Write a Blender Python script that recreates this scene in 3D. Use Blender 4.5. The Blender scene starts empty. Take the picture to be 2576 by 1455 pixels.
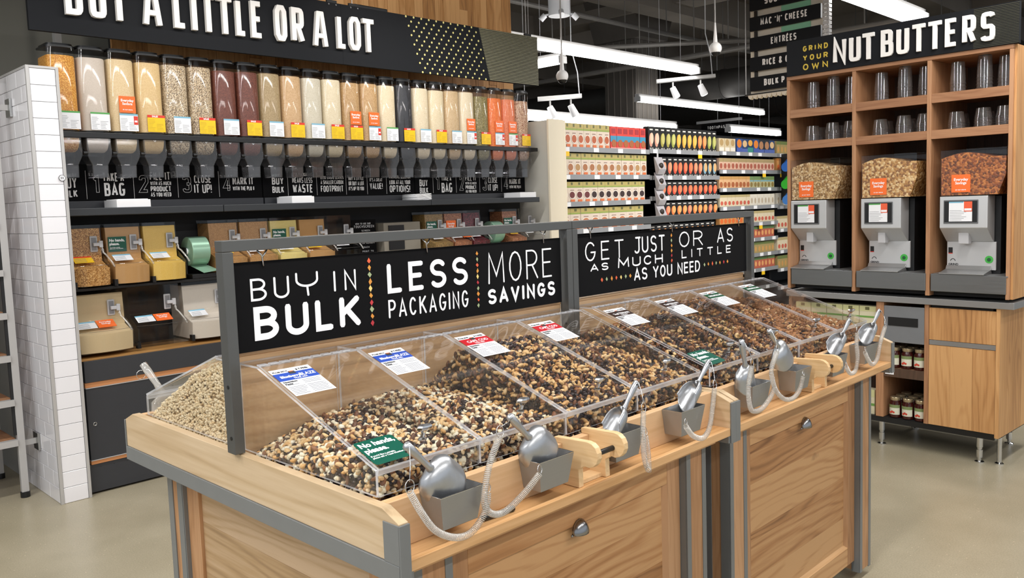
import bpy, bmesh, math, random
import numpy as np
from math import sin, cos, pi, radians, sqrt
from mathutils import Vector, Matrix

rnd = random.Random(7)
scene = bpy.context.scene
COL = scene.collection

# ------------------------------------------------------------------ camera, world, lights, exposure
F_PX = 2113.1
PITCH, ROLL, THETA = .0884815605, .0335386339, .79472
def _rx(a): return Matrix(((1, 0, 0), (0, cos(a), -sin(a)), (0, sin(a), cos(a))))
def _rz(a): return Matrix(((cos(a), -sin(a), 0), (sin(a), cos(a), 0), (0, 0, 1)))
W2C = _rz(ROLL) @ _rx(PITCH) @ Matrix(((1, 0, 0), (0, 0, 1), (0, -1, 0))) @ _rz(THETA)
cam_d = bpy.data.cameras.new('camera')
cam = bpy.data.objects.new('camera', cam_d)
COL.objects.link(cam)
cam.matrix_world = Matrix.Translation((0, 0, 1.5)) @ W2C.transposed().to_4x4()
cam_d.sensor_width = 36
cam_d.lens = F_PX / 2576 * 36
cam_d.shift_y = -24 / 2576
cam_d.clip_end = 200
scene.camera = cam

world = bpy.data.worlds.new('world')
scene.world = world
world.use_nodes = True
world.node_tree.nodes['Background'].inputs[0].default_value = (.86, .92, 1, 1)
world.node_tree.nodes['Background'].inputs[1].default_value = .9
vs = scene.view_settings
vs.view_transform = 'Standard'
vs.look = 'None'
vs.exposure = -0.16
vs.gamma = 1
vs.use_curve_mapping = False
scene.cycles.transparent_max_bounces = 20
scene.cycles.max_bounces = 8

ADDED_LAMPS = [(-1.6, .9, 2.7, 55), (1.3, .9, 2.7, 55), (4.1, .9, 2.4, 55), (3.0, -1.4, 2.7, 55), (0, -1.4, 2.7, 55), (-.6, 3.95, 2.2, 48), (-1.2, 2.45, 2.4, 60),
             (1.9, 3.95, 2.5, 34), (4.0, 3.95, 1.4, 24), (6.5, -.6, 2.0, 28), (7.14, 2.68, 1.5, 90), (9.9, 1.3, 2.4, 60)]
for i, (lx, ly, ln, LAMP_W) in enumerate(ADDED_LAMPS):  # brightening lamps added mostly out of view; only one hangs under a built fixture
    ld = bpy.data.lights.new('added_area_lamp', 'AREA')
    ld.shape = 'RECTANGLE'; ld.size = ln; ld.size_y = .12
    ld.energy = LAMP_W
    ld.color = (1, .975, .945)
    lo = bpy.data.objects.new('added_area_lamp', ld)
    lo.location = (lx, ly, 2.97)
    COL.objects.link(lo)
for i, (src, tgt, en, ang) in enumerate((((3.2, 2.6, 3.6), (4.3, 5.4, 3.1), 130, 60), ((1.6, 2.9, 3.7), (2.9, 5.4, 2.9), 60, 60), ((6.9, 2.4, 3.7), (6.6, 4.9, 1.5), 170, 75), ((8.9, 2.2, 3.6), (8.9, 4.9, 1.3), 190, 75), ((3.2, .6, 3.5), (4.9, 2.1, 1.6), 60, 55))):
    sd = bpy.data.lights.new('added_spot_lamp', 'SPOT'); sd.energy = en; sd.spot_size = radians(ang); sd.spot_blend = .8; sd.shadow_soft_size = .12; sd.color = (1, .93, .84)  # spots added to brighten planks, grocery fronts and hutch, without fixtures
    so_ = bpy.data.objects.new('added_spot_lamp', sd); so_.location = src; COL.objects.link(so_)
    so_.rotation_euler = (Vector(tgt) - Vector(src)).to_track_quat('-Z', 'Y').to_euler()

# ------------------------------------------------------------------ frames (yaw of three fixtures)
YI = 0.0
YW = radians(44.90 - 45.534)
YN = radians(41.978 - 45.534)

def rot2(p, a):
    return Vector((p[0] * cos(a) - p[1] * sin(a), p[0] * sin(a) + p[1] * cos(a), p[2]))

# ------------------------------------------------------------------ object helpers
def thing(name, label, cat, org, yaw=0.0, group=None):
    o = bpy.data.objects.new(name, None)
    o.empty_display_size = .05
    COL.objects.link(o)
    o.location = rot2(org, yaw)
    o.rotation_euler = (0, 0, yaw)
    o['label'] = label; o['category'] = cat
    if group: o['group'] = group
    o['_org'] = list(org); o['_yaw'] = yaw
    return o

def clean_props():
    for o in bpy.data.objects:
        for k in ('_org', '_yaw'):
            if k in o: del o[k]

def dup(root, org, label=None, group=None, mats=None):
    yaw = root['_yaw']
    r = root.copy(); COL.objects.link(r)
    r.location = rot2(org, yaw)
    r['_org'] = list(org)
    if label: r['label'] = label
    if group: r['group'] = group
    def rec(src, dst):
        for ch in src.children:
            if ch.name.startswith('~'): continue
            c = ch.copy(); COL.objects.link(c); c.parent = dst
            if mats and ch.name.split('.')[0] in mats:
                c.data = swap(ch.data, mats[ch.name.split('.')[0]])
            rec(ch, c)
    rec(root, r)
    return r

_swap = {}
def swap(me, mat):
    k = (me.name, mat.name)
    if k not in _swap:
        n = me.copy(); n.materials.clear(); n.materials.append(mat); _swap[k] = n
    return _swap[k]

class MB:
    def __init__(s): s.v = []; s.f = []; s.m = []
    def add(s, vs, fs, mi=0):
        b = len(s.v); s.v += [tuple(p) for p in vs]
        for f in fs:
            s.f.append(tuple(b + i for i in f)); s.m.append(mi)
        return s
    def box(s, x0, x1, y0, y1, z0, z1, mi=0):
        return s.add([(x0, y0, z0), (x1, y0, z0), (x1, y1, z0), (x0, y1, z0), (x0, y0, z1), (x1, y0, z1), (x1, y1, z1), (x0, y1, z1)],
                     [(3, 2, 1, 0), (4, 5, 6, 7), (0, 1, 5, 4), (1, 2, 6, 5), (2, 3, 7, 6), (3, 0, 4, 7)], mi)
    def obox(s, c, size, M, mi=0):
        hx, hy, hz = [q / 2 for q in size]; c = Vector(c)
        vs = [c + M @ Vector(p) for p in ((-hx, -hy, -hz), (hx, -hy, -hz), (hx, hy, -hz), (-hx, hy, -hz), (-hx, -hy, hz), (hx, -hy, hz), (hx, hy, hz), (-hx, hy, hz))]
        return s.add(vs, [(3, 2, 1, 0), (4, 5, 6, 7), (0, 1, 5, 4), (1, 2, 6, 5), (2, 3, 7, 6), (3, 0, 4, 7)], mi)
    def prism(s, pts, axis, a0, a1, mi=0):
        # pts in the two remaining axes, in order
        def P(u, w, a):
            return ((a, u, w), (u, a, w), (u, w, a))[axis]
        n = len(pts)
        vs = [P(u, w, a0) for u, w in pts] + [P(u, w, a1) for u, w in pts]
        fs = [tuple(range(n)), tuple(range(2 * n - 1, n - 1, -1))] + [(i, i + n, (i + 1) % n + n, (i + 1) % n) for i in range(n)]
        return s.add(vs, fs, mi)
    def cyl(s, p0, p1, r0, r1=None, n=16, mi=0, caps=True):
        r1 = r0 if r1 is None else r1
        p0 = Vector(p0); p1 = Vector(p1); d = (p1 - p0).normalized()
        a = d.orthogonal().normalized(); b = d.cross(a)
        vs = []
        for p, r in ((p0, r0), (p1, r1)):
            for i in range(n):
                t = 2 * pi * i / n; vs.append(p + a * r * cos(t) + b * r * sin(t))
        fs = [(i, (i + 1) % n, (i + 1) % n + n, i + n) for i in range(n)]
        if caps: fs += [tuple(range(n - 1, -1, -1)), tuple(range(n, 2 * n))]
        return s.add(vs, fs, mi)
    def lathe(s, c, prof, n=20, mi=0, cap=True):
        vs = []; c = Vector(c)
        for r, z in prof:
            for i in range(n):
                t = 2 * pi * i / n; vs.append(c + Vector((r * cos(t), r * sin(t), z)))
        fs = []
        for k in range(len(prof) - 1):
            for i in range(n):
                j = (i + 1) % n
                fs.append((k * n + i, k * n + j, (k + 1) * n + j, (k + 1) * n + i))
        if cap: fs += [tuple(range(n - 1, -1, -1)), tuple((len(prof) - 1) * n + i for i in range(n))]
        return s.add(vs, fs, mi)
    def tube(s, pts, r, n=6, mi=0, closed=False, caps=True):
        pts = [Vector(p) for p in pts]; N = len(pts); vs = []
        up = None
        for i, p in enumerate(pts):
            d = (pts[(i + 1) % N if closed else min(i + 1, N - 1)] - pts[(i - 1) % N if closed else max(i - 1, 0)])
            d = d.normalized() if d.length > 1e-9 else Vector((0, 0, 1))
            if up is None: up = d.orthogonal().normalized()
            up = (up - d * up.dot(d)); up = up.normalized() if up.length > 1e-6 else d.orthogonal().normalized()
            b = d.cross(up)
            rr = r[i] if isinstance(r, (list, tuple)) else r
            for k in range(n):
                t = 2 * pi * k / n; vs.append(p + up * rr * cos(t) + b * rr * sin(t))
        fs = []
        for i in range(N if closed else N - 1):
            j = (i + 1) % N
            for k in range(n):
                l = (k + 1) % n; fs.append((i * n + k, i * n + l, j * n + l, j * n + k))
        if caps and not closed: fs += [tuple(range(n - 1, -1, -1)), tuple((N - 1) * n + k for k in range(n))]
        return s.add(vs, fs, mi)
    def loft(s, rings, mi=0, cap0=False, cap1=False):
        n = len(rings[0]); vs = [p for r in rings for p in r]; fs = []
        for k in range(len(rings) - 1):
            for i in range(n):
                j = (i + 1) % n; fs.append((k * n + i, k * n + j, (k + 1) * n + j, (k + 1) * n + i))
        if cap0: fs.append(tuple(range(n - 1, -1, -1)))
        if cap1: fs.append(tuple((len(rings) - 1) * n + i for i in range(n)))
        return s.add(vs, fs, mi)
    def ball(s, c, r, n=12, m=8, mi=0, sc=(1, 1, 1)):
        prof = [(r * sin(pi * k / m) * 1.0 + 1e-5, -r * cos(pi * k / m)) for k in range(m + 1)]
        b = len(s.v); s.lathe((0, 0, 0), prof, n, mi)
        for i in range(b, len(s.v)):
            p = s.v[i]; s.v[i] = (c[0] + p[0] * sc[0], c[1] + p[1] * sc[1], c[2] + p[2] * sc[2])
        return s
    def build(s, name, mats, parent=None, org=None, smooth=False, bevel=0, bseg=2, label=None, kind=None):
        if parent is not None: org = parent.get('_org') if '_org' in parent else parent['_o2']
        if org is None: org = (0, 0, 0)
        me = bpy.data.meshes.new(name)
        me.from_pydata([(x - org[0], y - org[1], z - org[2]) for x, y, z in s.v], [], s.f)
        for m in (mats if isinstance(mats, (list, tuple)) else [mats]): me.materials.append(m)
        if any(s.m): me.polygons.foreach_set('material_index', s.m)
        if smooth: me.polygons.foreach_set('use_smooth', [True] * len(s.f))
        me.update()
        o = bpy.data.objects.new(name, me); COL.objects.link(o)
        if parent is not None: o.parent = parent; o['_o2'] = list(org)
        if smooth == 'auto':
            try: me.set_sharp_from_angle(angle=radians(35))
            except Exception: pass
        if bevel:
            b = o.modifiers.new('bevel', 'BEVEL'); b.width = bevel; b.segments = bseg; b.limit_method = 'ANGLE'; b.angle_limit = radians(40)
        if label: o['label'] = label
        if kind: o['kind'] = kind
        return o
    def solo(s, name, mats, label, cat, org=None, yaw=0, group=None, **kw):
        if org is None:
            a = np.array(s.v); org = ((a[:, 0].min() + a[:, 0].max()) / 2, (a[:, 1].min() + a[:, 1].max()) / 2, a[:, 2].min())
        o = s.build(name, mats, org=org, **kw)
        o.location = rot2(org, yaw); o.rotation_euler = (0, 0, yaw)
        o['category'] = cat; o['label'] = label; o['_org'] = list(map(float, org)); o['_yaw'] = yaw
        if group: o['group'] = group
        return o
    def struct(s, name, mats, org=(0, 0, 0), yaw=0, **kw):
        o = s.build(name, mats, org=org, **kw)
        o.location = rot2(org, yaw); o.rotation_euler = (0, 0, yaw); o['kind'] = 'structure'
        o['_org'] = list(org); o['_yaw'] = yaw
        return o

# ------------------------------------------------------------------ materials
def lin(c):
    if isinstance(c, str): c = [int(c[i:i + 2], 16) / 255 for i in (0, 2, 4)]
    return tuple((x / 12.92 if x <= .04045 else ((x + .055) / 1.055) ** 2.4) for x in c) + (1,)

_mc = {}
def nmat(name):
    m = bpy.data.materials.new(name); m.use_nodes = True
    nt = m.node_tree; return m, nt, nt.nodes['Principled BSDF'], nt.nodes['Material Output']
def nd(nt, t, **kw):
    n = nt.nodes.new(t)
    for k, v in kw.items():
        if k.startswith('i_'): n.inputs[k[2:].replace('_', ' ')].default_value = v
        else: setattr(n, k, v)
    return n
def ramp(nt, stops, interp='LINEAR'):
    r = nt.nodes.new('ShaderNodeValToRGB'); r.color_ramp.interpolation = interp
    e = r.color_ramp.elements
    while len(e) > 1: e.remove(e[-1])
    e[0].position = stops[0][0]; e[0].color = lin(stops[0][1])
    for p, c in stops[1:]:
        q = e.new(p); q.color = lin(c)
    return r

def plain(name, c, rough=.5, metal=0, noise=.06, nscale=20, bump=0, emit=0, coat=0, spec=.5):
    k = (name,)
    if k in _mc: return _mc[k]
    m, nt, p, out = nmat(name)
    tc = nd(nt, 'ShaderNodeTexCoord')
    n = nd(nt, 'ShaderNodeTexNoise'); n.inputs['Scale'].default_value = nscale; n.inputs['Detail'].default_value = 4
    nt.links.new(tc.outputs['Object'], n.inputs['Vector'])
    a = lin(c)
    mx = nd(nt, 'ShaderNodeMix', data_type='RGBA')
    mx.inputs[6].default_value = tuple(x * (1 - noise) for x in a[:3]) + (1,)
    mx.inputs[7].default_value = tuple(min(1, x * (1 + noise)) for x in a[:3]) + (1,)
    nt.links.new(n.outputs['Fac'], mx.inputs[0])
    nt.links.new(mx.outputs[2], p.inputs['Base Color'])
    p.inputs['Roughness'].default_value = rough; p.inputs['Metallic'].default_value = metal
    p.inputs['Coat Weight'].default_value = coat; p.inputs['Specular IOR Level'].default_value = spec
    if bump:
        b = nd(nt, 'ShaderNodeBump'); b.inputs['Strength'].default_value = bump; b.inputs['Distance'].default_value = .002
        nt.links.new(n.outputs['Fac'], b.inputs['Height']); nt.links.new(b.outputs[0], p.inputs['Normal'])
    if emit:
        p.inputs['Emission Color'].default_value = a; p.inputs['Emission Strength'].default_value = emit
    _mc[k] = m; return m

def brushed(name, c, rough=.3, axis=2, metal=1.0):
    m, nt, p, out = nmat(name)
    tc = nd(nt, 'ShaderNodeTexCoord'); mp = nd(nt, 'ShaderNodeMapping')
    sc = [220, 220, 220]; sc[axis] = 6; mp.inputs['Scale'].default_value = sc
    n = nd(nt, 'ShaderNodeTexNoise'); n.inputs['Scale'].default_value = 1; n.inputs['Detail'].default_value = 3
    nt.links.new(tc.outputs['Object'], mp.inputs[0]); nt.links.new(mp.outputs[0], n.inputs['Vector'])
    r = nd(nt, 'ShaderNodeMapRange'); r.inputs[3].default_value = rough - .08; r.inputs[4].default_value = rough + .12
    nt.links.new(n.outputs['Fac'], r.inputs[0]); nt.links.new(r.outputs[0], p.inputs['Roughness'])
    p.inputs['Base Color'].default_value = lin(c); p.inputs['Metallic'].default_value = metal
    return m

def wood(name, light, mid, dark, axis=0, scale=1.0, knots=True, rough=.45, vary=.25, contrast=1.0):
    m, nt, p, out = nmat(name)
    tc = nd(nt, 'ShaderNodeTexCoord'); oi = nd(nt, 'ShaderNodeObjectInfo')
    off = nd(nt, 'ShaderNodeVectorMath', operation='SCALE'); off.inputs[0].default_value = (7.3, 5.1, 9.7)
    nt.links.new(oi.outputs['Random'], off.inputs['Scale'])
    ad = nd(nt, 'ShaderNodeVectorMath', operation='ADD')
    nt.links.new(tc.outputs['Object'], ad.inputs[0]); nt.links.new(off.outputs[0], ad.inputs[1])
    mp = nd(nt, 'ShaderNodeMapping'); sc = [7 * scale] * 3; sc[axis] = 1.3 * scale; mp.inputs['Scale'].default_value = sc
    nt.links.new(ad.outputs[0], mp.inputs[0])
    n1 = nd(nt, 'ShaderNodeTexNoise'); n1.inputs['Scale'].default_value = 1.0; n1.inputs['Detail'].default_value = 2; n1.inputs['Distortion'].default_value = .3
    nt.links.new(mp.outputs[0], n1.inputs['Vector'])
    # growth rings: lines along the board, bent by the slow field into cathedrals
    vec = [.7, .8, 1.0]; vec[axis] = 0
    dp = nd(nt, 'ShaderNodeVectorMath', operation='DOT_PRODUCT'); dp.inputs[1].default_value = [v_ * 210 * scale for v_ in vec]
    nt.links.new(ad.outputs[0], dp.inputs[0])
    mul = nd(nt, 'ShaderNodeMath', operation='MULTIPLY_ADD'); mul.inputs[1].default_value = 52
    nt.links.new(n1.outputs['Fac'], mul.inputs[0]); nt.links.new(dp.outputs['Value'], mul.inputs[2])
    fr = nd(nt, 'ShaderNodeMath', operation='SINE'); nt.links.new(mul.outputs[0], fr.inputs[0])
    fa = nd(nt, 'ShaderNodeMath', operation='MULTIPLY_ADD'); fa.inputs[1].default_value = .5; fa.inputs[2].default_value = .5; nt.links.new(fr.outputs[0], fa.inputs[0])
    fp = nd(nt, 'ShaderNodeMath', operation='POWER'); fp.inputs[1].default_value = 2.5; nt.links.new(fa.outputs[0], fp.inputs[0])
    mp2 = nd(nt, 'ShaderNodeMapping'); sc2 = [170 * scale] * 3; sc2[axis] = 7 * scale; mp2.inputs['Scale'].default_value = sc2
    nt.links.new(ad.outputs[0], mp2.inputs[0])
    n2 = nd(nt, 'ShaderNodeTexNoise'); n2.inputs['Scale'].default_value = 1; n2.inputs['Detail'].default_value = 3
    nt.links.new(mp2.outputs[0], n2.inputs['Vector'])
    s1 = nd(nt, 'ShaderNodeMath', operation='MULTIPLY'); s1.inputs[1].default_value = .17 * contrast
    nt.links.new(fp.outputs[0], s1.inputs[0])
    s2 = nd(nt, 'ShaderNodeMath', operation='MULTIPLY_ADD'); s2.inputs[1].default_value = .62
    nt.links.new(n1.outputs['Fac'], s2.inputs[0]); nt.links.new(s1.outputs[0], s2.inputs[2])
    s3 = nd(nt, 'ShaderNodeMath', operation='MULTIPLY_ADD'); s3.inputs[1].default_value = .42
    nt.links.new(n2.outputs['Fac'], s3.inputs[0]); nt.links.new(s2.outputs[0], s3.inputs[2])
    rv = nd(nt, 'ShaderNodeMath', operation='MULTIPLY_ADD'); rv.inputs[1].default_value = vary; rv.inputs[2].default_value = -vary / 2
    nt.links.new(oi.outputs['Random'], rv.inputs[0])
    s4 = nd(nt, 'ShaderNodeMath', operation='ADD'); nt.links.new(s3.outputs[0], s4.inputs[0]); nt.links.new(rv.outputs[0], s4.inputs[1])
    cr = ramp(nt, [(.42, light), (.70, mid), (1.0, dark)])
    nt.links.new(s4.outputs[0], cr.inputs[0])
    col = cr.outputs[0]
    if knots:
        mk = nd(nt, 'ShaderNodeMapping'); sk = [3.4] * 3; sk[axis] = 1.7; mk.inputs['Scale'].default_value = sk
        nt.links.new(ad.outputs[0], mk.inputs[0])
        vo = nd(nt, 'ShaderNodeTexVoronoi'); vo.inputs['Scale'].default_value = 1.0
        nt.links.new(mk.outputs[0], vo.inputs['Vector'])
        nk = nd(nt, 'ShaderNodeTexNoise'); nk.inputs['Scale'].default_value = 30
        nt.links.new(tc.outputs['Object'], nk.inputs['Vector'])
        sm = nd(nt, 'ShaderNodeMath', operation='MULTIPLY_ADD'); sm.inputs[1].default_value = .08
        nt.links.new(nk.outputs['Fac'], sm.inputs[0]); nt.links.new(vo.outputs['Distance'], sm.inputs[2])
        kr = nd(nt, 'ShaderNodeMapRange'); kr.inputs[1].default_value = .055; kr.inputs[2].default_value = .115; kr.inputs[3].default_value = 1; kr.inputs[4].default_value = 0
        nt.links.new(sm.outputs[0], kr.inputs[0])
        mx = nd(nt, 'ShaderNodeMix', data_type='RGBA'); mx.inputs[7].default_value = lin('4a2c18')
        sc_ = nd(nt, 'ShaderNodeMath', operation='MULTIPLY'); sc_.inputs[1].default_value = .8
        nt.links.new(kr.outputs[0], sc_.inputs[0]); nt.links.new(sc_.outputs[0], mx.inputs[0]); nt.links.new(col, mx.inputs[6]); col = mx.outputs[2]
    nt.links.new(col, p.inputs['Base Color'])
    p.inputs['Roughness'].default_value = rough
    b = nd(nt, 'ShaderNodeBump'); b.inputs['Strength'].default_value = .15; b.inputs['Distance'].default_value = .001
    nt.links.new(n2.outputs['Fac'], b.inputs['Height']); nt.links.new(b.outputs[0], p.inputs['Normal'])
    return m

def grains(name, cols, scale=300, rough=.6, bump=.5):
    """packed seeds / flour seen through clear plastic"""
    m, nt, p, out = nmat(name)
    tc = nd(nt, 'ShaderNodeTexCoord')
    vo = nd(nt, 'ShaderNodeTexVoronoi'); vo.inputs['Scale'].default_value = scale
    nt.links.new(tc.outputs['Object'], vo.inputs['Vector'])
    sp = nd(nt, 'ShaderNodeSeparateColor'); nt.links.new(vo.outputs['Color'], sp.inputs[0])
    k = len(cols)
    cr = ramp(nt, [(i / k, c) for i, c in enumerate(cols)], 'CONSTANT' if scale < 400 else 'LINEAR')
    nt.links.new(sp.outputs[0], cr.inputs[0]); nt.links.new(cr.outputs[0], p.inputs['Base Color'])
    p.inputs['Roughness'].default_value = rough
    b = nd(nt, 'ShaderNodeBump'); b.inputs['Strength'].default_value = bump; b.inputs['Distance'].default_value = .5 / scale; b.invert = True
    nt.links.new(vo.outputs['Distance'], b.inputs['Height']); nt.links.new(b.outputs[0], p.inputs['Normal'])
    return m

def clear(name, tint=(.97, .97, .97), refl=1.0, haze=0.0, hazec=(.9, .9, .9), rough=.03):
    m, nt, p, out = nmat(name); nt.nodes.remove(p)
    tr = nd(nt, 'ShaderNodeBsdfTransparent'); tr.inputs[0].default_value = tuple(tint) + (1,)
    gl = nd(nt, 'ShaderNodeBsdfGlossy'); gl.inputs['Roughness'].default_value = rough
    fr = nd(nt, 'ShaderNodeFresnel')
    ge = nd(nt, 'ShaderNodeNewGeometry'); io = nd(nt, 'ShaderNodeMapRange'); io.inputs[3].default_value = 1.49; io.inputs[4].default_value = 1 / 1.49
    nt.links.new(ge.outputs['Backfacing'], io.inputs[0]); nt.links.new(io.outputs[0], fr.inputs[0])   # same reflectance from either side of a thin sheet
    mu = nd(nt, 'ShaderNodeMath', operation='MULTIPLY'); mu.inputs[1].default_value = refl
    nt.links.new(fr.outputs[0], mu.inputs[0])
    mx = nd(nt, 'ShaderNodeMixShader'); nt.links.new(mu.outputs[0], mx.inputs[0])
    src = tr.outputs[0]
    if haze:
        di = nd(nt, 'ShaderNodeBsdfDiffuse'); di.inputs[0].default_value = tuple(hazec) + (1,)
        n = nd(nt, 'ShaderNodeTexNoise'); n.inputs['Scale'].default_value = 9
        tc = nd(nt, 'ShaderNodeTexCoord'); nt.links.new(tc.outputs['Object'], n.inputs['Vector'])
        mh = nd(nt, 'ShaderNodeMath', operation='MULTIPLY'); mh.inputs[1].default_value = haze * 2; nt.links.new(n.outputs['Fac'], mh.inputs[0])
        m2 = nd(nt, 'ShaderNodeMixShader'); nt.links.new(mh.outputs[0], m2.inputs[0])
        nt.links.new(tr.outputs[0], m2.inputs[1]); nt.links.new(di.outputs[0], m2.inputs[2]); src = m2.outputs[0]
    nt.links.new(src, mx.inputs[1]); nt.links.new(gl.outputs[0], mx.inputs[2])
    nt.links.new(mx.outputs[0], out.inputs[0])
    return m

def island_mat(name, cols, rough=.45, spec=.5):
    """every separate nut of a joined pile takes its own shade"""
    m, nt, p, out = nmat(name)
    g = nd(nt, 'ShaderNodeNewGeometry')
    cr = ramp(nt, [(i / max(1, len(cols) - 1), c) for i, c in enumerate(cols)])
    nt.links.new(g.outputs['Random Per Island'], cr.inputs[0])
    tc = nd(nt, 'ShaderNodeTexCoord'); n = nd(nt, 'ShaderNodeTexNoise'); n.inputs['Scale'].default_value = 180
    nt.links.new(tc.outputs['Object'], n.inputs['Vector'])
    mx = nd(nt, 'ShaderNodeMix', data_type='RGBA', blend_type='MULTIPLY'); mx.inputs[0].default_value = .35
    nt.links.new(cr.outputs[0], mx.inputs[6]); nt.links.new(n.outputs['Color'], mx.inputs[7])
    nt.links.new(cr.outputs[0], p.inputs['Base Color'])
    p.inputs['Roughness'].default_value = rough
    b = nd(nt, 'ShaderNodeBump'); b.inputs['Strength'].default_value = .4; b.inputs['Distance'].default_value = .001
    nt.links.new(n.outputs['Fac'], b.inputs['Height']); nt.links.new(b.outputs[0], p.inputs['Normal'])
    return m

# ------------------------------------------------------------------ lettering
def arc(cx, cy, rx, ry, a0, a1, n, k=14):
    out = []
    for i in range(k + 1):
        t = radians(a0 + (a1 - a0) * i / k); c, s_ = cos(t), sin(t)
        if n > 2.1:      # squarish block letters: even steps round a rounded square
            q = (abs(c) ** n + abs(s_) ** n) ** (-1 / n); out.append((cx + rx * c * q, cy + ry * s_ * q)); continue
        out.append((cx + rx * math.copysign(abs(c) ** (2 / n), c), cy + ry * math.copysign(abs(s_) ** (2 / n), s_)))
    return out

def glyph(ch, n):
    w = .6; h = .3
    A = lambda *a: arc(*a, n)
    if ch == ' ': return .34, []
    if ch == 'A': return .62, [[(0, 0), (.31, 1), (.62, 0)], [(.1, .3), (.52, .3)]]
    if ch == 'B': return .56, [[(.25, 1)] + A(.26, .76, .26, .24, 90, -90) + [(0, .52)], [(0, .52)] + A(.26, .26, .3, .26, 90, -90) + [(0, 0), (0, 1), (.25, 1)]]
    if ch == 'C': return .56, [A(.28, .5, .28, .5, 40, 320)]
    if ch == 'D': return .58, [[(0, 1)] + A(.24, .5, .34, .5, 90, -90) + [(0, 0), (0, 1)]]
    if ch == 'E': return .46, [[(.46, 1), (0, 1), (0, 0), (.46, 0)], [(0, .52), (.4, .52)]]
    if ch == 'F': return .46, [[(.46, 1), (0, 1), (0, 0)], [(0, .52), (.4, .52)]]
    if ch == 'G': return .58, [A(.29, .5, .29, .5, 40, 350) + [(.58, .45), (.33, .45)]]
    if ch == 'H': return .56, [[(0, 0), (0, 1)], [(.56, 0), (.56, 1)], [(0, .5), (.56, .5)]]
    if ch == 'I': return .0, [[(0, 0), (0, 1)]]
    if ch == 'J': return .42, [[(.1, 1), (.55, 1)], [(.42, 1)] + A(.2, .22, .22, .22, 0, -150)]
    if ch == 'K': return .56, [[(0, 0), (0, 1)], [(.54, 1), (0, .42)], [(.18, .58), (.56, 0)]]
    if ch == 'L': return .42, [[(0, 1), (0, 0), (.42, 0)]]
    if ch == 'M': return .74, [[(0, 0), (.04, 1), (.37, .25), (.7, 1), (.74, 0)]]
    if ch == 'N': return .56, [[(0, 0), (0, 1), (.56, 0), (.56, 1)]]
    if ch == 'O': return .58, [A(.29, .5, .29, .5, 90, 450)]
    if ch == 'P': return .54, [[(0, 0), (0, 1), (.25, 1)] + A(.26, .73, .28, .27, 90, -90) + [(0, .46)]]
    if ch == 'Q': return .58, [A(.29, .5, .29, .5, 90, 450), [(.35, .2), (.6, -.05)]]
    if ch == 'R': return .56, [[(0, 0), (0, 1), (.25, 1)] + A(.26, .74, .28, .26, 90, -90) + [(0, .48)], [(.28, .48), (.56, 0)]]
    if ch == 'S': return .54, [A(.27, .75, .26, .25, 30, 270) + A(.27, .25, .27, .25, 90, -150)]
    if ch == 'T': return .54, [[(0, 1), (.54, 1)], [(.27, 1), (.27, 0)]]
    if ch == 'U': return .56, [[(0, 1)] + A(.28, .28, .28, .28, 180, 360) + [(.56, 1)]]
    if ch == 'V': return .6, [[(0, 1), (.3, 0), (.6, 1)]]
    if ch == 'W': return .84, [[(0, 1), (.2, 0), (.42, .8), (.64, 0), (.84, 1)]]
    if ch == 'Y': return .58, [[(0, 1), (.29, .48), (.58, 1)], [(.29, .48), (.29, 0)]]
    if ch == 'y': return .58, [[(0, 1)] + A(.29, .7, .29, .28, 180, 360) + [(.58, 1)], [(.29, .42), (.31, 0)]]
    if ch == 'Z': return .54, [[(0, 1), (.54, 1), (0, 0), (.54, 0)]]
    if ch == '1': return .16, [[(0, .84), (.16, 1), (.16, 0)]]
    if ch == '2': return .5, [A(.25, .74, .25, .26, 170, -20) + [(0, 0), (.5, 0)]]
    if ch == '3': return .5, [A(.24, .76, .24, .24, 160, -90), A(.24, .26, .26, .26, 90, -160)]
    if ch == '4': return .5, [[(.38, 0), (.38, 1), (0, .28), (.52, .28)]]
    if ch == '5': return .5, [[(.46, 1), (.04, 1), (0, .55)] + A(.24, .3, .26, .3, 110, -150)]
    if ch == '0': return .5, [A(.25, .5, .25, .5, 90, 450)]
    if ch == '6': return .5, [[(.4, 1), (.02, .4)], A(.25, .28, .25, .28, 90, 450)]
    if ch == '!': return .0, [[(0, 1), (0, .3)], [(0, .1), (0, 0)]]
    if ch == "'": return .0, [[(0, 1), (0, .78)]]
    if ch == '#': return .5, [[(.15, 0), (.2, 1)], [(.35, 0), (.4, 1)], [(0, .33), (.5, .33)], [(.02, .67), (.52, .67)]]
    if ch == '&': return .6, [[(.6, 0), (.12, .72)] + A(.27, .8, .16, .2, 180, 0) + [(.05, .3)] + A(.25, .2, .22, .2, 180, 360)]
    if ch == '^': return .46, [[(.46, 1), (0, 1), (0, 0), (.46, 0)], [(0, .52), (.4, .52)], [(.15, 1.12), (.32, 1.28)]]
    if ch == '?': return .5, [A(.25, .74, .25, .26, 170, -90) + [(.25, .3)], [(.25, .1), (.25, 0)]]
    return .5, []

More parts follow.
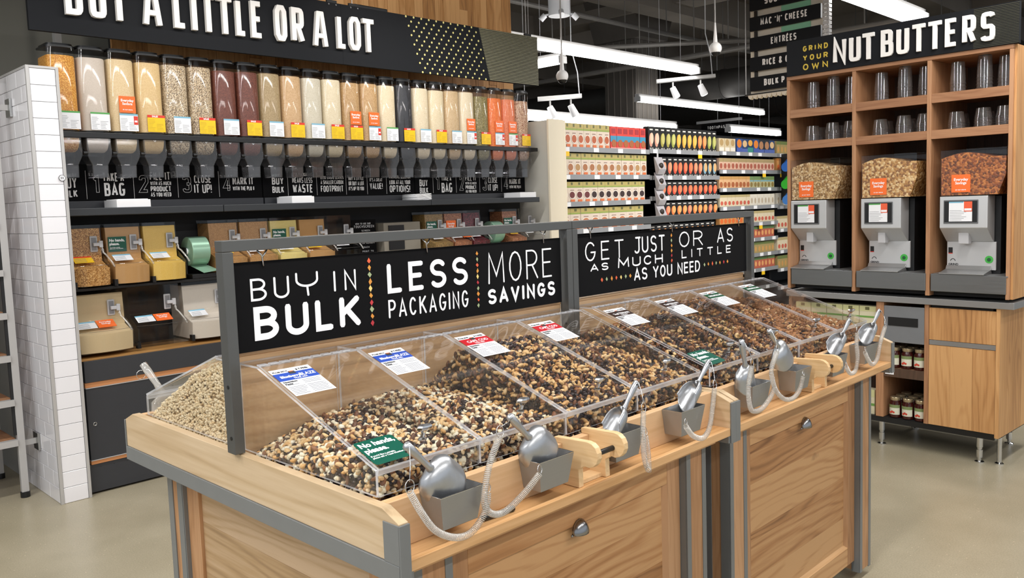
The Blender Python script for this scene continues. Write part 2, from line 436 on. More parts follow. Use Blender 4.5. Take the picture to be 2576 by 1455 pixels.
def ribbon(pts, w):
    """outline quads of a polyline of width w -> list of (left, right) pairs"""
    q = [pts[0]]
    for p in pts[1:]:
        if math.hypot(p[0] - q[-1][0], p[1] - q[-1][1]) > 1e-5: q.append(p)
    closed = math.hypot(q[0][0] - q[-1][0], q[0][1] - q[-1][1]) < 1e-4 and len(q) > 3
    if closed: q = q[:-1]
    n = len(q); out = []
    for i in range(n):
        a = q[i - 1] if (i or closed) else None; b = q[(i + 1) % n] if (i < n - 1 or closed) else None
        def un(p, r):
            d = (r[0] - p[0], r[1] - p[1]); l = math.hypot(*d); return (d[0] / l, d[1] / l)
        if a is None: d = un(q[i], b); nx, ny = -d[1], d[0]; k = 1
        elif b is None: d = un(a, q[i]); nx, ny = -d[1], d[0]; k = 1
        else:
            d1, d2 = un(a, q[i]), un(q[i], b)
            nx, ny = -(d1[1] + d2[1]), d1[0] + d2[0]; l = math.hypot(nx, ny)
            if l < .3: nx, ny = -d1[1], d1[0]; k = 1
            else:
                nx /= l; ny /= l; k = min(2.2, 1 / max(.3, (nx * -d1[1] + ny * d1[0])))
        o = w / 2 * k
        out.append(((q[i][0] + nx * o, q[i][1] + ny * o), (q[i][0] - nx * o, q[i][1] - ny * o)))
    if closed: out.append(out[0])
    return out

def lay(text, x0, x1, z0, z1, stroke, n=2.0, gap=.22):
    """text fitted to the box -> list of (char, [polyline...]) in box coordinates"""
    s2 = stroke / 2
    H = (z1 - z0) - stroke
    gl = [glyph(c, n) for c in text]
    ns = sum(c != ' ' for c in text)
    adv = [g[0] for g in gl]
    total = sum(adv) + gap * (len(text) - 1)
    # stroke width takes room too: every advance gets one stroke
    sx = ((x1 - x0) - stroke * ns) / max(total, 1e-3)
    x = x0; out = []
    for (w, st), c in zip(gl, text):
        out.append((c, [[(x + s2 + px * sx, z0 + s2 + pz * H) for px, pz in s] for s in st]))
        x += w * sx + (stroke if c != ' ' else 0) + gap * sx
    return out

def put_strokes(mb, polys, stroke, P, depth=.0008, mi=0, round_=False, rise=0.0):
    for k, poly in enumerate(polys):
        r = ribbon(poly, stroke)
        if round_ and len(r) > 1:
            def capend(a, b, e):
                (lx, lz), (rx_, rz_) = e; cx, cz = (lx + rx_) / 2, (lz + rz_) / 2
                dx, dz = a[0] - b[0], a[1] - b[1]; l = math.hypot(dx, dz) or 1; dx /= l; dz /= l
                o = []
                for f, g in ((.62, .4), (.9, .18)):
                    o.append(((lx + (cx - lx) * (1 - f) + dx * stroke * g * 0, lz), (rx_, rz_)))
                c2 = (cx + dx * stroke * .38, cz + dz * stroke * .38)
                return ((c2[0] + (lx - cx) * .55, c2[1] + (lz - cz) * .55), (c2[0] + (rx_ - cx) * .55, c2[1] + (rz_ - cz) * .55))
            q0 = capend(poly[0], poly[1], r[0]); q1 = capend(poly[-1], poly[-2], r[-1])
            if math.hypot(poly[0][0] - poly[-1][0], poly[0][1] - poly[-1][1]) > 1e-4:
                r = [q0] + r + [q1]
        d0 = rise; d1 = rise + depth + k * .00012
        vs = []
        for ii, (l, q) in enumerate(r):
            e1 = d1 + ii * 9e-6
            vs += [P(l[0], l[1], d0), P(q[0], q[1], d0), P(q[0], q[1], e1), P(l[0], l[1], e1)]
        fs = []
        for i in range(len(r) - 1):
            b = i * 4
            fs += [(b + 3, b + 2, b + 6, b + 7), (b + 0, b + 3, b + 7, b + 4), (b + 2, b + 1, b + 5, b + 6)]
        fs += [(0, 1, 2, 3), (len(vs) - 1, len(vs) - 2, len(vs) - 3, len(vs) - 4)]
        mb.add(vs, fs, mi)

def text_mb(text, x0, x1, z0, z1, stroke, P, n=2.0, depth=.0008, gap=.22, round_=False, rise=0.0, mb=None):
    mb = mb or MB(); stroke = min(stroke, .31 * (x1 - x0) / max(1, sum(c != ' ' for c in text)))
    for c, polys in lay(text, x0, x1, z0, z1, stroke, n, gap):
        put_strokes(mb, polys, stroke, P, depth, 0, round_, rise)
    return mb

_ft = {}
def font_mesh(text, size, bold=.0, space=1.0, align='LEFT'):
    """a mesh of real lettering in the xy plane, lower left at the origin"""
    k = (text, size, bold, align)
    if k in _ft: return _ft[k]
    cu = bpy.data.curves.new('lettering', 'FONT'); cu.body = text; cu.size = size; cu.offset = bold; cu.space_line = .95 * space
    cu.extrude = size * .004; cu.resolution_u = 2; cu.align_x = align
    ob = bpy.data.objects.new('lettering', cu); COL.objects.link(ob)
    bpy.context.view_layer.update()
    dg = bpy.context.evaluated_depsgraph_get()
    me = bpy.data.meshes.new_from_object(ob.evaluated_get(dg))
    bpy.data.objects.remove(ob); bpy.data.curves.remove(cu)
    _ft[k] = me; return me

def font_into(mb, text, size, P, x, z, bold=0.0, sx=1.0, mi=0, align='LEFT', rise=.0004):
    me = font_mesh(text, size, bold, align=align)
    vs = [P(x + v.co.x * sx, z + v.co.y, rise + v.co.z) for v in me.vertices]
    mb.add(vs, [tuple(p.vertices) for p in me.polygons], mi)

def planeP(o, u, v, n):
    o, u, v, n = Vector(o), Vector(u), Vector(v), Vector(n)
    return lambda a, b, d=0.0: o + u * a + v * b + n * d
def wallP(y): return lambda a, b, d=0.0: Vector((a, y - d, b))           # faces -y, a = x, b = z
def sideP(x): return lambda a, b, d=0.0: Vector((x - d, -a, b))          # faces -x, a = -y, b = z
def quadP(mb, P, a0, a1, b0, b1, d=0.0, mi=0, th=.0004):
    mb.add([P(a0, b0, 0), P(a1, b0, 0), P(a1, b1, 0), P(a0, b1, 0), P(a0, b0, d + th), P(a1, b0, d + th), P(a1, b1, d + th), P(a0, b1, d + th)],
           [(3, 2, 1, 0), (4, 5, 6, 7), (0, 1, 5, 4), (1, 2, 6, 5), (2, 3, 7, 6), (3, 0, 4, 7)], mi)
    return mb
# ------------------------------------------------------------------ material palette
W_RAIL = wood('rail_wood', 'dab48a', 'cba174', 'ab7f54', 0, .7, False, .42, .12, .5)
W_SIDE = wood('side_rail_wood', 'd3bc9c', 'c3a985', '9c8262', 1, .6, True, .42, .1, 1.0)
W_LEDGE = wood('ledge_wood', 'deb280', 'c99a66', 'a06a3c', 0, .8, False, .4, .2, .8)
W_DOOR = wood('door_wood', 'cda070', 'b48253', '7f5531', 0, .8, True, .45, .45, 1.25)
W_STILE = wood('stile_wood', 'c69a72', 'af825a', '84593a', 2, 1.0, True, .45, .3, .8)
W_PANELY = wood('side_panel_wood', 'ccb090', 'b5966f', '8a6d4e', 1, .7, True, .45, .3, 1.0)
W_BACK = wood('bin_back_wood', 'e2bd92', 'cda579', 'a27a50', 0, .6, True, .5, .1, 1.0)
W_PLANK = wood('reclaimed_plank', 'dca970', 'bd8850', '7c5230', 2, .8, True, .6, .45, .7)
W_HUT = wood('hutch_wood', 'b98b66', '9f7250', '7a5236', 2, .9, False, .5, .1, .6)
W_HUTY = wood('hutch_wood_level', 'aa7d5a', '926545', '724a30', 1, .9, False, .5, .1, .6)
W_HUTP = wood('hutch_plank', 'd3a36d', 'be8c58', '8f6138', 2, .9, True, .5, .35, 1.0)
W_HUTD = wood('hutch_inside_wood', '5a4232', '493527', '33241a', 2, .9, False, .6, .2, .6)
W_COPPER = wood('orange_wood', 'c88a5a', 'b57645', '96592f', 0, .9, False, .45, .1, .5)
W_HOLD = wood('plywood', 'e6c79a', 'd6b07e', 'b88e5c', 1, 1.2, False, .45, .1, .5)
STEEL = plain('painted_steel', '7c7f80', .42, .15, .05)
STEEL_F = plain('sign_frame_steel', '5f605f', .4, .5, .05)
SIGNBLK = plain('chalk_black', '0b0b0d', .8, 0, .1, spec=.15)
WHITEP = plain('paint_white', 'f2f3f6', .6, 0, .03)
LETTER = plain('letter_white', 'f7f5f2', .45, 0, .01)
CARD = plain('card_white', 'eef0f4', .4, 0, .02)
PRINT = plain('print_grey', '777a80', .6, 0, .05)
PRINTD = plain('print_dark', '3a3a3c', .6, 0, .05)
ORANGE = plain('tag_orange', 'f2702c', .45, 0, .03)
YELLOW = plain('tag_yellow', 'f3c61c', .45, 0, .03)
REDT = plain('tag_red', 'd93a2b', .45, 0, .03)
GREENH = plain('header_green', '58a657', .5, 0, .03)
BLUEH = plain('header_blue', '7fb6cf', .5, 0, .03)
NH_GREEN = plain('notice_green', '035443', .4, 0, .03)
LBL_BLUE = plain('label_blue', '2c4fb0', .4, 0, .03)
LBL_RED = plain('label_red', 'c01c28', .4, 0, .03)
LBL_BROWN = plain('label_brown', '33211c', .4, 0, .03)
LBL_GREEN = plain('label_green', '1d5138', .4, 0, .03)
ACR = clear('acrylic', (.985, .985, .98), .8, .007, (.8, .8, .8), .02)
ACR_E = clear('acrylic_edge', (.85, .87, .9), 1.4, .42, (.9, .91, .95), .12)
TUBE = clear('dispenser_plastic', (.97, .97, .97), 1.0, 0, (.8, .8, .8), .04)
TUBE_D = clear('chute_plastic', (.70, .70, .71), 1.6, .05, (.55, .55, .56), .06)  # tint darkened to stand in for shade inside the chutes
CORD = clear('cord_plastic', (.95, .94, .92), 1.6, .27, (.97, .96, .93), .12)
BLACK = plain('black_plastic', '141517', .35, 0, .1)
BLACKM = plain('black_matte', '1b1c1e', .65, 0, .1)
CHAR = plain('charcoal_panel', '34363b', .5, 0, .06)
SHELFG = plain('charcoal_shelf', '303337', .45, .1, .06)
CHROME = plain('chrome', 'd4d6d8', .16, 1, .02)
BRUSH = brushed('brushed_steel', 'a2a3a4', .36, 0, .7)
BRUSH_V = brushed('brushed_steel_upright', 'b4b5b4', .3, 2)
ALU = plain('cast_aluminium', 'b9bcc0', .34, .88, .08, 60, .3)
TILE = plain('tile_white', 'f0f0f5', .12, 0, .02, 3, 0, 0, .3)
TRIMG = plain('trim_grey', 'bdbcbb', .4, .2, .03)
GROUT = plain('grout_grey', 'a9a8a6', .8, 0, .05)
CREAM = plain('cream_panel', 'e9dfc8', .5, 0, .02)
CREAM_SHADE = plain('cream_panel_shaded', 'cfccc2', .5, 0, .02)  # greyer cream: shading of the panel's side face put into its colour
GREYPL = plain('grey_plastic', 'bdbec2', .4, 0, .03)
MINT = plain('mint_film', '8db39c', .3, .3, .05)

# ------------------------------------------------------------------ the building
def floor_mat():
    m, nt, p, out = nmat('polished_concrete')
    tc = nd(nt, 'ShaderNodeTexCoord')
    n1 = nd(nt, 'ShaderNodeTexNoise'); n1.inputs['Scale'].default_value = 1.6; n1.inputs['Detail'].default_value = 6; n1.inputs['Roughness'].default_value = .6
    n2 = nd(nt, 'ShaderNodeTexNoise'); n2.inputs['Scale'].default_value = 160; n2.inputs['Detail'].default_value = 2
    vo = nd(nt, 'ShaderNodeTexVoronoi'); vo.inputs['Scale'].default_value = 28
    for n in (n1, n2, vo): nt.links.new(tc.outputs['Object'], n.inputs['Vector'])
    cr = ramp(nt, [(.25, '989079'), (.5, 'a79e87'), (.75, 'b5ac95')]); nt.links.new(n1.outputs['Fac'], cr.inputs[0])
    cr2 = ramp(nt, [(.35, '8c8c8c'), (.6, 'ffffff')]); nt.links.new(n2.outputs['Fac'], cr2.inputs[0])
    mx = nd(nt, 'ShaderNodeMix', data_type='RGBA', blend_type='MULTIPLY'); mx.inputs[0].default_value = .22
    nt.links.new(cr.outputs[0], mx.inputs[6]); nt.links.new(cr2.outputs[0], mx.inputs[7])
    sp = ramp(nt, [(.05, 'ffffff'), (.075, '000000')]); nt.links.new(vo.outputs['Distance'], sp.inputs[0])
    m2 = nd(nt, 'ShaderNodeMix', data_type='RGBA'); m2.inputs[7].default_value = lin('d8ccb0')
    nt.links.new(mx.outputs[2], m2.inputs[6]); nt.links.new(sp.outputs[0], m2.inputs[0])
    nt.links.new(m2.outputs[2], p.inputs['Base Color'])
    r = nd(nt, 'ShaderNodeMapRange'); r.inputs[3].default_value = .22; r.inputs[4].default_value = .4
    nt.links.new(n1.outputs['Fac'], r.inputs[0]); nt.links.new(r.outputs[0], p.inputs['Roughness'])
    return m
MB().box(-8, 32, -8, 26, -.1, 0).struct('floor', floor_mat())
CONC = plain('ceiling_concrete', '79726a', .85, 0, .25, 1.5)
CONCD = plain('column_concrete', '504b46', .85, 0, .3, 3)
DARKW = plain('dark_paint', '24262a', .8, 0, .15, 1)
cz = 4.6
MB().box(-8, 32, -8, 26, cz, cz + .2).struct('ceiling', CONC)
for i in range(9):       # downstand beams of the concrete slab
    y = 1.5 + i * 2.7
    MB().box(1, 32, y, y + .38, cz - .42, cz).struct('trim_%d' % (i + 1), CONC)
for i in range(6):
    x = 6.2 + i * 4.3
    MB().box(x, x + .5, -4, 26, cz - .30, cz + .0).struct('trim_%d' % (i + 20), CONC)
MB().box(31.6, 32, -8, 26, 0, cz).struct('wall_right', DARKW)
MB().box(-8, 32, 25.6, 26, 0, cz).struct('wall_back', DARKW)
MB().box(-2.5, 5.6, 6.3, 6.4, 0, cz).struct('wall_partition', plain('grey_partition', '94938a', .8, 0, .12, 1.5))
# square concrete column beyond the grocery aisle
o = MB(); o.box(10.75, 11.35, 7.75, 8.35, 0, cz); o.box(10.6, 11.5, 7.6, 8.5, cz - .75, cz - .3)
c_ = thing('concrete_column', 'tall dark concrete column rising behind the grocery shelves', 'column', (11.05, 8.05, 0))
MB().box(10.75, 11.35, 7.75, 8.35, 0, cz - .62).build('shaft', CONCD, c_, bevel=.01)
m = MB(); m.prism([(10.45, cz - .001), (11.65, cz - .001), (11.4, cz - .62), (10.7, cz - .62)], 1, 7.6, 8.5); m.build('capital', CONCD, c_)
for k in range(5):
    MB().box(10.742, 10.75, 7.8 + k * .12, 7.806 + k * .12, 0, cz - .63).build('board_mark', CONC, c_)
    MB().box(10.8 + k * .12, 10.806 + k * .12, 7.742, 7.75, 0, cz - .63).build('board_mark', CONC, c_)

# reclaimed plank wall above the dispensers
pw = MB().box(2.02, 5.53, 5.47, 5.5, 1.5, cz).struct('wall_left', BLACKM, org=(2.02, 5.47, 0), yaw=YW)
x = 2.02; k = 0
PR = random.Random(3)
while x < 5.5:
    w = PR.choice([.07, .09, .09, .11, .13]); w = min(w, 5.53 - x)
    zs = 2.0; zt = PR.uniform(2.5, 3.3)
    dy = PR.uniform(0, .006)
    for a, b in ((1.95, zt), (zt, cz)):
        MB().box(x + .001, x + w - .001, 5.448 + dy, 5.47, a + .001, b - .001).build('plank', W_PLANK if x > 2.36 else wood_dark if False else W_PLANK, pw)
        dy = PR.uniform(0, .006)
    x += w

# ------------------------------------------------------------------ the island: two wooden cabinets
X0, YF, YB = .908, 1.20, 2.47
ZT = .945
def island_unit(x0, first):
    x1 = x0 + 1.2
    t = thing('island_cabinet', 'near half of the wooden bulk island, cup-pull door and corner frame facing the camera' if first else
              'far half of the wooden bulk island, next to the nut butter hutch', 'cabinet', (x0 + .6, 1.835, 0), group='island cabinets')
    # side rails with chamfered ends
    prof = [(YF + .002, .845), (YF + .002, .924), (YF + .052, ZT), (YB - .052, ZT), (YB - .002, .924), (YB - .002, .845)]
    for a, b in ((x0, x0 + .022), (x1 - .022, x1)):
        m = MB(); m.prism(prof, 0, a, b); m.build('side_rail', W_SIDE, t, bevel=.0015)
    # steel edging under and up the ends of the side rails
    for s, a, b in ((0, x0 - .004, x0 + .02), (1, x1 - .02, x1 + .004)):
        for (ya, yb_) in ((YF - .001, YF + .048), (YB - .048, YB + .001)):
            e = -.0045
            m = MB(); m.box(a, b, ya - (.002 if ya < 1.5 else 0), yb_ + (.002 if ya > 1.5 else 0), .80, .922 if ya < 1.5 else .922)
            # hollow behind the wood: only a thin cheek and the front strip
            m = MB()
            if ya < 1.5 and s == 0: m.box(x0 - .003, x0 - .0001, ya, yb_, .8447, .922)
            elif ya < 1.5: m.box(x1 + .0001, x1 + .003, ya, yb_, .8447, .922)
            if ya < 1.5: m.box(x0 - .003 if s == 0 else x1 - .022, x0 + .022 if s == 0 else x1 + .003, YF - .003, YF + .0015, .805, .922)
            else: m.box(x0 - .003 if s == 0 else x1 - .022, x0 + .022 if s == 0 else x1 + .003, YB - .0015, YB + .003, .805, .922)
            m.build('steel_corner', STEEL, t, bevel=.001)
        m = MB()
        if s == 0: m.box(x0 - .0034, x0 + .03, YF + .002, YB - .002, .806, .8445)
        else: m.box(x1 - .03, x1 + .0034, YF + .002, YB - .002, .806, .8445)
        m.build('steel_edge', STEEL, t, bevel=.001)
    # ledges front and back made of glued boards, rails behind them
    for sg, yf, yr in ((1, YF, YF + .062), (-1, YB, YB - .062)):
        ya, yb_ = min(yf, yr), max(yf, yr)
        n = 4
        for i in range(n):
            a = x0 + .022 + (1.156) * i / n; b = x0 + .022 + 1.156 * (i + 1) / n
        m = MB(); m.box(x0 + .022, x1 - .022, yf + sg * .001, yf + sg * .018, .827, .849); m.build('ledge_edging', W_LEDGE, t, bevel=.0012)
        m = MB(); m.box(x0 + .022, x1 - .022, min(yf + sg * .0185, yr + sg * .02), max(yf + sg * .0185, yr + sg * .02), .828, .8485); m.build('ledge_board', W_LEDGE, t)
        m = MB(); m.box(x0 + .022, x1 - .022, min(yr, yr + sg * .022), max(yr, yr + sg * .022), .8487, ZT); m.build('bin_rail', W_RAIL, t, bevel=.0015)
    # carcass
    cx0, cx1 = x0 + .08, x1 - .08 + .03
    MB().box(cx0 + .03, cx1 - .03, YF + .16, YB - .16, .07, .80).build('carcass', CHAR, t)
    MB().box(x0 + .03, x1 - .03, YF + .045, YB - .045, .80, .826).build('deck', W_LEDGE, t)
    MB().box(x0 + .024, x1 - .024, YF + .086, YB - .086, .849, .856).build('bin_floor', W_BACK, t)
    # corner posts: wood faced, steel angle on every edge
    pf = 1.265; pb = YB - .065
    for (a, b) in ((cx0, cx0 + .10), (cx1 - .10, cx1)):
        for (f, g) in ((pf, pf + .10), (pb - .10, pb)):
            m = MB(); m.box(a + .002, b - .002, f + .002, g - .002, .035, .80); m.build('post', W_STILE, t, bevel=.001)
            for ex in (a, b - .02):
                for ey, ff in ((f, f + .004), (g - .004, g)):
                    m = MB(); m.box(ex, ex + .02, ey, ff, .03, .802); m.build('steel_angle', STEEL, t, bevel=.0008)
            for ex in (a - .001, b - .003):
                m = MB(); m.box(ex, ex + .004, f + .0042, f + .034, .03, .802); m.build('steel_angle', STEEL, t)
                m = MB(); m.box(ex, ex + .004, g - .034, g - .0042, .03, .802); m.build('steel_angle', STEEL, t)
    # panelled doors front and back
    for sg, yd in ((1, 1.288), (-1, YB - .088)):
        a, b = cx0 + .10, cx1 - .10
        zb, zt = .075, .795
        def bx(xa, xb, d0, d1, za, zb_, nm, mt, bv=.0012):
            m = MB(); ya, yb_ = sorted((yd + sg * d0, yd + sg * d1)); m.box(xa, xb, ya, yb_, za, zb_)
            return m.build(nm, mt, t, bevel=bv)
        d = bx(a + .002, a + .062, 0, .022, zb, zt, 'door_stile', W_STILE)
        bx(b - .062, b - .002, 0, .022, zb, zt, 'door_stile', W_STILE)
        bx(a + .0625, b - .0625, .0004, .022, zb, zb + .07, 'door_rail', W_DOOR)
        bx(a + .0625, b - .0625, .0004, .022, zt - .075, zt, 'door_rail', W_DOOR)
        hs = [.13, .03, .12, .035, .10, .16]
        z = zb + .07; R = random.Random(5 if first else 11); R.shuffle(hs)
        tot = zt - .075 - z; sc = tot / sum(hs)
        for h in hs:
            bx(a + .062, b - .062, .013, .024, z + .0002, z + h * sc - .0002, 'door_board', W_DOOR, 0); z += h * sc
        # bevel strips round the recess
        for q in range(2):
            xx = a + .062 if q == 0 else b - .062
            m = MB(); s2 = 1 if q == 0 else -1
            m.prism([(xx, yd + sg * .0005), (xx, yd + sg * .013), (xx + s2 * .012, yd + sg * .013)], 2, zb + .07, zt - .075); m.build('bevel_strip', W_STILE, t)
        m = MB(); m.prism([(yd + sg * .0005, zb + .07), (yd + sg * .013, zb + .07), (yd + sg * .013, zb + .082)], 0, a + .062, b - .062); m.build('bevel_strip', W_LEDGE, t)
        # cup pull
        if sg == 1:
            px = 1.515 if first else 2.735
            m = MB(); R_ = .026; rings = []
            for i in range(9):
                th = pi * i / 8
                ring = []
                for j in range(7):
                    ph = (pi / 2) * j / 6
                    ring.append((px - R_ * cos(th), yd - .022 * sin(th) * sin(ph) - .001, .700 + .034 * sin(th) * cos(ph)))
                rings.append(ring)
            vs = [p for r in rings for p in r]; fs = []
            for i in range(8):
                for j in range(6): fs.append((i * 7 + j, (i + 1) * 7 + j, (i + 1) * 7 + j + 1, i * 7 + j + 1))
            m.add(vs, fs)
            m.prism([(px - .03, .697), (px + .03, .697), (px + .03, .702), (px - .03, .702)], 1, yd - .003, yd)
            h = m.build('cup_pull', plain('pull_metal', '97989a', .24, 1, .05), t, smooth=True, label='brushed steel cup pull')
            sm = h.modifiers.new('s', 'SOLIDIFY'); sm.thickness = .0015
    # end panel on both x sides: boards, stiles
    for sg, xe in ((1, cx0 + .012), (-1, cx1 - .012)):
        ya, yb_ = pf + .10, pb - .10
        def bz(d0, d1, y0, y1, za, zb_, nm, mt):
            m = MB(); a, b = sorted((xe + sg * d0, xe + sg * d1)); m.box(a, b, y0, y1, za, zb_); return m.build(nm, mt, t, bevel=.001)
        bz(0, .02, ya, ya + .07, .05, .80, 'end_stile', W_STILE); bz(0, .02, yb_ - .07, yb_, .05, .80, 'end_stile', W_STILE)
        bz(0, .02, ya + .07, yb_ - .07, .05, .12, 'end_rail', W_PANELY); bz(0, .02, ya + .07, yb_ - .07, .745, .80, 'end_rail', W_PANELY)
        z = .12
        for h in (.17, .15, .06, .145, .10):
            bz(.010, .022, ya + .07, yb_ - .07, z, z + h - .0003, 'end_board', W_PANELY); z += h
    # centre spine
    MB().box(x0 + .022, x1 - .022, 1.8255, 1.8445, .857, 1.166).build('spine_board', W_BACK, t, bevel=.002)
    MB().box(x0 + .022, x1 - .022, 1.823, 1.847, 1.1665, 1.176).build('spine_cap', W_RAIL, t, bevel=.002)
    # castors
    for cxx in (x0 + .16, x1 - .16):
        for cy in (YF + .2, YB - .2):
            m = MB(); m.cyl((cxx - .012, cy, .028), (cxx + .012, cy, .028), .028, n=16); c = m.build('castor', BLACK, t)
            m = MB(); m.box(cxx - .02, cxx + .02, cy - .02, cy + .02, .056, .075); m.build('fork', CHROME, c, org=None)
    return t
U1 = island_unit(X0, True)
U2 = island_unit(X0 + 1.206, False)

# ------------------------------------------------------------------ sign frames over the island
def sign_frame(x0, x1, lab):
    t = thing('sign_frame', lab, 'frame', ((x0 + x1) / 2, 1.8, .87), group='steel sign frames on the island')
    ya, yb_ = 1.786, 1.822
    for a, b in ((x0, x0 + .026), (x1 - .026, x1)):
        m = MB(); m.box(a, b, ya, yb_, 1.415 if 0 else .948 if a < 1 or b > 3.3 else .948, 1.4145); p = m.build('upright', STEEL_F, t, bevel=.0015)
        for z in (.985, 1.105):
            q = MB(); q.cyl((a - .0012, 1.799, z), (a + .0005, 1.799, z), .0045, n=12); q.build('bolt_hole', BLACK, p)
    MB().box(x0, x1, ya, yb_, 1.415, 1.441).build('top_bar', STEEL_F, t, bevel=.0015)
    return t
SF1 = sign_frame(.893, 2.108, 'left grey steel frame that holds the buy in bulk board')
SF2 = sign_frame(2.110, 3.318, 'right grey steel frame that holds the get just as much board')

DIAC = ['e0613c', 'd9973f', '9fae84', 'd9903a', 'e9d07f', 'd9973f', 'c53a3f', '9fae84', 'd9903a', 'b8323b']
DIAM = {c: plain('paint_' + c, c, .6, 0, .03) for c in set(DIAC)}
def diamonds(par, P, pts, seq, s=.0060, tall=1.35):
    r = random.Random(len(pts))
    for (a, b), c in zip(pts, seq):
        m = MB(); j = lambda: r.uniform(-.0012, .0012)
        q = [(a + j(), b + s * tall + j()), (a + s + j(), b + j()), (a + j(), b - s * tall + j()), (a - s + j(), b + j())]
        m.add([P(u, v, .0004) for u, v in q] + [P(u, v, .0009) for u, v in q], [(0, 1, 2, 3), (7, 6, 5, 4), (0, 4, 5, 1), (1, 5, 6, 2), (2, 6, 7, 3), (3, 7, 4, 0)])
        m.build('painted_diamond', DIAM[c], par)

def board(x0, x1, z0, z1, lab, words, hooks, hook_parent_frame):
    t = thing('chalkboard_sign', lab, 'sign', ((x0 + x1) / 2, 1.81, z0), group='hand lettered boards over the island')
    MB().box(x0, x1, 1.8055, 1.8115, z0, z1).build('board', SIGNBLK, t, bevel=.0008)
    P = wallP(1.8055)
    for (w, a, b, c, d, st, g) in words:
        for ch, polys in lay(w, a, b, c, d, st, 2.0, g):
            if polys:
                m = MB(); put_strokes(m, polys, st, P, .0008, 0, True); m.build('letter', WHITEP, t)
    for hx in hooks:
        m = MB()
        m.tube([(hx - .012, 1.804, 1.4145), (hx - .003, 1.800, 1.402), (hx, 1.803, 1.397), (hx + .002, 1.803, z1 - .012)], .0022, 6)
        m.tube([(hx + .014, 1.804, 1.4145), (hx + .004, 1.800, 1.404), (hx, 1.803, 1.397)], .0022, 6)
        m.build('wire_hanger', CHROME, t, smooth=True)
    return t, P
XW = .0
b1, P1 = board(.924, 2.070, 1.177, 1.388, 'black board hand lettered in white with buy in bulk, less packaging, more savings', [
    ('BU', .966, 1.068, 1.295, 1.348, .0055, .3), ('y', 1.086, 1.150, 1.293, 1.353, .0055, .3), ('IN', 1.195, 1.263, 1.296, 1.349, .0055, .5),
    ('BULK', .970, 1.272, 1.201, 1.281, .0155, .22), ('LESS', 1.363, 1.655, 1.274, 1.355, .0135, .28),
    ('PACKAGING', 1.363, 1.654, 1.207, 1.257, .0055, .28), ('MORE', 1.738, 2.024, 1.265, 1.358, .0055, .25),
    ('SAVINGS', 1.734, 2.037, 1.204, 1.250, .0095, .25)], (1.0, 1.502, 1.984), SF1)
diamonds(b1, P1, [(1.306 + .0004 * i, 1.367 - .0183 * i) for i in range(10)], DIAC)
diamonds(b1, P1, [(1.6945, 1.361 - .0171 * i) for i in range(10)], ['d9903a', '9fae84', 'e0613c', 'd9973f', 'e9d07f', 'b8323b', '9fae84', 'd9903a', 'e0613c', '9fae84'], .0050)
b2, P2 = board(2.142, 3.284, 1.183, 1.390, 'far black hand lettered board reading get just as much or as little as you need', [
    ('GET', 2.195, 2.411, 1.300, 1.366, .0055, .35), ('JUST', 2.475, 2.668, 1.309, 1.370, .0068, .25), ('AS', 2.222, 2.320, 1.264, 1.290, .0048, .3),
    ('MUCH', 2.376, 2.653, 1.264, 1.299, .0058, .25), ('AS YOU NEED', 2.470, 2.912, 1.211, 1.256, .0068, .2),
    ('OR', 2.766, 2.935, 1.314, 1.375, .0055, .25), ('AS', 3.045, 3.170, 1.317, 1.375, .0060, .3), ('LITTLE', 2.782, 3.152, 1.271, 1.304, .0052, .5)], (2.222, 2.714, 3.214), SF2)
diamonds(b2, P2, [(2.713, 1.364 - .0192 * i) for i in range(6)], ['d9903a', '9fae84', 'd9903a', 'd9973f', 'b8323b', 'e0613c'], .0055)
diamonds(b2, P2, [(2.283 + .0273 * i, 1.232) for i in range(7)], ['e0613c', '9fae84', 'd9903a', 'e0613c', 'e9d07f', '9fae84', 'd9973f'], .006)
diamonds(b2, P2, [(2.946 + .0298 * i, 1.2355) for i in range(7)], ['9fae84', 'd9903a', 'e0613c', '9fae84', 'd9973f', 'b8323b', 'd9903a'], .006)

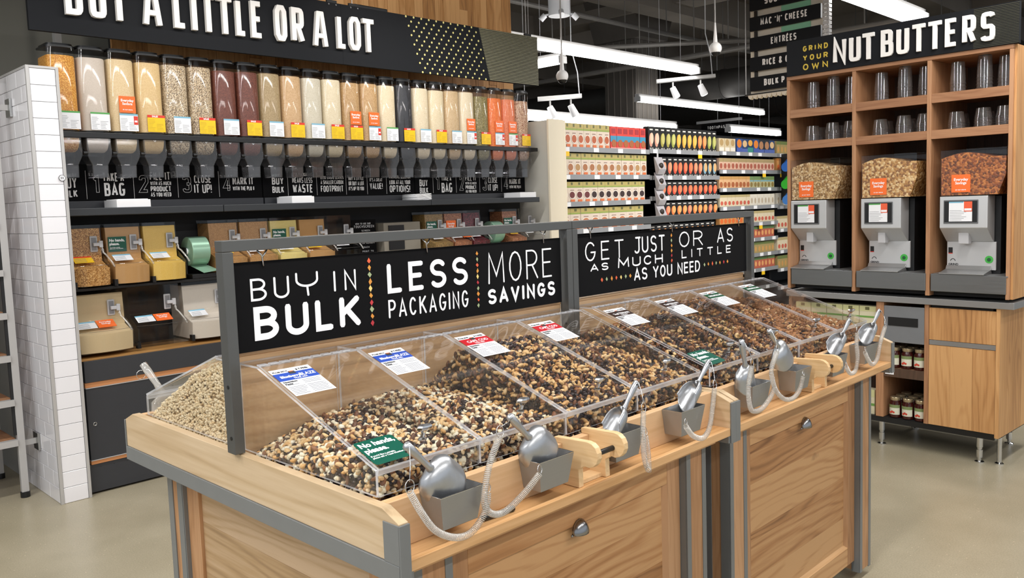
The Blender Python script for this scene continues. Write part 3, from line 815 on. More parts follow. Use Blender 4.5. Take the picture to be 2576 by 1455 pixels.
# ------------------------------------------------------------------ clear bins with hinged lids
LZ0, LZ1, LY0, LY1 = 1.0, 1.152, 1.300, 1.735
LV = Vector((0, LY1 - LY0, LZ1 - LZ0)); LL = LV.length; LV.normalize(); LN = Vector((0, -LV.z, LV.y))
def sheet(m, c0, c1, n_axis):
    pass
def clear_bin(x0, x1, lab, kind, mirror=False, left=False, right=False, card=True, notice=False, knobx=None):
    t = thing('clear_bin', lab, 'bin', ((x0 + x1) / 2, 1.5 if not mirror else 2.17, .856), group='clear bins of the island')
    Y = (lambda y: 3.67 - y) if mirror else (lambda y: y)
    def bx(nm, par, xa, xb, ya, yb_, za, zb_, mt=ACR, e=None):
        a, b = sorted((Y(ya), Y(yb_))); m = MB(); m.box(xa, xb, a, b, za, zb_); 
        dims = (xb - xa, b - a, zb_ - za); ax = dims.index(min(dims))
        # faces across the thin axis are clear, the sawn edges look frosted
        fa = {2: (0, 1), 1: (2, 4), 0: (3, 5)}[ax]
        m.m = [0 if i in fa else 1 for i in range(6)]
        return m.build(nm, [mt, ACR_E], par)
    bx('front_panel', t, x0 + .004, x1 - .001, 1.300, 1.304, .9455 if 1 else 0, 1.0)
    bx('hinge_shelf', t, x0 + .001, x1 - .001, 1.735, 1.8245, 1.150, 1.154)
    bx('back_panel', t, x0 + .004, x1 - .004, 1.820, 1.824, .90, 1.1495)
    def side(xa):
        m = MB(); pr = [(Y(1.3), .947), (Y(1.3), .9985), (Y(1.735), 1.1495), (Y(1.8195), 1.1495), (Y(1.8195), .947)]
        m.prism(pr, 0, xa, xa + .006)
        m.m = [0, 0] + [1] * 5
        m.build('divider' if not (left and xa == x0) else 'end_panel', [ACR, ACR_E], t)
    side(x0)
    if right: side(x1 - .004)
    # hinge knuckles
    m = MB(); k = 0; xx = x0 + .004
    while xx < x1 - .02:
        a, b = sorted((Y(1.727), Y(1.741))); m.box(xx, xx + .021, a, b, 1.1545, 1.1575); xx += .028
    m.build('hinge', ACR_E, t)
    # lid
    sgn = -1 if mirror else 1
    def LP(a, s, d): # a = x, s = distance up the slope, d = height off the lid
        p = Vector((0, LY0, LZ0)) + LV * s + LN * d
        return Vector((a, Y(p.y), p.z))
    m = MB(); xa, xb = x0 + .0035, x1 - .0015
    q = [LP(xa, -.006, .002), LP(xb, -.006, .002), LP(xb, LL - .004, .002), LP(xa, LL - .004, .002), LP(xa, -.006, .0068), LP(xb, -.006, .0068), LP(xb, LL - .004, .0068), LP(xa, LL - .004, .0068)]
    m.add(q, [(3, 2, 1, 0), (4, 5, 6, 7), (0, 1, 5, 4), (1, 2, 6, 5), (2, 3, 7, 6), (3, 0, 4, 7)]); m.m = [0, 0, 1, 1, 1, 1]
    lid = m.build('lid', [ACR, ACR_E], t)
    m = MB(); q = [LP(a_, s_, d_) for a_, s_, d_ in ((xa, -.006, -.010), (xb, -.006, -.010), (xb, -.0015, -.010), (xa, -.0015, -.010), (xa, -.006, .0018), (xb, -.006, .0018), (xb, -.0015, .0018), (xa, -.0015, .0018))]
    m.add(q, [(3, 2, 1, 0), (4, 5, 6, 7), (0, 1, 5, 4), (1, 2, 6, 5), (2, 3, 7, 6), (3, 0, 4, 7)]); m.build('lid_lip', ACR_E, lid)
    kx = knobx or (x0 + x1) / 2
    m = MB(); c = LP(kx, .042, .0068); LNm = Vector((0, LN.y * sgn, LN.z))
    rings = []
    for r, h in ((.0095, 0), (.0095, .003), (.0052, .007), (.0052, .018), (.009, .024)):
        rings.append([tuple(c + Vector((r * cos(2 * pi * i / 8), r * sin(2 * pi * i / 8), 0)) + LNm * h) for i in range(8)])

    for r, h in ((.0185, .027), (.0195, .0325), (.016, .036)):
        rings.append([tuple(c + Vector((r * cos(2 * pi * i / 8), r * .62 * sin(2 * pi * i / 8), 0)) + LNm * h) for i in range(8)])
    m.loft(rings, cap0=True, cap1=True); m.build('knob', CHROME, lid)
    if card:
        P = lambda a, b, d=0.0: LP(x0 + .006 + a, .3005 + b, .0071 + d)
        col = {'blue': LBL_BLUE, 'red': LBL_RED, 'brown': LBL_BROWN, 'green': LBL_GREEN}[kind]
        m = MB(); CW, CH = .102, .122
        quadP(m, P, 0, CW, 0, CH, 0, 0, .0005)
        quadP(m, P, 0, CW, .068, .102, .0005, 1, .0003)
        rr = random.Random(int(x0 * 1000))
        for i in range(9):
            z = .006 + i * .0062 + (.004 if i > 5 else 0)
            for a, b in ((.004, .046), (.05, .097)):
                if i > 6 and a < .01: continue
                quadP(m, P, a, b - rr.uniform(0, .012), z, z + .0016, .0005, 2, .0002)
        font_into(m, 'Nutrition\nFacts', .009, P, .004, .058, .0004, 1, 3, rise=.0009)
        font_into(m, 'PLU# ' + {'blue': '6014', 'red': '6048', 'brown': '6123', 'green': '6107'}[kind], .008, P, .004, .107, .0003, 1, 3, rise=.0009)
        font_into(m, '$ 7.99/lb', .009, P, .062, .107, .0004, 1, 3, rise=.0009)
        if kind == 'blue':
            font_into(m, 'Blueberry', .0135, P, .010, .080, .0006, .92, 4, rise=.0010); font_into(m, 'BLAZE', .0165, P, .058, .080, .0004, .85, 4, rise=.0010)
            font_into(m, 'TRAIL MIX', .0075, P, .038, .071, .0002, 1, 4, rise=.0010)
        elif kind == 'red':
            font_into(m, 'CAPE COD', .0165, P, .016, .080, .0003, .95, 4, rise=.0010); font_into(m, 'TRAIL MIX', .0075, P, .036, .0715, .0002, 1, 4, rise=.0010)
        elif kind == 'brown':
            font_into(m, 'Trail', .0135, P, .012, .080, .0005, 1, 4, rise=.0010); font_into(m, 'TERRAIN', .0150, P, .040, .080, .0003, .9, 4, rise=.0010)
            font_into(m, 'TRAIL MIX', .0075, P, .038, .071, .0002, 1, 4, rise=.0010)
        else:
            font_into(m, 'OMEGA', .0135, P, .012, .080, .0004, .9, 4, rise=.0010); font_into(m, 'TRAIL MIX', .0135, P, .052, .080, .0004, .8, 4, rise=.0010)
        quadP(m, P, .040, .056, .094, .106, .0008, 3, .0003)
        quadP(m, P, .043, .053, .1035, .1065, .0011, 5, .0002)
        m.build('price_card', [CARD, col, PRINT, PRINTD, WHITEP, ORANGE], lid)
    if notice:
        P = lambda a, b, d=0.0: LP(x0 + .005 + a, .005 + b, .0071 + d)
        m = MB(); W_, H_ = .096, .084; r = .008; pts = []
        for (cx, cy, a0) in ((W_ - r, H_ - r, 0), (r, H_ - r, 90), (r, r, 180), (W_ - r, r, 270)):
            for i in range(5):
                th = radians(a0 + 90 * i / 4); pts.append((cx + r * cos(th), cy + r * sin(th)))
        n = len(pts)
        m.add([P(a, b, 0) for a, b in pts] + [P(a, b, .0005) for a, b in pts], [tuple(range(n - 1, -1, -1)), tuple(range(n, 2 * n))] + [(i, (i + 1) % n, (i + 1) % n + n, i + n) for i in range(n)])
        font_into(m, 'No hands,\nplease.', .0215, P, .006, .061, .0008, .95, 1, rise=.0007)
        font_into(m, "If you'd like a sample,\nplease ask a Team Member.", .0072, P, .007, .026, .0002, .95, 1, rise=.0007)
        m.build('notice', [NH_GREEN, WHITEP], lid, label='green no hands please sticker')
    return t
BX1 = [.932, 1.205, 1.490, 1.780, 2.084]
BX2 = [2.140, 2.430, 2.720, 3.008, 3.294]
KN = [1.080, 1.375, 1.660, 1.962, 2.308, 2.600, 2.92, 3.225]
labs = ['nearest clear lidded bin, blueberry mix only half filled, green notice on its lid', 'second clear bin from the near end, blue blueberry card on the lid',
        'third clear bin, first with the red cape cod card', 'fourth clear bin, second with the red cape cod card, last of the near cabinet',
        'fifth clear bin, dark card and a green notice on the lid', 'sixth clear bin with a dark brown card, no notice',
        'seventh clear bin, first with a dark green card', 'farthest clear bin with a green card, by the hutch counter']
kinds = ['blue', 'blue', 'red', 'red', 'brown', 'brown', 'green', 'green']
bins = []
i = 0
for BX in (BX1, BX2):
    for q in range(4):
        clear_bin(BX[q], BX[q + 1], labs[i], kinds[i], left=(q == 0), right=(q == 3), notice=(i in (0, 4)), knobx=KN[i]); i += 1
clear_bin(.932, 1.30, 'clear bin of crisp rice on the wall side of the island, sloping lid', 'blue', mirror=True, left=True, right=True, card=False)
for a, b, n_ in ((1.31, 1.70, 'second'), (1.71, 2.084, 'third'), (2.14, 2.7, 'fourth'), (2.71, 3.294, 'fifth')):
    clear_bin(a, b, 'clear lidded bin on the wall side of the island, %s from the near end' % n_, 'blue', mirror=True, right=True, card=False)
# ------------------------------------------------------------------ nuts
def nut_templates():
    T = {}
    def arr(m): return (np.array(m.v, float), [tuple(f) for f in m.f])
    m = MB(); pts = []; rad = []
    for i in range(8):
        a = radians(-20 + 210 * i / 7); pts.append((.0078 * cos(a), .0072 * sin(a) - .002, 0)); rad.append([.0016, .0034, .0042, .0044, .0043, .0040, .0036, .0016][i])
    m.tube(pts, rad, 6); T['cashew'] = arr(m)
    m = MB(); m.ball((0, 0, 0), 1, 7, 5, sc=(.0066, .0045, .0040)); T['peanut'] = arr(m)
    m = MB(); m.lathe((0, 0, 0), [(.0003, -.011), (.0035, -.0075), (.0058, -.001), (.0052, .005), (.0026, .010), (.0003, .0115)], 7); a, f = arr(m); a[:, 1] *= .68; T['almond'] = (a, f)
    R = random.Random(2)
    m = MB(); m.ball((0, 0, 0), 1, 7, 5, sc=(.0070, .0050, .0042)); a, f = arr(m); a *= np.array([[1 + R.uniform(-.25, .25)] for _ in a]); T['raisin'] = (a, f)
    m = MB(); m.box(-.0052, .0052, -.0042, .0042, -.0038, .0038); T['white_chip'] = arr(m)
    m = MB(); m.ball((0, 0, 0), 1, 9, 6, sc=(.0115, .0085, .0052)); a, f = arr(m); a *= np.array([[1 + R.uniform(-.38, .3)] for _ in a]); T['walnut'] = (a, f)
    m = MB(); m.ball((0, 0, 0), .0062, 8, 6); T['hazelnut'] = arr(m)
    m = MB(); m.ball((0, 0, 0), 1, 5, 3, sc=(.0048, .0030, .0026)); a, f = arr(m); a *= np.array([[1 + R.uniform(-.3, .3)] for _ in a]); T['puff'] = (a, f)
    m = MB(); m.ball((0, 0, 0), 1, 5, 4, sc=(.0100, .0058, .0040)); a, f = arr(m); a *= np.array([[1 + R.uniform(-.35, .3)] for _ in a]); T['crumb'] = (a, f)
    return T
NT = nut_templates()
NM = dict(cashew=island_mat('nut_cashew', ['d6a465', 'e3ba7e', 'edcd9a', 'cf9b58']), peanut=island_mat('nut_peanut', ['eed9b4', 'e4c596', 'f4e4c6', 'dab686']),
          almond=island_mat('nut_almond', ['6e4228', '80502f', '593621', '8f5f3a']), raisin=island_mat('nut_raisin', ['1c1013', '2a1719', '3a1f1d', '120d12'], .35),
          white_chip=island_mat('white_chip_mat', ['f4edd2', 'f8f2de', 'efe4c2'], .4), walnut=island_mat('nut_walnut', ['a06a3a', '8a5830', 'b98350', '6e4526']),
          hazelnut=island_mat('nut_hazel', ['b98048', 'd6a76c', '8f5a30']), puff=island_mat('rice_puff', ['f4e2be', 'ecd4a8', 'faeccd', 'e0c08e'], .6),
          crumb=island_mat('nut_crumb', ['c99662', 'b07c48', '8b5a33', 'dcb27c']))
NM['dark_raisin'] = NM['raisin']
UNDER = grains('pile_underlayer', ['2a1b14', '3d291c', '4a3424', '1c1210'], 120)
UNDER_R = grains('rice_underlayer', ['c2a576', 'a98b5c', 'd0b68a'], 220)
nrng = np.random.default_rng(5)
def rotmats(n, flat=.6):
    a = nrng.uniform(0, 2 * pi, n); b = nrng.normal(0, flat, n); c = nrng.normal(0, flat, n)
    ca, sa, cb, sb, cc, sc = np.cos(a), np.sin(a), np.cos(b), np.sin(b), np.cos(c), np.sin(c)
    Z = np.zeros(n); O = np.ones(n)
    Rz_ = np.stack([np.stack([ca, -sa, Z], 1), np.stack([sa, ca, Z], 1), np.stack([Z, Z, O], 1)], 1)
    Rx_ = np.stack([np.stack([O, Z, Z], 1), np.stack([Z, cb, -sb], 1), np.stack([Z, sb, cb], 1)], 1)
    Ry_ = np.stack([np.stack([cc, Z, sc], 1), np.stack([Z, O, Z], 1), np.stack([-sc, Z, cc], 1)], 1)
    return Rz_ @ Rx_ @ Ry_
def joined_pile(name, P, kinds, mixp, org, flat=.6, scl=1.0, extra=None):
    ks = list(mixp); pr = np.array([mixp[k] for k in ks], float); pr /= pr.sum()
    ch = nrng.choice(len(ks), len(P), p=pr); Rm = rotmats(len(P), flat); S = nrng.uniform(.82, 1.15, len(P)) * scl
    V = []; F = []; MI = []; base = 0
    if extra is not None:
        V.append(np.array(extra.v)); F += extra.f; MI += [len(ks)] * len(extra.f); base = len(extra.v)
    for ki, k in enumerate(ks):
        idx = np.where(ch == ki)[0]
        if not len(idx): continue
        tv, tf = NT[k]
        vv = np.einsum('nij,vj->nvi', Rm[idx], tv) * S[idx][:, None, None] + P[idx][:, None, :]
        nv = len(tv); V.append(vv.reshape(-1, 3))
        for q in range(len(idx)):
            o = base + q * nv
            F += [tuple(o + i for i in f) for f in tf]
        MI += [ki] * (len(idx) * len(tf)); base += nv * len(idx)
    V = np.concatenate(V) - np.array(org)
    me = bpy.data.meshes.new(name); me.from_pydata(V.tolist(), [], F)
    for k in ks: me.materials.append(NM[k])
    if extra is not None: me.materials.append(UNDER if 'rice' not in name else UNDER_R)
    me.polygons.foreach_set('material_index', MI)
    sm = [True] * len(F); me.polygons.foreach_set('use_smooth', sm)
    o = bpy.data.objects.new(name, me); COL.objects.link(o); o.location = org
    return o
def smoothnoise(x, y, s=9.0, ph=0.0):
    return .5 * sin(x * s * 2.1 + ph + 1.3 * sin(y * s)) + .5 * sin(y * s * 1.7 + ph * 2 + 1.1 * sin(x * s * 1.3))
def limit(y, h):      # a pile stays under its lid
    top = 1.0 + max(0, (y - 1.3)) / .435 * .152 - .012
    return min(h, min(top, 1.14))
def heap(x0, x1, hf, name, label, mixp, dens=.0112, mirror=False, flat=.6, scl=1.08, single=0, lefttop=None):
    P = []
    xs = np.arange(x0 + .012, x1 - .008, dens); ys = np.arange(1.312, 1.812, dens)
    for x in xs:
        for y in ys:
            for lay_ in range(2):
                if lay_ and nrng.random() < .35: continue
                xx = x + nrng.uniform(-.5, .5) * dens; yy = y + nrng.uniform(-.5, .5) * dens
                xx = min(max(xx, x0 + .011), x1 - .010); yy = min(max(yy, 1.313), 1.811)
                P.append((xx, yy, limit(yy, hf(xx, yy)) - .008 * lay_ + nrng.uniform(-.003, .0035)))
    def face(n, f):
        for _ in range(n):
            p = f()
            if p: P.append(p)
    def ff():
        x = nrng.uniform(x0 + .012, x1 - .010); z = nrng.uniform(.90, 1.0)
        return (x, 1.311, z) if z < hf(x, 1.311) else None
    face(int((x1 - x0) * .10 / dens ** 2 * 1.5), ff)
    def fl():
        y = nrng.uniform(1.312, 1.812); z = nrng.uniform(.90, 1.14)
        return (x0 + .0115, y, z) if z < limit(y, hf(x0 + .01, y)) else None
    face(int(.5 * .24 / dens ** 2 * 1.3), fl)
    P = np.array(P)
    # under sheet with skirts
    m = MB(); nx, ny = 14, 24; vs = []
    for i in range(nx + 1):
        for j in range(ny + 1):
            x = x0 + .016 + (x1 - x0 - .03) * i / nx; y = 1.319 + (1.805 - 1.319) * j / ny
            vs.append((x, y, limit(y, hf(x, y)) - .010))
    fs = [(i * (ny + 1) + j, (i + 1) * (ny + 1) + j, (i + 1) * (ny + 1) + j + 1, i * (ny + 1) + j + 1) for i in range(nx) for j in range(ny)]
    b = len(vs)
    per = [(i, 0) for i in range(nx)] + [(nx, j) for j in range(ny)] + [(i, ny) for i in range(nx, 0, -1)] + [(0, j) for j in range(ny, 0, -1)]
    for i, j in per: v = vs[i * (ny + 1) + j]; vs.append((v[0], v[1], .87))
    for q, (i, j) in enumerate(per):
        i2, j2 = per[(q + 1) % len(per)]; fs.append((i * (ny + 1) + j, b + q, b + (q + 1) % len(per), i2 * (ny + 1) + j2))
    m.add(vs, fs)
    if mirror:
        P[:, 1] = 3.67 - P[:, 1]; m.v = [(a, 3.67 - b_, c) for a, b_, c in m.v]
    org = ((x0 + x1) / 2, 1.55 if not mirror else 2.12, .866)
    sing = []
    if single:
        vis = [i for i in range(len(P)) if P[i][1] < 1.62 and P[i][2] > .93]
        vis.sort(key=lambda i: (Vector(P[i]) - Vector((0, 0, 1.5))).length - 3 * (P[i][2] - limit(P[i][1], hf(P[i][0], P[i][1]))))
        sing = vis[:single]; keep = np.ones(len(P), bool); keep[sing] = False
        SP = P[sing]; P = P[keep]
    o = joined_pile(name, P, None, mixp, org, flat, scl, m)
    o['label'] = label; o['category'] = 'nut mix' if 'rice' not in name else 'crisp rice'; o['kind'] = 'stuff'
    if single:
        lab = dict(cashew='pale curved cashew on top of the nearest bin of blueberry mix', peanut='small cream peanut in the nearest bin of blueberry mix',
                   almond='brown almond in the nearest bin of blueberry mix', raisin='dark dried blueberry in the nearest bin of mix', white_chip='square white chip in the nearest bin of blueberry mix',
                   hazelnut='round tan nut in the nearest bin of blueberry mix')
        mesh = {}
        for k in mixp:
            for v in range(2):
                tv, tf = NT[k]; me = bpy.data.meshes.new(k); me.from_pydata(tv.tolist(), [], tf); me.polygons.foreach_set('use_smooth', [True] * len(tf))
                me.materials.append(single_mats[k][v]); mesh[(k, v)] = me
        ks = list(mixp); pr = np.array([mixp[k] for k in ks], float); pr /= pr.sum()
        for p in SP:
            k = ks[nrng.choice(len(ks), p=pr)]
            q = bpy.data.objects.new(k, mesh[(k, int(nrng.integers(2)))]); COL.objects.link(q); q.location = p
            q.rotation_euler = (nrng.normal(0, .5), nrng.normal(0, .5), nrng.uniform(0, 6.28)); s_ = 1.08 * nrng.uniform(.88, 1.15); q.scale = (s_, s_, s_)
            q['label'] = lab[k]; q['category'] = 'nut' if k != 'white_chip' else 'white chip'; q['group'] = 'pieces of trail mix in the nearest bin'
    return o
single_mats = {k: [plain('single_%s_%d' % (k, i), c, .45, 0, .12, 150, .3) for i, c in enumerate(cc)] for k, cc in dict(
    cashew=('dba968', 'e8c18c'), peanut=('ead2a8', 'dcb883'), almond=('714529', '86552f'), raisin=('1f1215', '2c191b'), white_chip=('f4edd4', 'f6f0dc'), hazelnut=('c28a52', 'd8aa70')).items()}

def H(fl, fr, bl, br, bump, ph, x0, x1, wob=.006):
    def f(x, y):
        u = (x - x0) / (x1 - x0); v = (y - 1.3) / .52
        v2 = v
        b = (fl * (1 - u) + fr * u) * (1 - v2) + (bl * (1 - u) + br * u) * v2
        return b + bump * sin(pi * min(1, max(0, u * .8 + .2))) * sin(pi * v) + wob * smoothnoise(x, y, 9, ph)
    return f
BLUE = dict(cashew=.10, peanut=.32, almond=.10, raisin=.33, white_chip=.12, hazelnut=.03)
CAPE = dict(cashew=.26, almond=.15, raisin=.52, hazelnut=.04, peanut=.03)
DARK = dict(cashew=.12, almond=.20, raisin=.58, walnut=.06, peanut=.04)
OMEG = dict(walnut=.30, raisin=.34, crumb=.20, almond=.08, cashew=.08)
OMEG2 = dict(walnut=.44, raisin=.15, crumb=.31, peanut=.10)
b = BX1
heap(b[0], b[1], H(.975, .985, .920, 1.0, .036, .3, b[0], b[1]), 'trail_mix', 'blueberry trail mix with white chips filling the nearest clear bin', BLUE, single=300)
heap(b[1], b[2], H(.985, .985, 1.0, 1.005, .025, 1.3, b[1], b[2]), 'trail_mix', 'blueberry trail mix in the second bin from the near end', BLUE)
def h3(x, y):
    u = (x - b[2]) / (b[3] - b[2])
    z = .985 + min(1, (y - 1.3) / .30) * .125
    if y > 1.68: z -= (y - 1.68) * (.85 if u < .3 else .45)
    return z + .004 * smoothnoise(x, y)
heap(b[2], b[3], h3, 'trail_mix', 'cashew and cranberry mix heaped high in the third bin', CAPE)
heap(b[3], b[4], H(.985, .985, 1.07, 1.075, .028, 2.3, b[3], b[4]), 'trail_mix', 'cashew and cranberry mix in the fourth bin, under the second red card', CAPE)
c = BX2
heap(c[0], c[1], H(.98, .985, 1.06, 1.068, .028, .8, c[0], c[1]), 'trail_mix', 'dark raisin and almond mix in the fifth bin, under the green notice', DARK)
heap(c[1], c[2], H(.985, .985, 1.07, 1.078, .03, 1.8, c[1], c[2]), 'trail_mix', 'dark raisin and almond mix in the sixth bin', DARK)
heap(c[2], c[3], H(.985, .985, 1.10, 1.10, .03, 2.8, c[2], c[3]), 'trail_mix', 'walnut and raisin mix in the seventh bin', OMEG)
heap(c[3], c[4], H(.985, .975, 1.09, 1.05, .03, 3.8, c[3], c[4]), 'trail_mix', 'walnut mix in the farthest bin of the island', OMEG2)
def hr(x, y): return .945 + min(1, max(0, (y - 1.31) / .34)) * .18 + .006 * smoothnoise(x, y, 14)
heap(.932, 1.30, hr, 'crisp_rice', 'pale crisp rice heaped in the wall side bin at the near end of the island', dict(puff=1.0), dens=.0072, mirror=True, flat=1.2, scl=1.35)

# ------------------------------------------------------------------ scoop holders, scoops, coil cords, roll holders
def make_holder(x):
    t = thing('scoop_holder', 'x', 'holder', (x + .0565, 1.262, .872))
    o0 = [(x - .001, YF + .0615), (x + .114, YF + .0615), (x + .114, YF), (x + .0, YF)]
    o1 = [(x + .012, YF + .0615), (x + .103, YF + .0615), (x + .103, YF + .010), (x + .012, YF + .010)]
    def ring(o, z, e=0):
        cx = sum(p[0] for p in o) / 4; cy = sum(p[1] for p in o) / 4
        return [(p[0] + (e if p[0] < cx else -e), p[1] + (e if p[1] < cy else -e), z) for p in o]
    m = MB(); m.loft([ring(o0, .944), ring(o1, .876), ring(o1, .877, .0012), ring(o0, .944, .0014), ring(o0, .944)], cap0=False)
    b_ = len(m.v); m.add(ring(o1, .876), [(3, 2, 1, 0)]); m.add(ring(o1, .8775, .001), [(0, 1, 2, 3)])
    m.build('box', BRUSH, t)
    m = MB(); r = ring(o0, .9445, .0007); m.tube(r, .0011, 5, closed=True); m.build('rolled_rim', CHROME, t)
    m = MB(); m.box(x + .008, x + .106, YF + .063 - .002, YF + .0612, .90, .93); m.build('back_plate', BRUSH, t)
    return t
HX = [1.008, 1.288, 1.556, 1.838, 2.213, 2.490, 2.772, 3.048]
HL = ['steel scoop holder nearest the camera on the island ledge', 'second steel scoop holder, just left of the near roll bracket', 'third steel scoop holder, right behind the near roll bracket',
      'fourth steel scoop holder, last one on the near cabinet', 'fifth steel scoop holder, first one on the far cabinet', 'sixth steel scoop holder, left of the far roll bracket',
      'seventh steel scoop holder, right behind the far roll bracket', 'farthest steel scoop holder at the right end of the ledge']
h0 = make_holder(HX[0]); h0['label'] = HL[0]; h0['group'] = 'steel scoop holders on the ledge'
for x_, l_ in zip(HX[1:], HL[1:]): dup(h0, (x_ + .0565, 1.262, .872), l_)

def make_scoop():
    t = thing('scoop', 'x', 'scoop', (0, 0, 0))
    # local frame: bowl runs along -z from the neck at the origin, its convex back faces -y
    R_, L_ = .050, .098
    m = MB(); nu, nv = 14, 14; vs = []
    for i in range(nu + 1):
        u = i / nu
        r = R_ * (sqrt(max(0, 1 - (1 - min(1, u / .38)) ** 2)) * .93 + .07 * u) if u < .38 else R_ * (.957 + .07 * (u - .38))
        for j in range(nv + 1):
            th = -pi / 2 * 1.18 + pi * 1.18 * j / nv
            z = -L_ * u
            if u > .45: z += min(1, abs(th) / 1.6) ** 2 * .040 * ((u - .45) / .55)
            vs.append((r * sin(th), -r * .60 * cos(th) + .010, z))
    fs = [(i * (nv + 1) + j, i * (nv + 1) + j + 1, (i + 1) * (nv + 1) + j + 1, (i + 1) * (nv + 1) + j) for i in range(nu) for j in range(nv)]
    m.add(vs, fs); b_ = m.build('bowl', ALU, t, smooth=True); s_ = b_.modifiers.new('s', 'SOLIDIFY'); s_.thickness = .0018; s_.offset = 1
    m = MB(); m.tube([(0, .004, -.008), (0, -.001, 0), (0, -.001, .010), (0, 0, .022), (0, .001, .06), (0, .001, .082), (0, .001, .086)], [.009, .0085, .0066, .0062, .0092, .0088, .004], 12)
    m.build('handle', ALU, t, smooth=True)
    m = MB(); m.cyl((-.0105, .001, .074), (.0105, .001, .074), .0022, n=8); m.build('ring_hole', BLACK, t)
    return t
sc0 = make_scoop()
# handle tip, neck, roll of the bowl about its axis, label
SC = [((.952, 1.240, 1.062), (1.006, 1.222, 1.008), 0, 'cast aluminium scoop nearest the camera, round back outward'),
      ((1.230, 1.240, 1.060), (1.285, 1.222, 1.006), 0, 'second aluminium scoop, round back outward, handle leaning left'),
      ((1.694, 1.238, 1.053), (1.634, 1.226, 1.009), 1.25, 'third aluminium scoop behind the near roll bracket, handle leaning right'),
      ((2.036, 1.238, 1.051), (1.958, 1.226, .998), 1.3, 'fourth aluminium scoop, long handle leaning right over the cabinet joint'),
      ((2.208, 1.240, 1.088), (2.226, 1.222, 1.016), .1, 'fifth aluminium scoop, first on the far cabinet, upright'),
      ((2.373, 1.240, 1.094), (2.432, 1.222, 1.032), .1, 'sixth aluminium scoop, handle high and leaning left'),
      ((2.985, 1.238, 1.052), (2.890, 1.226, 1.002), 1.3, 'seventh aluminium scoop behind the far roll bracket, handle leaning right'),
      ((3.262, 1.238, 1.055), (3.166, 1.226, 1.000), 1.3, 'farthest aluminium scoop at the right end of the ledge')]
for i, (tp, nk, roll, lb) in enumerate(SC):
    tp = (tp[0], 1.232, tp[2]); nk = (nk[0], 1.232, nk[2])
    ax = (Vector(tp) - Vector(nk)).normalized()
    # the bowl hangs straighter than the handle: aim it into its holder
    hx = HX[i] + .0565; flat_ = i in (0, 1, 4, 5)
    tgt = Vector((hx + (.035, .035, 0, 0, -.022, .02, 0, 0)[i] if flat_ else hx - .02, 1.236, .893))
    neck = Vector((nk[0], 1.233, nk[2]))
    zax = (neck - tgt).normalized() * .25 + ax * .75; zax.normalize(); neck = Vector(tp) - zax * .086
    yax = Vector((0, 1, 0)); yax = (yax - zax * yax.dot(zax)).normalized(); xax = yax.cross(zax)
    M = Matrix((xax, yax, zax)).transposed() @ Matrix.Rotation(roll, 3, 'Z')
    o = sc0 if i == 0 else dup(sc0, (0, 0, 0))
    o['label'] = lb; o['group'] = 'aluminium scoops in the holders'
    o.matrix_world = Matrix.Translation(neck) @ M.to_4x4() @ Matrix.Diagonal((1 if flat_ else .68, 1, .95, 1))
    SC[i] = (o, neck + zax * .076)

CP = [[(0.927, 1.190, 0.984), (0.948, 1.185, 0.94), (0.979, 1.185, 0.897), (1.023, 1.185, 0.869), (1.064, 1.185, 0.863), (1.097, 1.185, 0.881), (1.115, 1.185, 0.908), (1.120, 1.187, 0.93)],
 [(1.172, 1.20, 1.031), (1.134, 1.188, 0.996), (1.115, 1.185, 0.956), (1.108, 1.185, 0.915), (1.125, 1.185, 0.887), (1.164, 1.185, 0.879), (1.224, 1.185, 0.902), (1.271, 1.185, 0.930)],
 [(1.662, 1.195, 0.985), (1.645, 1.185, 0.933), (1.645, 1.183, 0.876), (1.654, 1.178, 0.842), (1.666, 1.185, 0.856), (1.670, 1.19, 0.88), (1.661, 1.19, 0.925)],
 [(1.985, 1.19, 0.985), (1.964, 1.185, 0.932), (1.947, 1.185, 0.882), (1.914, 1.185, 0.863), (1.866, 1.185, 0.88), (1.832, 1.185, 0.913)],
 [(2.200, 1.195, 1.01), (2.160, 1.185, 0.955), (2.170, 1.185, 0.895), (2.199, 1.185, 0.878), (2.245, 1.185, 0.88), (2.296, 1.185, 0.905), (2.316, 1.185, 0.928)],
 [(2.355, 1.195, 1.03), (2.300, 1.185, 0.989), (2.306, 1.185, 0.95), (2.333, 1.185, 0.91), (2.383, 1.185, 0.879), (2.441, 1.185, 0.872), (2.485, 1.185, 0.892), (2.507, 1.185, 0.928)],
 [(2.94, 1.19, 1.01), (2.925, 1.185, 0.97), (2.933, 1.185, 0.919), (2.915, 1.185, 0.88), (2.871, 1.185, 0.877), (2.838, 1.185, 0.905)],
 [(3.20, 1.19, 1.0), (3.143, 1.185, 0.95), (3.115, 1.185, 0.895), (3.067, 1.185, 0.877), (3.023, 1.185, 0.905), (2.998, 1.185, 0.932)]]
CLB = ['clear coil cord nearest the camera, looping below the first scoop holder', 'clear coil cord from the second scoop, crossing to the second holder over a marker pen',
       'clear coil cord hanging doubled beside the third holder', 'clear coil cord looping under the fourth holder by the cabinet joint', 'clear coil cord in front of the fifth holder',
       'clear coil cord drooping between the fifth and sixth holders', 'clear coil cord hanging by the seventh holder', 'farthest clear coil cord, at the right end of the ledge']
def catmull(P, n):
    P = [Vector(p) for p in P]; Q = [P[0] * 2 - P[1]] + P + [P[-1] * 2 - P[-2]]; out = []
    for i in range(len(P) - 1):
        a, b_, c_, d = Q[i:i + 4]
        for k in range(n):
            t = k / n; out.append(.5 * ((2 * b_) + (c_ - a) * t + (2 * a - 5 * b_ + 4 * c_ - d) * t * t + (3 * b_ - a - 3 * c_ + d) * t ** 3))
    out.append(P[-1]); return out
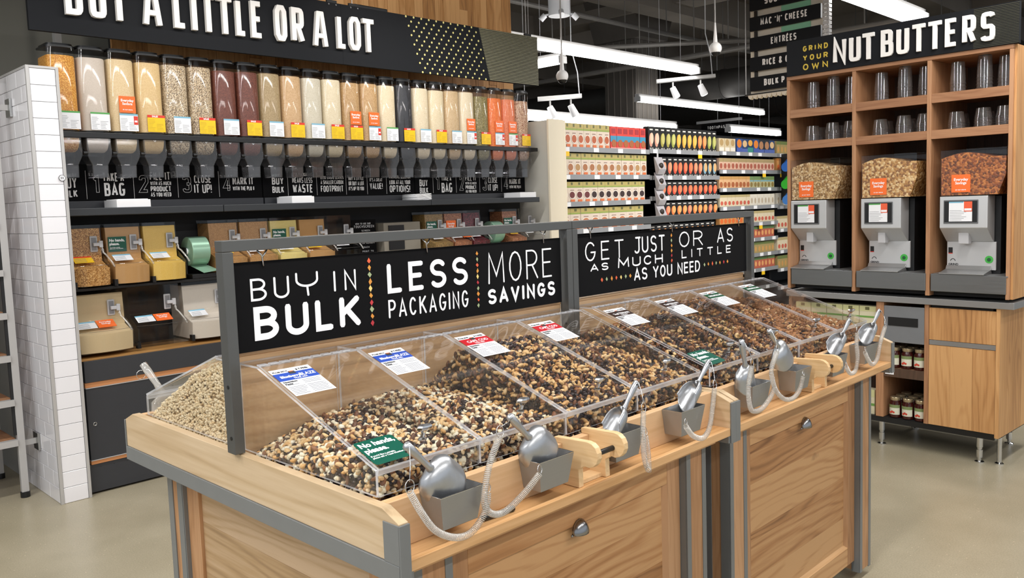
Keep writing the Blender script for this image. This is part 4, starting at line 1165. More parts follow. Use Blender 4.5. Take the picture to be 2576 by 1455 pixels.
for i, (pts, lb) in enumerate(zip(CP, CLB)):
    so, tip = SC[i]
    path = catmull(pts, 24)
    L = [0]
    for a, b_ in zip(path, path[1:]): L.append(L[-1] + (b_ - a).length)
    tot = L[-1]; turns = int(tot / .0037); N = turns * 9; hel = []; k = 0; up = Vector((0, 1, 0))
    for q in range(N + 1):
        s_ = tot * q / N
        while k < len(L) - 2 and L[k + 1] < s_: k += 1
        f = (s_ - L[k]) / max(1e-6, L[k + 1] - L[k]); p = path[k].lerp(path[k + 1], f); d = (path[k + 1] - path[k]).normalized()
        u_ = (up - d * up.dot(d)).normalized(); v_ = d.cross(u_); th = 2 * pi * q / 9
        hel.append(p + (u_ * cos(th) + v_ * sin(th)) * .0064)
    m = MB(); m.tube(hel, .0012, 4)
    o = thing('coil_cord', lb, 'cord', tuple(pts[0]), group='clear coil cords of the scoops')
    m.build('coil', CORD, o, smooth=True)
    for end, tgt in ((Vector(pts[0]), tip), (Vector(pts[-1]), None)):
        m = MB(); c_ = end + Vector((0, -.001, .010))
        rr_ = .0125 if tgt is not None else .009
        ringp = [c_ + Vector((rr_ * cos(2 * pi * a / 16), .003 * sin(2 * pi * a / 16 + 1), rr_ * sin(2 * pi * a / 16))) for a in range(16)]
        m.tube(ringp, .00095, 5, closed=True); m.build('split_ring', CHROME, o, smooth=True)
        if tgt is not None:
            m = MB(); a0 = c_ + Vector((0, 0, .009)); m.tube([a0, a0.lerp(tgt, .5) + Vector((0, -.006, 0)), tgt + Vector((0, -.007, 0)), tgt + Vector((.004, -.002, .004))], .0009, 5); m.build('ring_link', CHROME, o, smooth=True)
t = thing('clear_scoop', 'clear plastic scoop with a ring leaning behind the crisp rice bin', 'scoop', (.975, 2.43, .95))
m = MB(); m.tube([(.965, 2.46, 1.075), (.972, 2.445, 1.055), (.985, 2.425, 1.02), (.995, 2.41, .99)], [.011, .0115, .009, .012], 10); m.build('handle', CORD, t, smooth=True)
m = MB(); m.loft([[(.995 + r * cos(2 * pi * i / 12), 2.405 + r * .5 * sin(2 * pi * i / 12), z) for i in range(12)] for r, z in ((.014, .99), (.036, .97), (.04, .90))]); m.build('bowl', CORD, t, smooth=True)
m = MB(); m.tube([(.958 + .013 * cos(2 * pi * i / 12), 2.462, 1.045 + .013 * sin(2 * pi * i / 12)) for i in range(12)], .0009, 5, closed=True); m.build('split_ring', CHROME, t, smooth=True)
# paper roll brackets
def roll_holder(x, lab):
    t = thing('roll_bracket', lab, 'bracket', (x + .05, 1.225, .85), group='wooden roll brackets on the ledge')
    for a in (x, x + .098):
        pr = [(1.262, .8495), (1.262, .945), (1.285, .9452), (1.285, .958), (1.19, .962)]
        for i in range(9):
            th = radians(90 + 200 * i / 8); pr.append((1.186 + .030 * cos(th), .932 + .030 * sin(th)))
        pr += [(1.213, .893), (1.212, .8495)]
        m = MB(); m.prism(pr, 0, a, a + .016); m.build('bracket_side', W_HOLD, t, bevel=.0012)
    m = MB(); m.box(x + .016, x + .098, 1.225, 1.262, .8495, .858); m.build('base_strip', W_HOLD, t)
    m = MB(); m.cyl((x + .006, 1.190, .925), (x + .108, 1.190, .925), .0065, n=14); m.build('rod', BLACK, t, smooth='auto')
    return t
r0 = roll_holder(1.432, 'wooden roll bracket with a black rod between the second and third scoops')
dup(r0, (2.632 + .05, 1.225, .85), 'wooden roll bracket on the far cabinet ledge, left of the seventh scoop')
m = MB(); m.cyl((1.150, 1.238, .8552), (1.222, 1.232, .8552), .0058, n=12); m.cyl((1.222, 1.232, .8552), (1.235, 1.231, .8552), .0064, n=12)
m.solo('marker_pen', BLACK, 'black marker pen lying on the near ledge behind the coil cord', 'pen')
# ------------------------------------------------------------------ tiled end panel at the left
t = thing('tiled_end_panel', 'tall white tiled end panel with grey trim at the left of the bulk wall', 'panel', (1.415, 4.77, 0), YW)
MB().box(1.345, 1.488, 4.778, 5.9, 0, 2.282).build('core', GROUT, t)
for a, b_ in ((1.338, 1.354), (1.477, 1.492)):
    MB().box(a, b_, 4.768, 4.786, 0, 2.288).build('corner_trim', TRIMG, t, bevel=.001)
MB().box(1.354, 1.477, 4.768, 4.782, 2.276, 2.288).build('top_trim', TRIMG, t)
MB().box(1.338, 1.346, 4.786, 5.9, 2.276, 2.288).build('top_trim', TRIMG, t)
TH = 2.276 / 27
for k in range(27):
    z0, z1 = k * TH + .0012, (k + 1) * TH - .0012
    MB().box(1.3555, 1.4755, 4.772, 4.780, z0, z1).build('tile', TILE, t, bevel=.0012, bseg=1)
    y = 4.788; off = (.085 if k % 2 else .165); q = 0
    while y < 5.4:
        yb_ = min(y + off, 5.88)
        MB().box(1.3395, 1.347, y, yb_ - .0022, z0, z1).build('tile', TILE, t, bevel=.0012, bseg=1)
        y = yb_; off = .165
m = MB(); m.cyl((1.468, 4.766, 1.718), (1.468, 4.7675, 1.718), .0165, n=28); m.build('number_disc', BLACK, t)
m = MB(); m.cyl((1.468, 4.7650, 1.718), (1.468, 4.7658, 1.718), .0142, n=28); m.build('disc_face', CARD, t)
m = MB(); font_into(m, '11', .017, wallP(4.7648), 1.4590, 1.7125, .0007); m.build('number', BLACK, t)

# metal rack in front of its left face
t = thing('metal_rack', 'grey metal rack with wooden shelves at the left edge beside the tiled panel', 'rack', (1.0, 5.1, 0), YW)
MB().box(1.232, 1.268, 5.06, 5.09, .03, 2.3).build('upright', TRIMG, t, bevel=.002)
MB().box(1.218, 1.231, 5.065, 5.075, .35, 2.3).build('upright_lip', BLACKM, t)
MB().box(1.232, 1.268, 5.55, 5.58, .03, 2.3).build('upright', TRIMG, t, bevel=.002)
m = MB(); m.cyl((1.25, 5.075, 0), (1.25, 5.075, .03), .024, n=16); m.build('foot', BLACK, t)
m = MB(); m.cyl((1.25, 5.565, 0), (1.25, 5.565, .03), .024, n=16); m.build('foot', BLACK, t)
for z in (.28, .50, .74, .97, 1.2, 1.45, 1.7):
    MB().box(.5, 1.231, 5.05, 5.085, z + .012, z + .046).build('shelf_beam', TRIMG, t)
    MB().box(.5, 1.228, 5.09, 5.55, z + .022, z + .048).build('shelf_board', W_HUTY, t)
MB().box(.5, 1.2, 5.60, 5.62, .05, 1.6).build('back_panel', DARKW, t)
for z in (.28, 2.09):
    MB().box(1.268, 1.330, 5.085, 5.10, z, z + .03).build('wall_arm', TRIMG, t)
    MB().box(1.326, 1.3385, 5.05, 5.13, z - .035, z + .06).build('wall_plate', BRUSH_V, t, bevel=.001)

# ------------------------------------------------------------------ the wall of dispensers
XW0, XW1 = 1.4925, 5.27
t = thing('bulk_wall_fixture', 'black bulk wall fixture with base cabinets, bag shelf and back panels', 'shelving', (3.4, 5.1, 0), YW)
MB().box(XW0, 5.27, 5.16, 5.20, .74, 2.30).build('back_panel', BLACKM, t)
MB().box(XW0, XW1, 4.925, 5.16, 1.945, 1.976).build('dispenser_rail', BLACK, t, bevel=.002)
for a, b_ in ((XW0, 2.388), (2.391, 4.02), (4.023, 5.20)):
    MB().box(a, b_, 4.86, 5.158, 1.548, 1.556).build('bag_shelf', SHELFG, t)
    MB().box(a, b_, 4.855, 4.868, 1.518, 1.560).build('shelf_lip', SHELFG, t, bevel=.004)
for a, b_ in ((XW0, 2.795), (2.80, 5.30)):
    MB().box(a, b_ - .005, 5.10, 5.158, 1.5565, 1.603).build('shelf_box', CHAR, t, bevel=.002)
# strip sign panels
SP_ = []
for a, b_, lb in ((XW0, 2.795, 'left'), (2.803, 4.078, 'middle'), (4.084, 5.30, 'right')):
    s = thing('instruction_strip', {'left': 'black how to buy bulk strip with steps 1 to 4, left of the wall', 'middle': 'black why buy bulk strip in the middle of the bulk wall',
              'right': 'black how to buy bulk strip with steps 1 to 4, right of the wall'}[lb], 'sign', ((a + b_) / 2, 5.12, 1.606), YW, 'instruction strips under the dispensers')
    MB().box(a, b_, 5.121, 5.128, 1.606, 1.812).build('board', SIGNBLK, s); SP_.append(s)
P = wallP(5.121)
def strip(par, w, a, b_, c_, d, st=None, n=4.0, gap=.16):
    st = st or min((d - c_) * .2, .30 * (b_ - a) / max(1, sum(q != ' ' for q in w)))
    m = MB()
    for ch, polys in lay(w, a, b_, c_, d, st, n, gap):
        put_strokes(m, polys, st, P, .0008)
    if m.v: m.build('lettering', LETTER, par)
def rule(par, x): quadP(MB(), P, x, x + .0018, 1.614, 1.776, 0, 0, .0008).build('rule', LETTER, par)
def steps(par, dx, k, o):
    # outlined step number plus its words; o = offsets measured per step
    for (w, a, b_, c_, d) in o:
        if w[0] in '1234' and len(w) == 1:
            m = MB()
            for ch, polys in lay(w, a, b_, c_, d, .016, 4.0, .2):
                for pl in polys:
                    r = ribbon(pl, .016)
                    loop = [q[0] for q in r] + [q[1] for q in reversed(r)]; loop.append(loop[0])
                    put_strokes(m, [loop], .0018, P, .0008)
            m.build('outline_number', LETTER, par)
        else: strip(par, w, a, b_, c_, d)
steps(SP_[0], 0, 1, [('HOW TO', 1.585, 1.652, 1.742, 1.760), ('BUY', 1.570, 1.651, 1.676, 1.737), ('BULK', 1.555, 1.652, 1.626, 1.668), ('1', 1.738, 1.770, 1.644, 1.745), ('TAKE A', 1.793, 1.912, 1.714, 1.765), ('BAG', 1.798, 1.914, 1.630, 1.706),
    ('2', 2.0, 2.052, 1.648, 1.749), ('FILL IT', 2.063, 2.187, 1.721, 1.770), ('WITH AS MUCH', 2.064, 2.190, 1.690, 1.714), ('PRODUCT', 2.064, 2.187, 1.653, 1.684), ('AS YOU NEED', 2.063, 2.187, 1.622, 1.647),
    ('3', 2.263, 2.316, 1.645, 1.745), ('CLOSE', 2.336, 2.447, 1.703, 1.750), ('IT UP!', 2.333, 2.447, 1.639, 1.695), ('4', 2.527, 2.578, 1.646, 1.745), ('MARK IT', 2.590, 2.736, 1.689, 1.737), ('WITH THE PLU #', 2.590, 2.740, 1.653, 1.680)])
for x in (1.700, 1.965, 2.230, 2.496): rule(SP_[0], x)
steps(SP_[1], 0, 1, [('WHY', 2.872, 2.93, 1.742, 1.762), ('BUY', 2.870, 2.956, 1.689, 1.736), ('BULK', 2.870, 2.956, 1.634, 1.677), ('LESS PACKAGING', 3.020, 3.182, 1.744, 1.769), ('MEANS LESS', 3.023, 3.180, 1.699, 1.736), ('WASTE', 3.024, 3.180, 1.632, 1.690),
    ('LESS WASTE LEAVES', 3.246, 3.436, 1.725, 1.746), ('A SMALLER CARBON', 3.246, 3.434, 1.689, 1.717), ('FOOTPRINT', 3.245, 3.431, 1.635, 1.679), ('BUY A LITTLE', 3.478, 3.609, 1.717, 1.741), ('OR BUY A LOT', 3.477, 3.611, 1.679, 1.709), ("IT'S UP TO YOU", 3.477, 3.608, 1.643, 1.670),
    ("IT'S A GREAT", 3.662, 3.776, 1.706, 1.731), ('VALUE!', 3.662, 3.777, 1.651, 1.696), ('FANTASTIC SELECTION', 3.841, 4.041, 1.728, 1.751), ('LOOK AT ALL YOUR', 3.841, 4.038, 1.685, 1.716), ('OPTIONS!', 3.841, 4.035, 1.625, 1.677)])
for x in (2.987, 3.213, 3.455, 3.638, 3.812): rule(SP_[1], x)
steps(SP_[2], 0, 1, [('HOW TO', 4.135, 4.190, 1.736, 1.755), ('BUY', 4.128, 4.210, 1.667, 1.720), ('BULK', 4.128, 4.212, 1.615, 1.659), ('1', 4.293, 4.326, 1.634, 1.746), ('TAKE A', 4.351, 4.455, 1.709, 1.746), ('BAG', 4.350, 4.461, 1.617, 1.693),
    ('2', 4.544, 4.588, 1.631, 1.746), ('FILL IT', 4.605, 4.726, 1.708, 1.752), ('WITH AS MUCH', 4.605, 4.726, 1.678, 1.700), ('PRODUCT', 4.605, 4.724, 1.641, 1.671), ('AS YOU NEED', 4.605, 4.724, 1.612, 1.634), ('3', 4.798, 4.845, 1.630, 1.746), ('CLOSE', 4.861, 4.968, 1.690, 1.735), ('IT UP!', 4.862, 4.970, 1.624, 1.679),
    ('4', 5.048, 5.097, 1.631, 1.746), ('MARK IT', 5.109, 5.247, 1.677, 1.723), ('WITH THE PLU #', 5.110, 5.250, 1.642, 1.668)])
for x in (4.263, 4.504, 4.762, 5.014): rule(SP_[2], x)
# boxes of bags on the shelf
for i, (a, b_, lb) in enumerate(((1.770, 1.957, 'white open carton of bags on the bag shelf under the take a bag words'), (2.865, 3.03, 'white open carton on the bag shelf below why buy bulk'), (4.98, 5.17, 'white carton at the right end of the bag shelf'))):
    t2 = thing('bag_carton', lb, 'carton', ((a + b_) / 2, 4.93, 1.5565), YW, 'white cartons on the bag shelf')
    MB().box(a, b_, 4.868, 5.06, 1.5565, 1.602).build('carton', WHITEP, t2, bevel=.001)
    m = MB(); m.box(a + .01, b_ - .01, 4.88, 5.05, 1.6022, 1.606); m.build('bags', BLACKM if i == 2 else WHITEP, t2)
t2 = thing('bag_stack', 'loose stack of white paper bags on the bag shelf below options', 'bag', (3.96, 4.95, 1.5565), YW)
for k in range(6):
    m = MB(); zz = 1.557 + k * .008; n = 8; vs = []
    for i in range(n + 1):
        x = 3.90 + .14 * i / n + PR.uniform(-.002, .002); w = .008 * sin(i * 1.1 + k) * (i / n)
        for y in (4.875, 5.05): vs.append((x, y, zz + max(0, w) * .6)); vs.append((x, y, zz + max(0, w) * .6 + .006))
    fs = []
    for i in range(n):
        b0 = i * 4; fs += [(b0 + 1, b0 + 3, b0 + 7, b0 + 5), (b0, b0 + 4, b0 + 6, b0 + 2), (b0, b0 + 1, b0 + 5, b0 + 4), (b0 + 2, b0 + 6, b0 + 7, b0 + 3)]
    fs += [(0, 2, 3, 1), (n * 4, n * 4 + 1, n * 4 + 3, n * 4 + 2)]
    m.add(vs, fs); m.build('paper_bag', WHITEP, t2, smooth=True)
# base cabinet with counter
t = thing('base_cabinet', 'long charcoal base cabinet with orange wood strips under the scoop bins', 'cabinet', (3.4, 5.0, 0), YW)
MB().box(XW0 + .006, 5.27, 4.815, 5.15, .735, .745).build('counter_top', wood('counter_wood', 'b98c54', 'a2763f', '7d582c', 0, .9, False, .45, .1, .6), t)
MB().box(XW0 + .006, 5.27, 4.83, 5.15, .03, .734).build('carcass', BLACKM, t)
xs = [1.51, 2.72, 3.93, 5.26]
for a, b_ in zip(xs, xs[1:]):
    MB().box(a + .002, b_ - .002, 4.800, 4.829, .618, .7345).build('drawer_front', CHAR, t, bevel=.001)
    MB().box(a + .002, b_ - .002, 4.806, 4.829, .590, .617).build('pull_strip', W_COPPER, t)
    MB().box(a + .002, b_ - .002, 4.800, 4.829, .5855, .5895).build('aluminium_edge', TRIMG, t)
    MB().box(a + .002, b_ - .002, 4.803, 4.829, .191, .585).build('door', CHAR, t, bevel=.001)
    MB().box(a + .002, b_ - .002, 4.798, 4.829, .187, .1905).build('aluminium_edge', TRIMG, t)
    MB().box(a + .002, b_ - .002, 4.802, 4.829, .167, .1865).build('foot_strip', W_COPPER, t)
    m = MB(); m.tube([(a + .036 + .0085 * cos(2 * pi * i / 16), 4.8025, .388 + .0085 * sin(2 * pi * i / 16)) for i in range(16)], .0022, 6, closed=True); m.build('lock_ring', CHROME, t, smooth=True)
MB().box(XW0 + .012, 5.27, 4.808, 4.829, .012, .166).build('kick_panel', CHAR, t)
for i in range(10):
    m = MB(); m.cyl((1.56 + i * .07, 4.8079, .145 + 0 * i), (1.56 + i * .07, 4.8075, .145), .002, n=6); m.build('screw', BLACK, t)

# gravity dispensers
def planD(x0, x1, yf, yb_, e=0.0, rf=.045, n=2.6, k=10):
    cx = (x0 + x1) / 2; rx = (x1 - x0) / 2 - e; out = [(x0 + e, yb_ - e)]
    for i in range(k + 1):
        th = pi + pi * i / k
        c_, s_ = cos(th), sin(th)
        out.append((cx + rx * math.copysign(abs(c_) ** (2 / n), c_), yf + rf - (rf - e) * abs(s_) ** (2 / n)))
    out.append((x1 - e, yb_ - e)); return out
def rings(pl, zs): return [[(x, y, z) for x, y in pl] for z in zs]
DW = .1475
def make_dispenser():
    x0 = 0.0; x1 = DW; yf, yb_ = 0.0, .17
    t = thing('gravity_dispenser', 'x', 'dispenser', (DW / 2, .085, 1.73), YW)
    m = MB(); m.loft(rings(planD(x0, x1, yf, yb_), (1.984, 2.424))); m.build('tube', TUBE, t, smooth='auto')
    m = MB(); m.loft(rings(planD(x0, x1, yf, yb_, -.0015), (1.977, 1.985)), cap0=True); m.build('tube_foot', TUBE, t)
    pl = planD(x0, x1, yf, yb_, .003)
    m = MB(); m.loft(rings(pl, (1.986, 2.376)) + [[(x * .96 + DW * .02, y * .96 + .003, 2.383) for x, y in pl]], cap0=True, cap1=True); m.build('fill', PRINT, t, smooth='auto')
    m = MB(); m.loft(rings(planD(x0, x1, yf, yb_, -.002), (2.424, 2.434)) + rings(planD(x0, x1, yf, yb_, .008), (2.436, 2.446)), cap0=True, cap1=True); m.build('lid', BLACK, t, smooth='auto')
    # chute in two tapering stages
    def rect(a, b_, c_, d, z): return [(a, c_, z), (b_, c_, z), (b_, d, z), (a, d, z)]
    m = MB()
    m.loft([rect(.008, DW - .008, .000, .12, 1.944), rect(.008, DW - .008, -.004, .12, 1.852), rect(.012, DW - .012, -.004, .11, 1.838), rect(.033, DW - .033, .002, .085, 1.792), rect(.035, DW - .035, .004, .08, 1.732)])
    m.loft([rect(.030, DW - .030, -.001, .09, 1.795), rect(.032, DW - .032, .001, .085, 1.728)])
    m.build('chute', TUBE_D, t, smooth='auto', bevel=.004)
    m = MB()
    for k in range(5): m.box(.046, DW - .046, .0005, .003, 1.742 + k * .0085, 1.745 + k * .0085)
    m.build('chute_grip', TUBE, t)
    rr = []
    for k in range(7):
        a = k / 6; s_ = .028 * (1 - sqrt(max(0, 1 - a * a))); rr.append(rect(.018 + s_ * .6, DW - .018 - s_ * .6, .006 + s_, .10 - s_, 1.943 - .075 * a))
    m = MB(); m.loft(rr, cap0=True, cap1=True); m.build('chute_fill', PRINT, t, smooth='auto')
    m = MB(); m.cyl((-.010, .004, 1.862), (.012, .004, 1.862), .0115, n=14); m.build('turn_knob', BLACK, t, smooth='auto')
    m = MB(); m.lathe((0, 0, 0), [(.004, 0), (.014, .001), (.016, .006), (.010, .008)], 12); m.v = [(DW - .012 + v[0] * .35, .0 - v[2], 1.875 + v[1] * 2.0) for v in m.v]; m.build('flip_handle', TUBE, t, smooth=True)
    m = MB(); m.tube([(DW / 2 - .005, -.002, 1.942), (DW / 2 - .003, -.003, 1.935), (DW / 2 + .003, -.003, 1.935), (DW / 2 + .005, -.002, 1.942)], .0012, 5); m.build('catch', CARD, t)
    return t
def card_mesh(kind, flag=False):
    m = MB(); P = lambda a, b_, d=0.0: Vector((.040 + a, -.003 - d, 1.990 + b_)); w, h = .101, .096
    rr = random.Random(hash(kind) % 97 if 0 else len(kind))
    quadP(m, P, 0, w, 0, h, 0, 0, .001)
    if kind == 'sale':
        quadP(m, P, 0, w, h - .014, h, .001, 1, .0006); font_into(m, 'SALE!', .013, P, .026, h - .0115, .0006, 1.1, 3, rise=.0018)
    else: quadP(m, P, 0, w, h - .009, h, .001, 1, .0006)
    for i in range(9):
        z = .008 + i * .0075
        for a, b_ in ((.005, .045), (.05, .094)):
            if i > 5 and a > .04: continue
            quadP(m, P, a, b_ - rr.uniform(0, .02), z, z + .0016, .001, 2, .0003)
    if flag:
        quadP(m, P, w - .024, w - .001, .036, h - .012, .0012, 4, .0004); quadP(m, P, w - .020, w - .005, .050, .060, .0018, 3, .0003)
    me = m.build('price_card', {'green': [CARD, GREENH, PRINT, WHITEP, REDT], 'blue': [CARD, BLUEH, PRINT, WHITEP, REDT], 'sale': [YELLOW, REDT, plain('print_on_yellow', 'b3962a', .6), WHITEP, REDT]}[kind])
    d = me.data; bpy.data.objects.remove(me); return d
def tag_mesh():
    m = MB(); P = lambda a, b_, d=0.0: Vector((.040 + a, -.003 - d, 2.092 + b_))
    quadP(m, P, .002, .092, 0, .092, 0, 0, .001)
    font_into(m, 'Everyday\nSavings', .0195, P, .047, .062, .0006, 1, 1, 'CENTER', .0013)
    font_into(m, 'at our store', .011, P, .047, .014, .0002, 1, 1, 'CENTER', .0013)
    me = m.build('savings_tag', [ORANGE, WHITEP]); d = me.data; bpy.data.objects.remove(me); return d
CM = {k: card_mesh(*k) for k in (('green', False), ('blue', False), ('sale', False), ('blue', True), ('green', True))}
TM = tag_mesh()
def G(nm, cols, sc=300, b_=.5): return grains('grain_' + nm, cols, sc, .6, b_)
SPEC = [  # content material, fill height, card, orange tag, label
 (G('corn', ['e0a040', 'c98327', 'eab75c', 'c07a24'], 280), 2.400, ('green', 0), 0, 'gravity dispenser of golden corn kernels, first at the left'),
 (G('grey_flour', ['cfc2b4', 'c4b6a6', 'd6cabe'], 900, .15), 2.383, ('green', 0), 0, 'gravity dispenser of greyish white flakes, second from the left'),
 (G('rice_a', ['dcc294', 'd3b685', 'e4cda4'], 500, .3), 2.388, ('blue', 1), 1, 'gravity dispenser of tan grain with an orange savings tag, third from the left'),
 (G('rice_b', ['d9b983', 'cfae76', 'e2c592'], 500, .3), 2.384, ('sale', 0), 0, 'gravity dispenser of plain tan grain with a yellow sale card, fourth from the left'),
 (G('quinoa_a', ['d9c6a6', '8a6f50', 'e4d6bc', '4a3626', 'cbb38c'], 340), 2.385, ('blue', 0), 0, 'gravity dispenser of speckled tricolour seeds with a white card'),
 (G('quinoa_b', ['d6c2a0', '86694a', 'e0d0b4', '463324', 'c6ac86'], 340), 2.386, ('sale', 0), 0, 'gravity dispenser of speckled tricolour seeds with a yellow sale card'),
 (G('red_a', ['5c2c20', '6e3828', '4a2018', '7e4632'], 420, .4), 2.378, ('blue', 0), 0, 'gravity dispenser of dark red seeds with a white card'),
 (G('red_b', ['5a2a1f', '6c3626', '471e17', '804834'], 420, .4), 2.384, ('sale', 0), 0, 'gravity dispenser of dark red seeds with a yellow sale card'),
 (G('khaki', ['b39c74', 'a58d64', 'c2ac86', '8f7850'], 480, .3), 2.388, ('blue', 0), 0, 'gravity dispenser of khaki brown grain, right of the dark red seeds'),
 (G('tan_c', ['c9a476', 'bb9466', 'd6b48a'], 420, .3), 2.385, ('sale', 0), 0, 'gravity dispenser of warm tan grain with a sale card, tenth from the left'),
 (G('pale_a', ['cdc5b0', 'c1b8a1', 'd9d2c0'], 500, .3), 2.384, ('blue', 0), 0, 'gravity dispenser of pale grey grain with a white card'),
 (G('cream_a', ['dccdac', 'd0bf9b', 'e6dabf'], 500, .3), 2.387, ('sale', 0), 0, 'gravity dispenser of pale cream rice with a sale card, twelfth from the left'),
 (G('brown_a', ['bc9766', 'a98353', 'cdab7e'], 380, .4), 2.378, ('sale', 0), 1, 'gravity dispenser of brown rice with an orange tag above a sale card'),
 (G('brown_b', ['c09a6a', 'ae8856', 'd0ae80'], 380, .4), 2.383, ('blue', 1), 1, 'gravity dispenser of brown rice with an orange tag above a white card'),
 (G('cream_b', ['dccbaa', 'd1bd98', 'e6d8bb'], 500, .3), 2.382, ('green', 0), 0, 'gravity dispenser of cream rice with a green headed card, left of the black one'),
 (G('black_rice', ['26262a', '1c1c20', '34343a'], 420, .4), 2.395, ('sale', 0), 0, 'gravity dispenser of black rice with a yellow sale card'),
 (G('cream_c', ['dfcfae', 'd3c09c', 'e9dcc2'], 500, .3), 2.385, ('blue', 0), 0, 'gravity dispenser of cream rice just right of the black rice'),
 (G('cream_d', ['dccba8', 'd0bd96', 'e6d8bb'], 500, .3), 2.380, ('sale', 0), 0, 'gravity dispenser of cream rice with a sale card, second right of the black rice'),
 (G('tan_d', ['c8ab82', 'ba9c72', 'd6bc96'], 420, .4), 2.386, ('blue', 0), 0, 'gravity dispenser of tan rice, third right of the black rice'),
 (G('cream_e', ['e0d0b0', 'd4c19e', 'eaddc4'], 500, .3), 2.388, ('blue', 1), 1, 'gravity dispenser of cream rice with an orange tag, left of the green split peas'),
 (G('green_pea', ['8f8354', '7b7044', 'a69a6c', '6a6038'], 260), 2.366, ('sale', 0), 0, 'gravity dispenser of olive green lentils'),
 (G('orange_a', ['ee7a34', 'e0662a', 'f58e4a'], 330, .4), 2.362, ('blue', 1), 1, 'gravity dispenser of bright orange lentils'),
 (G('orange_b', ['e88258', 'dc7048', 'f0966c'], 330, .4), 2.362, ('green', 1), 1, 'gravity dispenser of paler salmon orange lentils'),
 (G('pink_mix', ['c9a687', 'a6785c', 'dcc2a6', '8f5c48', 'd3ae90'], 210), 2.358, ('sale', 0), 0, 'gravity dispenser of mottled pink brown beans, last at the right')]
d0 = make_dispenser()
for i, (gm, fz, ck, tag, lb) in enumerate(SPEC):
    o = d0 if i == 0 else dup(d0, d0['_org'])
    xx = 1.4925 + .1545 * i
    o.location = rot2((xx + DW / 2, 4.93 + .085, 1.73), YW)
    o['label'] = lb; o['group'] = 'row of gravity dispensers on the wall'
    for chd in o.children:
        nm = chd.name.split('.')[0]
        if nm in ('fill', 'chute_fill'): chd.data = swap(chd.data if i == 0 else base_fill[nm], gm)
        if nm == 'fill' and i: chd.scale = (1, 1, (fz - 1.73) / (2.383 - 1.73))
    if i == 0: base_fill = {c_.name.split('.')[0]: c_.data for c_ in o.children if c_.name.split('.')[0] in ('fill', 'chute_fill')}
cards = []
for i, (gm, fz, ck, tag, lb) in enumerate(SPEC):
    o = [q for q in bpy.data.objects if q.get('label') == lb][0]
    org = d0['_org']
    for nm, me in ((('price_card', CM[(ck[0], bool(ck[1]))]),) + ((('savings_tag', TM),) if tag else ())):
        c_ = bpy.data.objects.new(nm, me); COL.objects.link(c_); c_.parent = o; c_.location = (-org[0], -org[1], -org[2])

